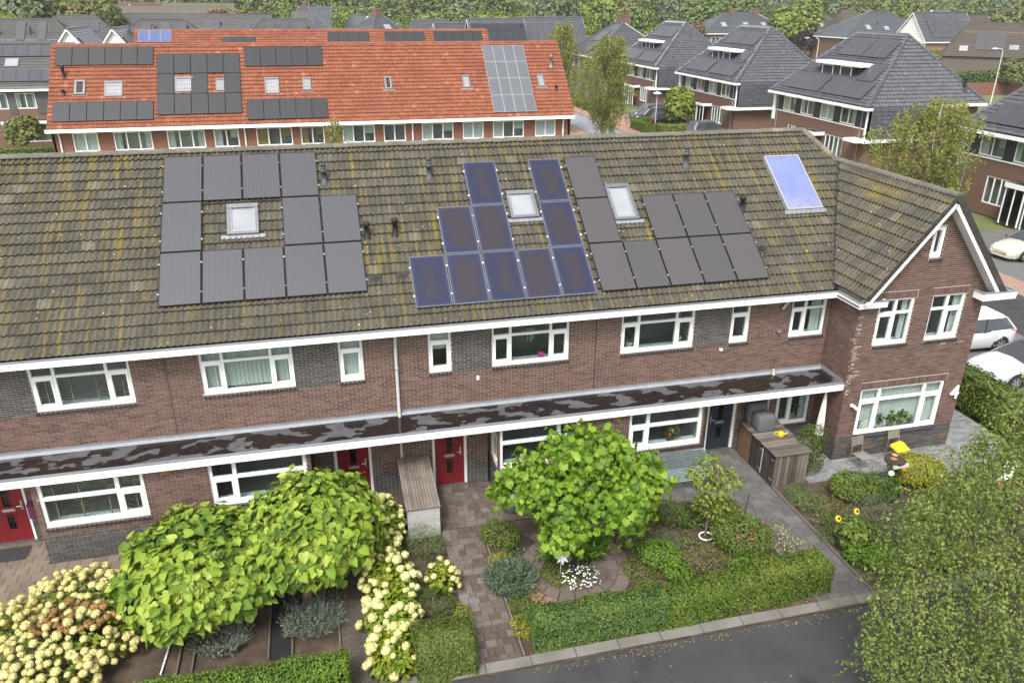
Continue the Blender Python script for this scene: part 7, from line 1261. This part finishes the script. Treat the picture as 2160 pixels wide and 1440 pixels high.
def bgtree(label, x, y, h, w, key='mid', kind='round', group='background trees', name='tree', n=3000, rz=None, z=-.1):
    k = (key, kind, n)
    if k not in CM: CM[k] = crown_mesh('crown', n, {1500: .085, 900: .11, 3000: .055, 2200: .07}.get(n, .08), TL[key], kind)
    t = thing(name, label, 'tree' if kind != 'bush' else 'bush', (x, y, z), group); c = link('crown', CM[k], t); c['kind'] = 'stuff'; link('trunk', TRK, t); t.scale = (w, w, h); t.rotation_euler = (0, 0, RNG.random() * 6.28 if rz is None else rz); return t
for lab, x, y, h, w, key in (('bright yellow green tree at top left edge', -42, 128, 11.6, 13, 'lime'), ('dark tree behind the yellow green one, top left', -44, 150, 15, 14, 'dark'), ('olive tree left of the pink gables', -36, 150, 12.8, 11, 'olive'), ('golden olive tree right of the top left dark tree', -31.5, 150, 13.4, 10, 'olive'), ('green tree at the extreme top left corner', -52, 140, 14.5, 14, 'mid'),
        ('brownish tree beside the pink gables row', -13, 190, 11.5, 14, 'brown'), ('olive tree left of purple tree near centre left', -6, 168, 11.4, 12, 'olive'), ('dark purple tree behind the long dark row', -2.6, 160, 10.6, 7, 'plum'), ('pale green tree right of the purple tree', 1.0, 178, 12.4, 8, 'mid'), ('lime tree left of the dark pyramid roof', -.6, 172, 11.0, 6, 'lime'),
        ('tall dark tree behind the dark pyramid roof', 6, 205, 16, 13, 'dark'), ('green tree right of the dark pyramid roof', 14, 175, 12.2, 9, 'mid'), ('lime tree left of the chimney pyramid', 13.6, 170, 11.4, 7, 'lime'), ('olive tree behind the small white gable', 18.5, 180, 11.6, 8, 'olive'), ('round green tree right of chimney pyramid', 27, 168, 10.5, 9, 'mid'), ('round lime tree above low hipped roof', 32, 172, 10.8, 9, 'lime'), ('broad round tree above the gabled rows', 38, 168, 11.2, 12, 'mid'), ('rounded yellowish tree above the black panel sheet', 46, 172, 11.4, 11, 'lime'),
        ('round light tree right of yellowish tree', 53, 170, 11.0, 9, 'lime'), ('small lime tree behind the gabled panel house', 60, 170, 10.4, 8, 'lime'), ('slim light tree left of two chimneys', 66, 158, 10.8, 7, 'lime'), ('round tree right of the two chimneys', 73, 158, 11.4, 8, 'mid'), ('tall round tree between chimneys and villas', 79, 160, 12, 9, 'mid'), ('light shrubby tree left of the third villa', 66, 118, 7.0, 9, 'mid'), ('pale tree above the third villa left', 80, 150, 9, 10, 'lime'), ('brownish round tree left of the blue grey hipped house', 103, 185, 8.6, 10, 'brown'), ('large yellow green tree right of two chimney house', 132, 182, 12.6, 17, 'lime'), ('big tree behind the two chimney house', 122, 215, 14.5, 18, 'mid'), ('olive birch right of the brown hipped house', 168, 205, 13.8, 16, 'olive'),
        ('lime shrub between brown house and blue hipped house', 152, 185, 7.4, 9, 'lime'), ('olive tree behind the blue grey hipped house', 160, 190, 13.8, 12, 'olive'), ('golden green tree right of wide solar sheet house', 182, 190, 13.5, 16, 'olive'), ('bushy olive tree at the right edge', 190, 172, 12.4, 14, 'olive'), ('round shrub below the wide solar sheet house', 128, 122, 4.8, 7, 'olive'), ('shrub beside the lamp post at right', 112, 88, 5.4, 6.0, 'olive'), ('dark red shrub by the brown hipped house', 130, 172, 7.0, 8, 'plum')):
    bgtree(lab, x, y, h, w, key)
belt = [(x, 235 + 40 * RNG.random() + .25 * abs(x - 60) * .3, 13.6 + 5 * RNG.random(), 13 + 8 * RNG.random()) for x in np.arange(-90, 330, 8.5)]
for x, y, h, w in belt: bgtree('tall tree in the dark belt across the top of the picture', x + 3 * RNG.random(), y, h, w, RNG.choice(['dark', 'mid', 'mid', 'olive', 'lime']), group='far tree belt', n=3000)
mb = MB(); n = 60000; P = np.stack([-160 + 620 * RNG.random(n), 290 + 90 * RNG.random(n), 20 * RNG.random(n) ** .7], 1); place_leaves(mb, P, unit(n) * .6 + np.array([0, -.6, .4]), unit(n), 1.7 * (.6 + .7 * RNG.random(n)), (np.array([(-.5, -.4, 0), (.1, -.55, .1), (.5, .2, 0), (.05, .5, .12), (-.45, .3, 0)], float), [[0, 1, 2, 3, 4]]))
tag(obj('far_woodland', mb, TL['dark']), 'dark green woodland closing the view at the top', 'woodland', kind='stuff')
# hanging birches
def birch(label, base, h, r, n, size=.17, key=None, z0=.2):
    base = np.array(base, float); t = thing('birch_tree', label, 'tree', base, 'street birches'); mb = MB(); PP = []; br = MB()
    ns = n // 16
    for _ in range(ns):
        f = z0 + (1 - z0) * RNG.random() ** .8; rr = r * (.25 + .95 * math.sin(math.pi * min(1, (1.02 - f) * 1.15) ** .75)) * (.35 + .65 * RNG.random() ** .5); a = 6.283 * RNG.random(); rr *= .72 + .5 * math.sin(a * 2.3 + f * 11) * math.sin(f * 17 + a); p = base + np.array([rr * math.cos(a), rr * math.sin(a), h * f]); L = (.4 + 1.3 * RNG.random()) * h * .09; k = 16; tt = np.linspace(0, 1, k)[:, None]; PP.append(p + np.array([0, 0, -1]) * tt * L + np.array([math.cos(a), math.sin(a), 0]) * .25 * L * tt * (1 - tt) + unit(k) * .11)
        if RNG.random() < .12: br.tube([base + (0, 0, h * max(.15, f - .2)), (base + (0, 0, h * f) + p) / 2, p], [.035, .02, .008], 4, cap=False)
    Q = np.concatenate(PP); m = len(Q); place_leaves(mb, Q, unit(m) * .7 + np.array([0, -.2, .5]), unit(m) + np.array([0, 0, -.8]), size * (.6 + .7 * RNG.random(m)), RHOMB); o = obj('crown', mb, key or L_BIR, t); o['kind'] = 'stuff'
    obj('trunk', MB().tube([base - (0, 0, .1), base + (.05, 0, h * .3), base + (-.05, .05, h * .65), base + (0, 0, h * .97)], [.14, .11, .07, .02], 8), bpy.data.materials['bark_birch'], t, True); obj('branches_or_core', br, TWIG, t)
L_BIRY = leafmat('leaf_birch_far', [(.09, .115, .025), (.17, .2, .04), (.25, .27, .06), (.34, .33, .085)], .35, ns=.5, nw=.45, rw=.55)
birch('tall hanging birch standing by the street beyond the roof ridge', (32.0, 54.5, 0), 10.3, 2.7, 20000, .16, key=L_BIRY); birch('slimmer birch just behind the end of the orange roof', (30.0, 63.0, 0), 11.2, 2.2, 13000, .17, key=L_BIRY); birch('wide birch in front of the second and nearest villas', (42.4, 23.2, 0), 7.7, 3.3, 19000, .14, key=L_BIRY, z0=.28); birch('thin young birch against the orange terrace wall', (5.6, 28.0, 0), 6.9, .75, 2200, .12, key=L_BIRY, z0=.45)
bgtree('small round tree before the far left brick house', -21.6, 62.8, 3.4, 3.6, 'olive', n=1500); bgtree('small bush at the far left edge below', -25.2, 61.5, 2.4, 3, 'mid')
for lab, x, y in (('left of two clipped round street trees by the parked cars', 44.2, 63.6), ('right of two clipped round street trees by the parked cars', 45.4, 66.8)): bgtree(lab, x, y, 4.4, 3.6, 'lime', n=1500)
bgtree('bright green bush behind the gable ridge at right edge', 38.9, 18.6, 3.6, 3.4, 'lime', 'bush', n=3000); bgtree('dark red shrub before the nearest villa wall', 43.9, 24.5, 3.0, 3.0, 'plum', 'bush')
hydrangea('cream hydrangea across the street beside the cream car', (39.8, 16.6, 0), [((0, 0, .6), (.8, .8, .7))], 40, 300, lambda p: 'g', .2, .28)
# hedges and walls behind
hedge('low clipped hedge corner beside the street sign', [(39.6, 61.0), (39.5, 65.5), (41.6, 66.6)], 1.0, 1.0, 4500, L_HED2, .13, group='background hedges'); hedge('low golden hedge in front of the third villa', [(40.8, 62.0), (46, 61.6)], 1.6, .8, 4000, leafmat('leaf_hedge_gold', [(.09, .11, .02), (.16, .18, .025), (.22, .22, .04)], .25), .13, group='background hedges'); hedge('short hedge along the far pavement behind the birches', [(39.8, 79.5), (39.9, 87)], 1.2, 1.1, 2500, bpy.data.materials['leaf_hedge_gold'], .15, group='background hedges'); hedge('long clipped hedge below the brown house at right', [(104, 96), (140, 106)], 2.0, 2.2, 7000, L_HED, .32, group='background hedges'); hedge('bright hedge in the gap between second and third villas', [(72, 96), (92, 88)], 3.0, 2.6, 5000, bpy.data.materials['leaf_hedge_bright'], .3, group='background hedges'); hedge('clipped hedge at far left before the brick house', [(-27, 58.2), (-17.5, 59.2)], 1.2, 1.0, 3500, L_HED2, .14, group='background hedges')
tag(obj('brick_garden_wall', MB().box(98, 126, 88.2, 88.5, -.1, 1.7).box(97.6, 98, 88.0, 88.6, -.1, 1.9), BRK2), 'low red brick garden wall behind the second villa', 'wall'); t = thing('timber_fence', 'grey timber fence beyond the street birches', 'fence', (42, 93.5, 0))
for i in range(14): obj('board', MB().box(40.4 + i * .3, 40.67 + i * .3, 93.4, 93.45, 0, 1.9), WOODD, t)
obj('post', MB().box(40.2, 40.36, 93.35, 93.5, 0, 2.1), KERB, t)
# lamp posts and sign
LAMPM = mat('lamp_grey', [(.45, .46, .47), (.55, .56, .57)], .5)
def lamp(label, x, y, h, a=0.0, arm=1.6):
    t = thing('street_lamp', label, 'street lamp', (x, y, 0), 'street lamps'); d = np.array([math.cos(a), math.sin(a), 0]); p = np.array([x, y, 0.0]); obj('pole', MB().tube([p, p + (0, 0, h - .5), p + (0, 0, h - .1) + d * .15, p + (0, 0, h) + d * .6, p + (0, 0, h) + d * arm], [.09, .06, .055, .05, .05], 7), LAMPM, t, True); c = p + (0, 0, h) + d * (arm + .3); obj('lamp_head', MB().lathe([(.02, -.1), (.22, -.06), (.25, .02), (.1, .1)], c, 9, sx=1.8), LAMPM, t, True)
lamp('tall street lamp at right behind the second villa', 82.0, 60.0, 8.4, math.pi + .1, 1.0); lamp('street lamp behind the third villa beside green hedge', 83.5, 98, 8.0, math.pi, 1.8); lamp('leftmost small lamp between pyramid roof and trees', 15.2, 195, 11.5, 0, 2); lamp('second small lamp left of the chimney pyramid', 18.6, 200, 11.3, 0, 2); lamp('distant lamp just right of the chimney pyramid', 26.0, 175, 10.0, math.pi, 2.4); lamp('distant lamp above the low dark hipped roof', 31.5, 180, 9.6, math.pi, 2.4); lamp('farthest lamp over the gabled rows', 40, 170, 9.2, math.pi, 2.2); lamp('lamp beyond the third villa roof edge', 72, 128, 8.2, 0, 1.4)
t = thing('street_sign', 'round grey street sign on a pale pole by the hedge', 'street sign', (41.7, 64.6, 0)); obj('pole', MB().tube([(41.7, 64.6, 0), (41.7, 64.6, 3.7)], .05, 7), LAMPM, t); obj('lamp_disc', MB().lathe([(.05, 3.62), (.5, 3.75), (.5, 3.83), (.12, 4.0)], (41.7, 64.6, 0), 12), LAMPM, t, True)
# ================================================================== haze
hb = MB().box(-712, 912, -212, 912, -1.3, 27); hm = bpy.data.materials.new('haze_air'); hm.use_nodes = True; nt = hm.node_tree; nt.nodes.remove(nt.nodes['Principled BSDF']); pv = nt.nodes.new('ShaderNodeVolumePrincipled'); pv.inputs['Density'].default_value = .00028; pv.inputs['Color'].default_value = (.86, .9, .94, 1); pv.inputs['Anisotropy'].default_value = .2
nt.links.new(pv.outputs[0], nt.nodes['Material Output'].inputs['Volume']); tag(obj('haze', hb, hm), 'thin pale haze in the air over the whole neighbourhood', 'haze', kind='stuff')
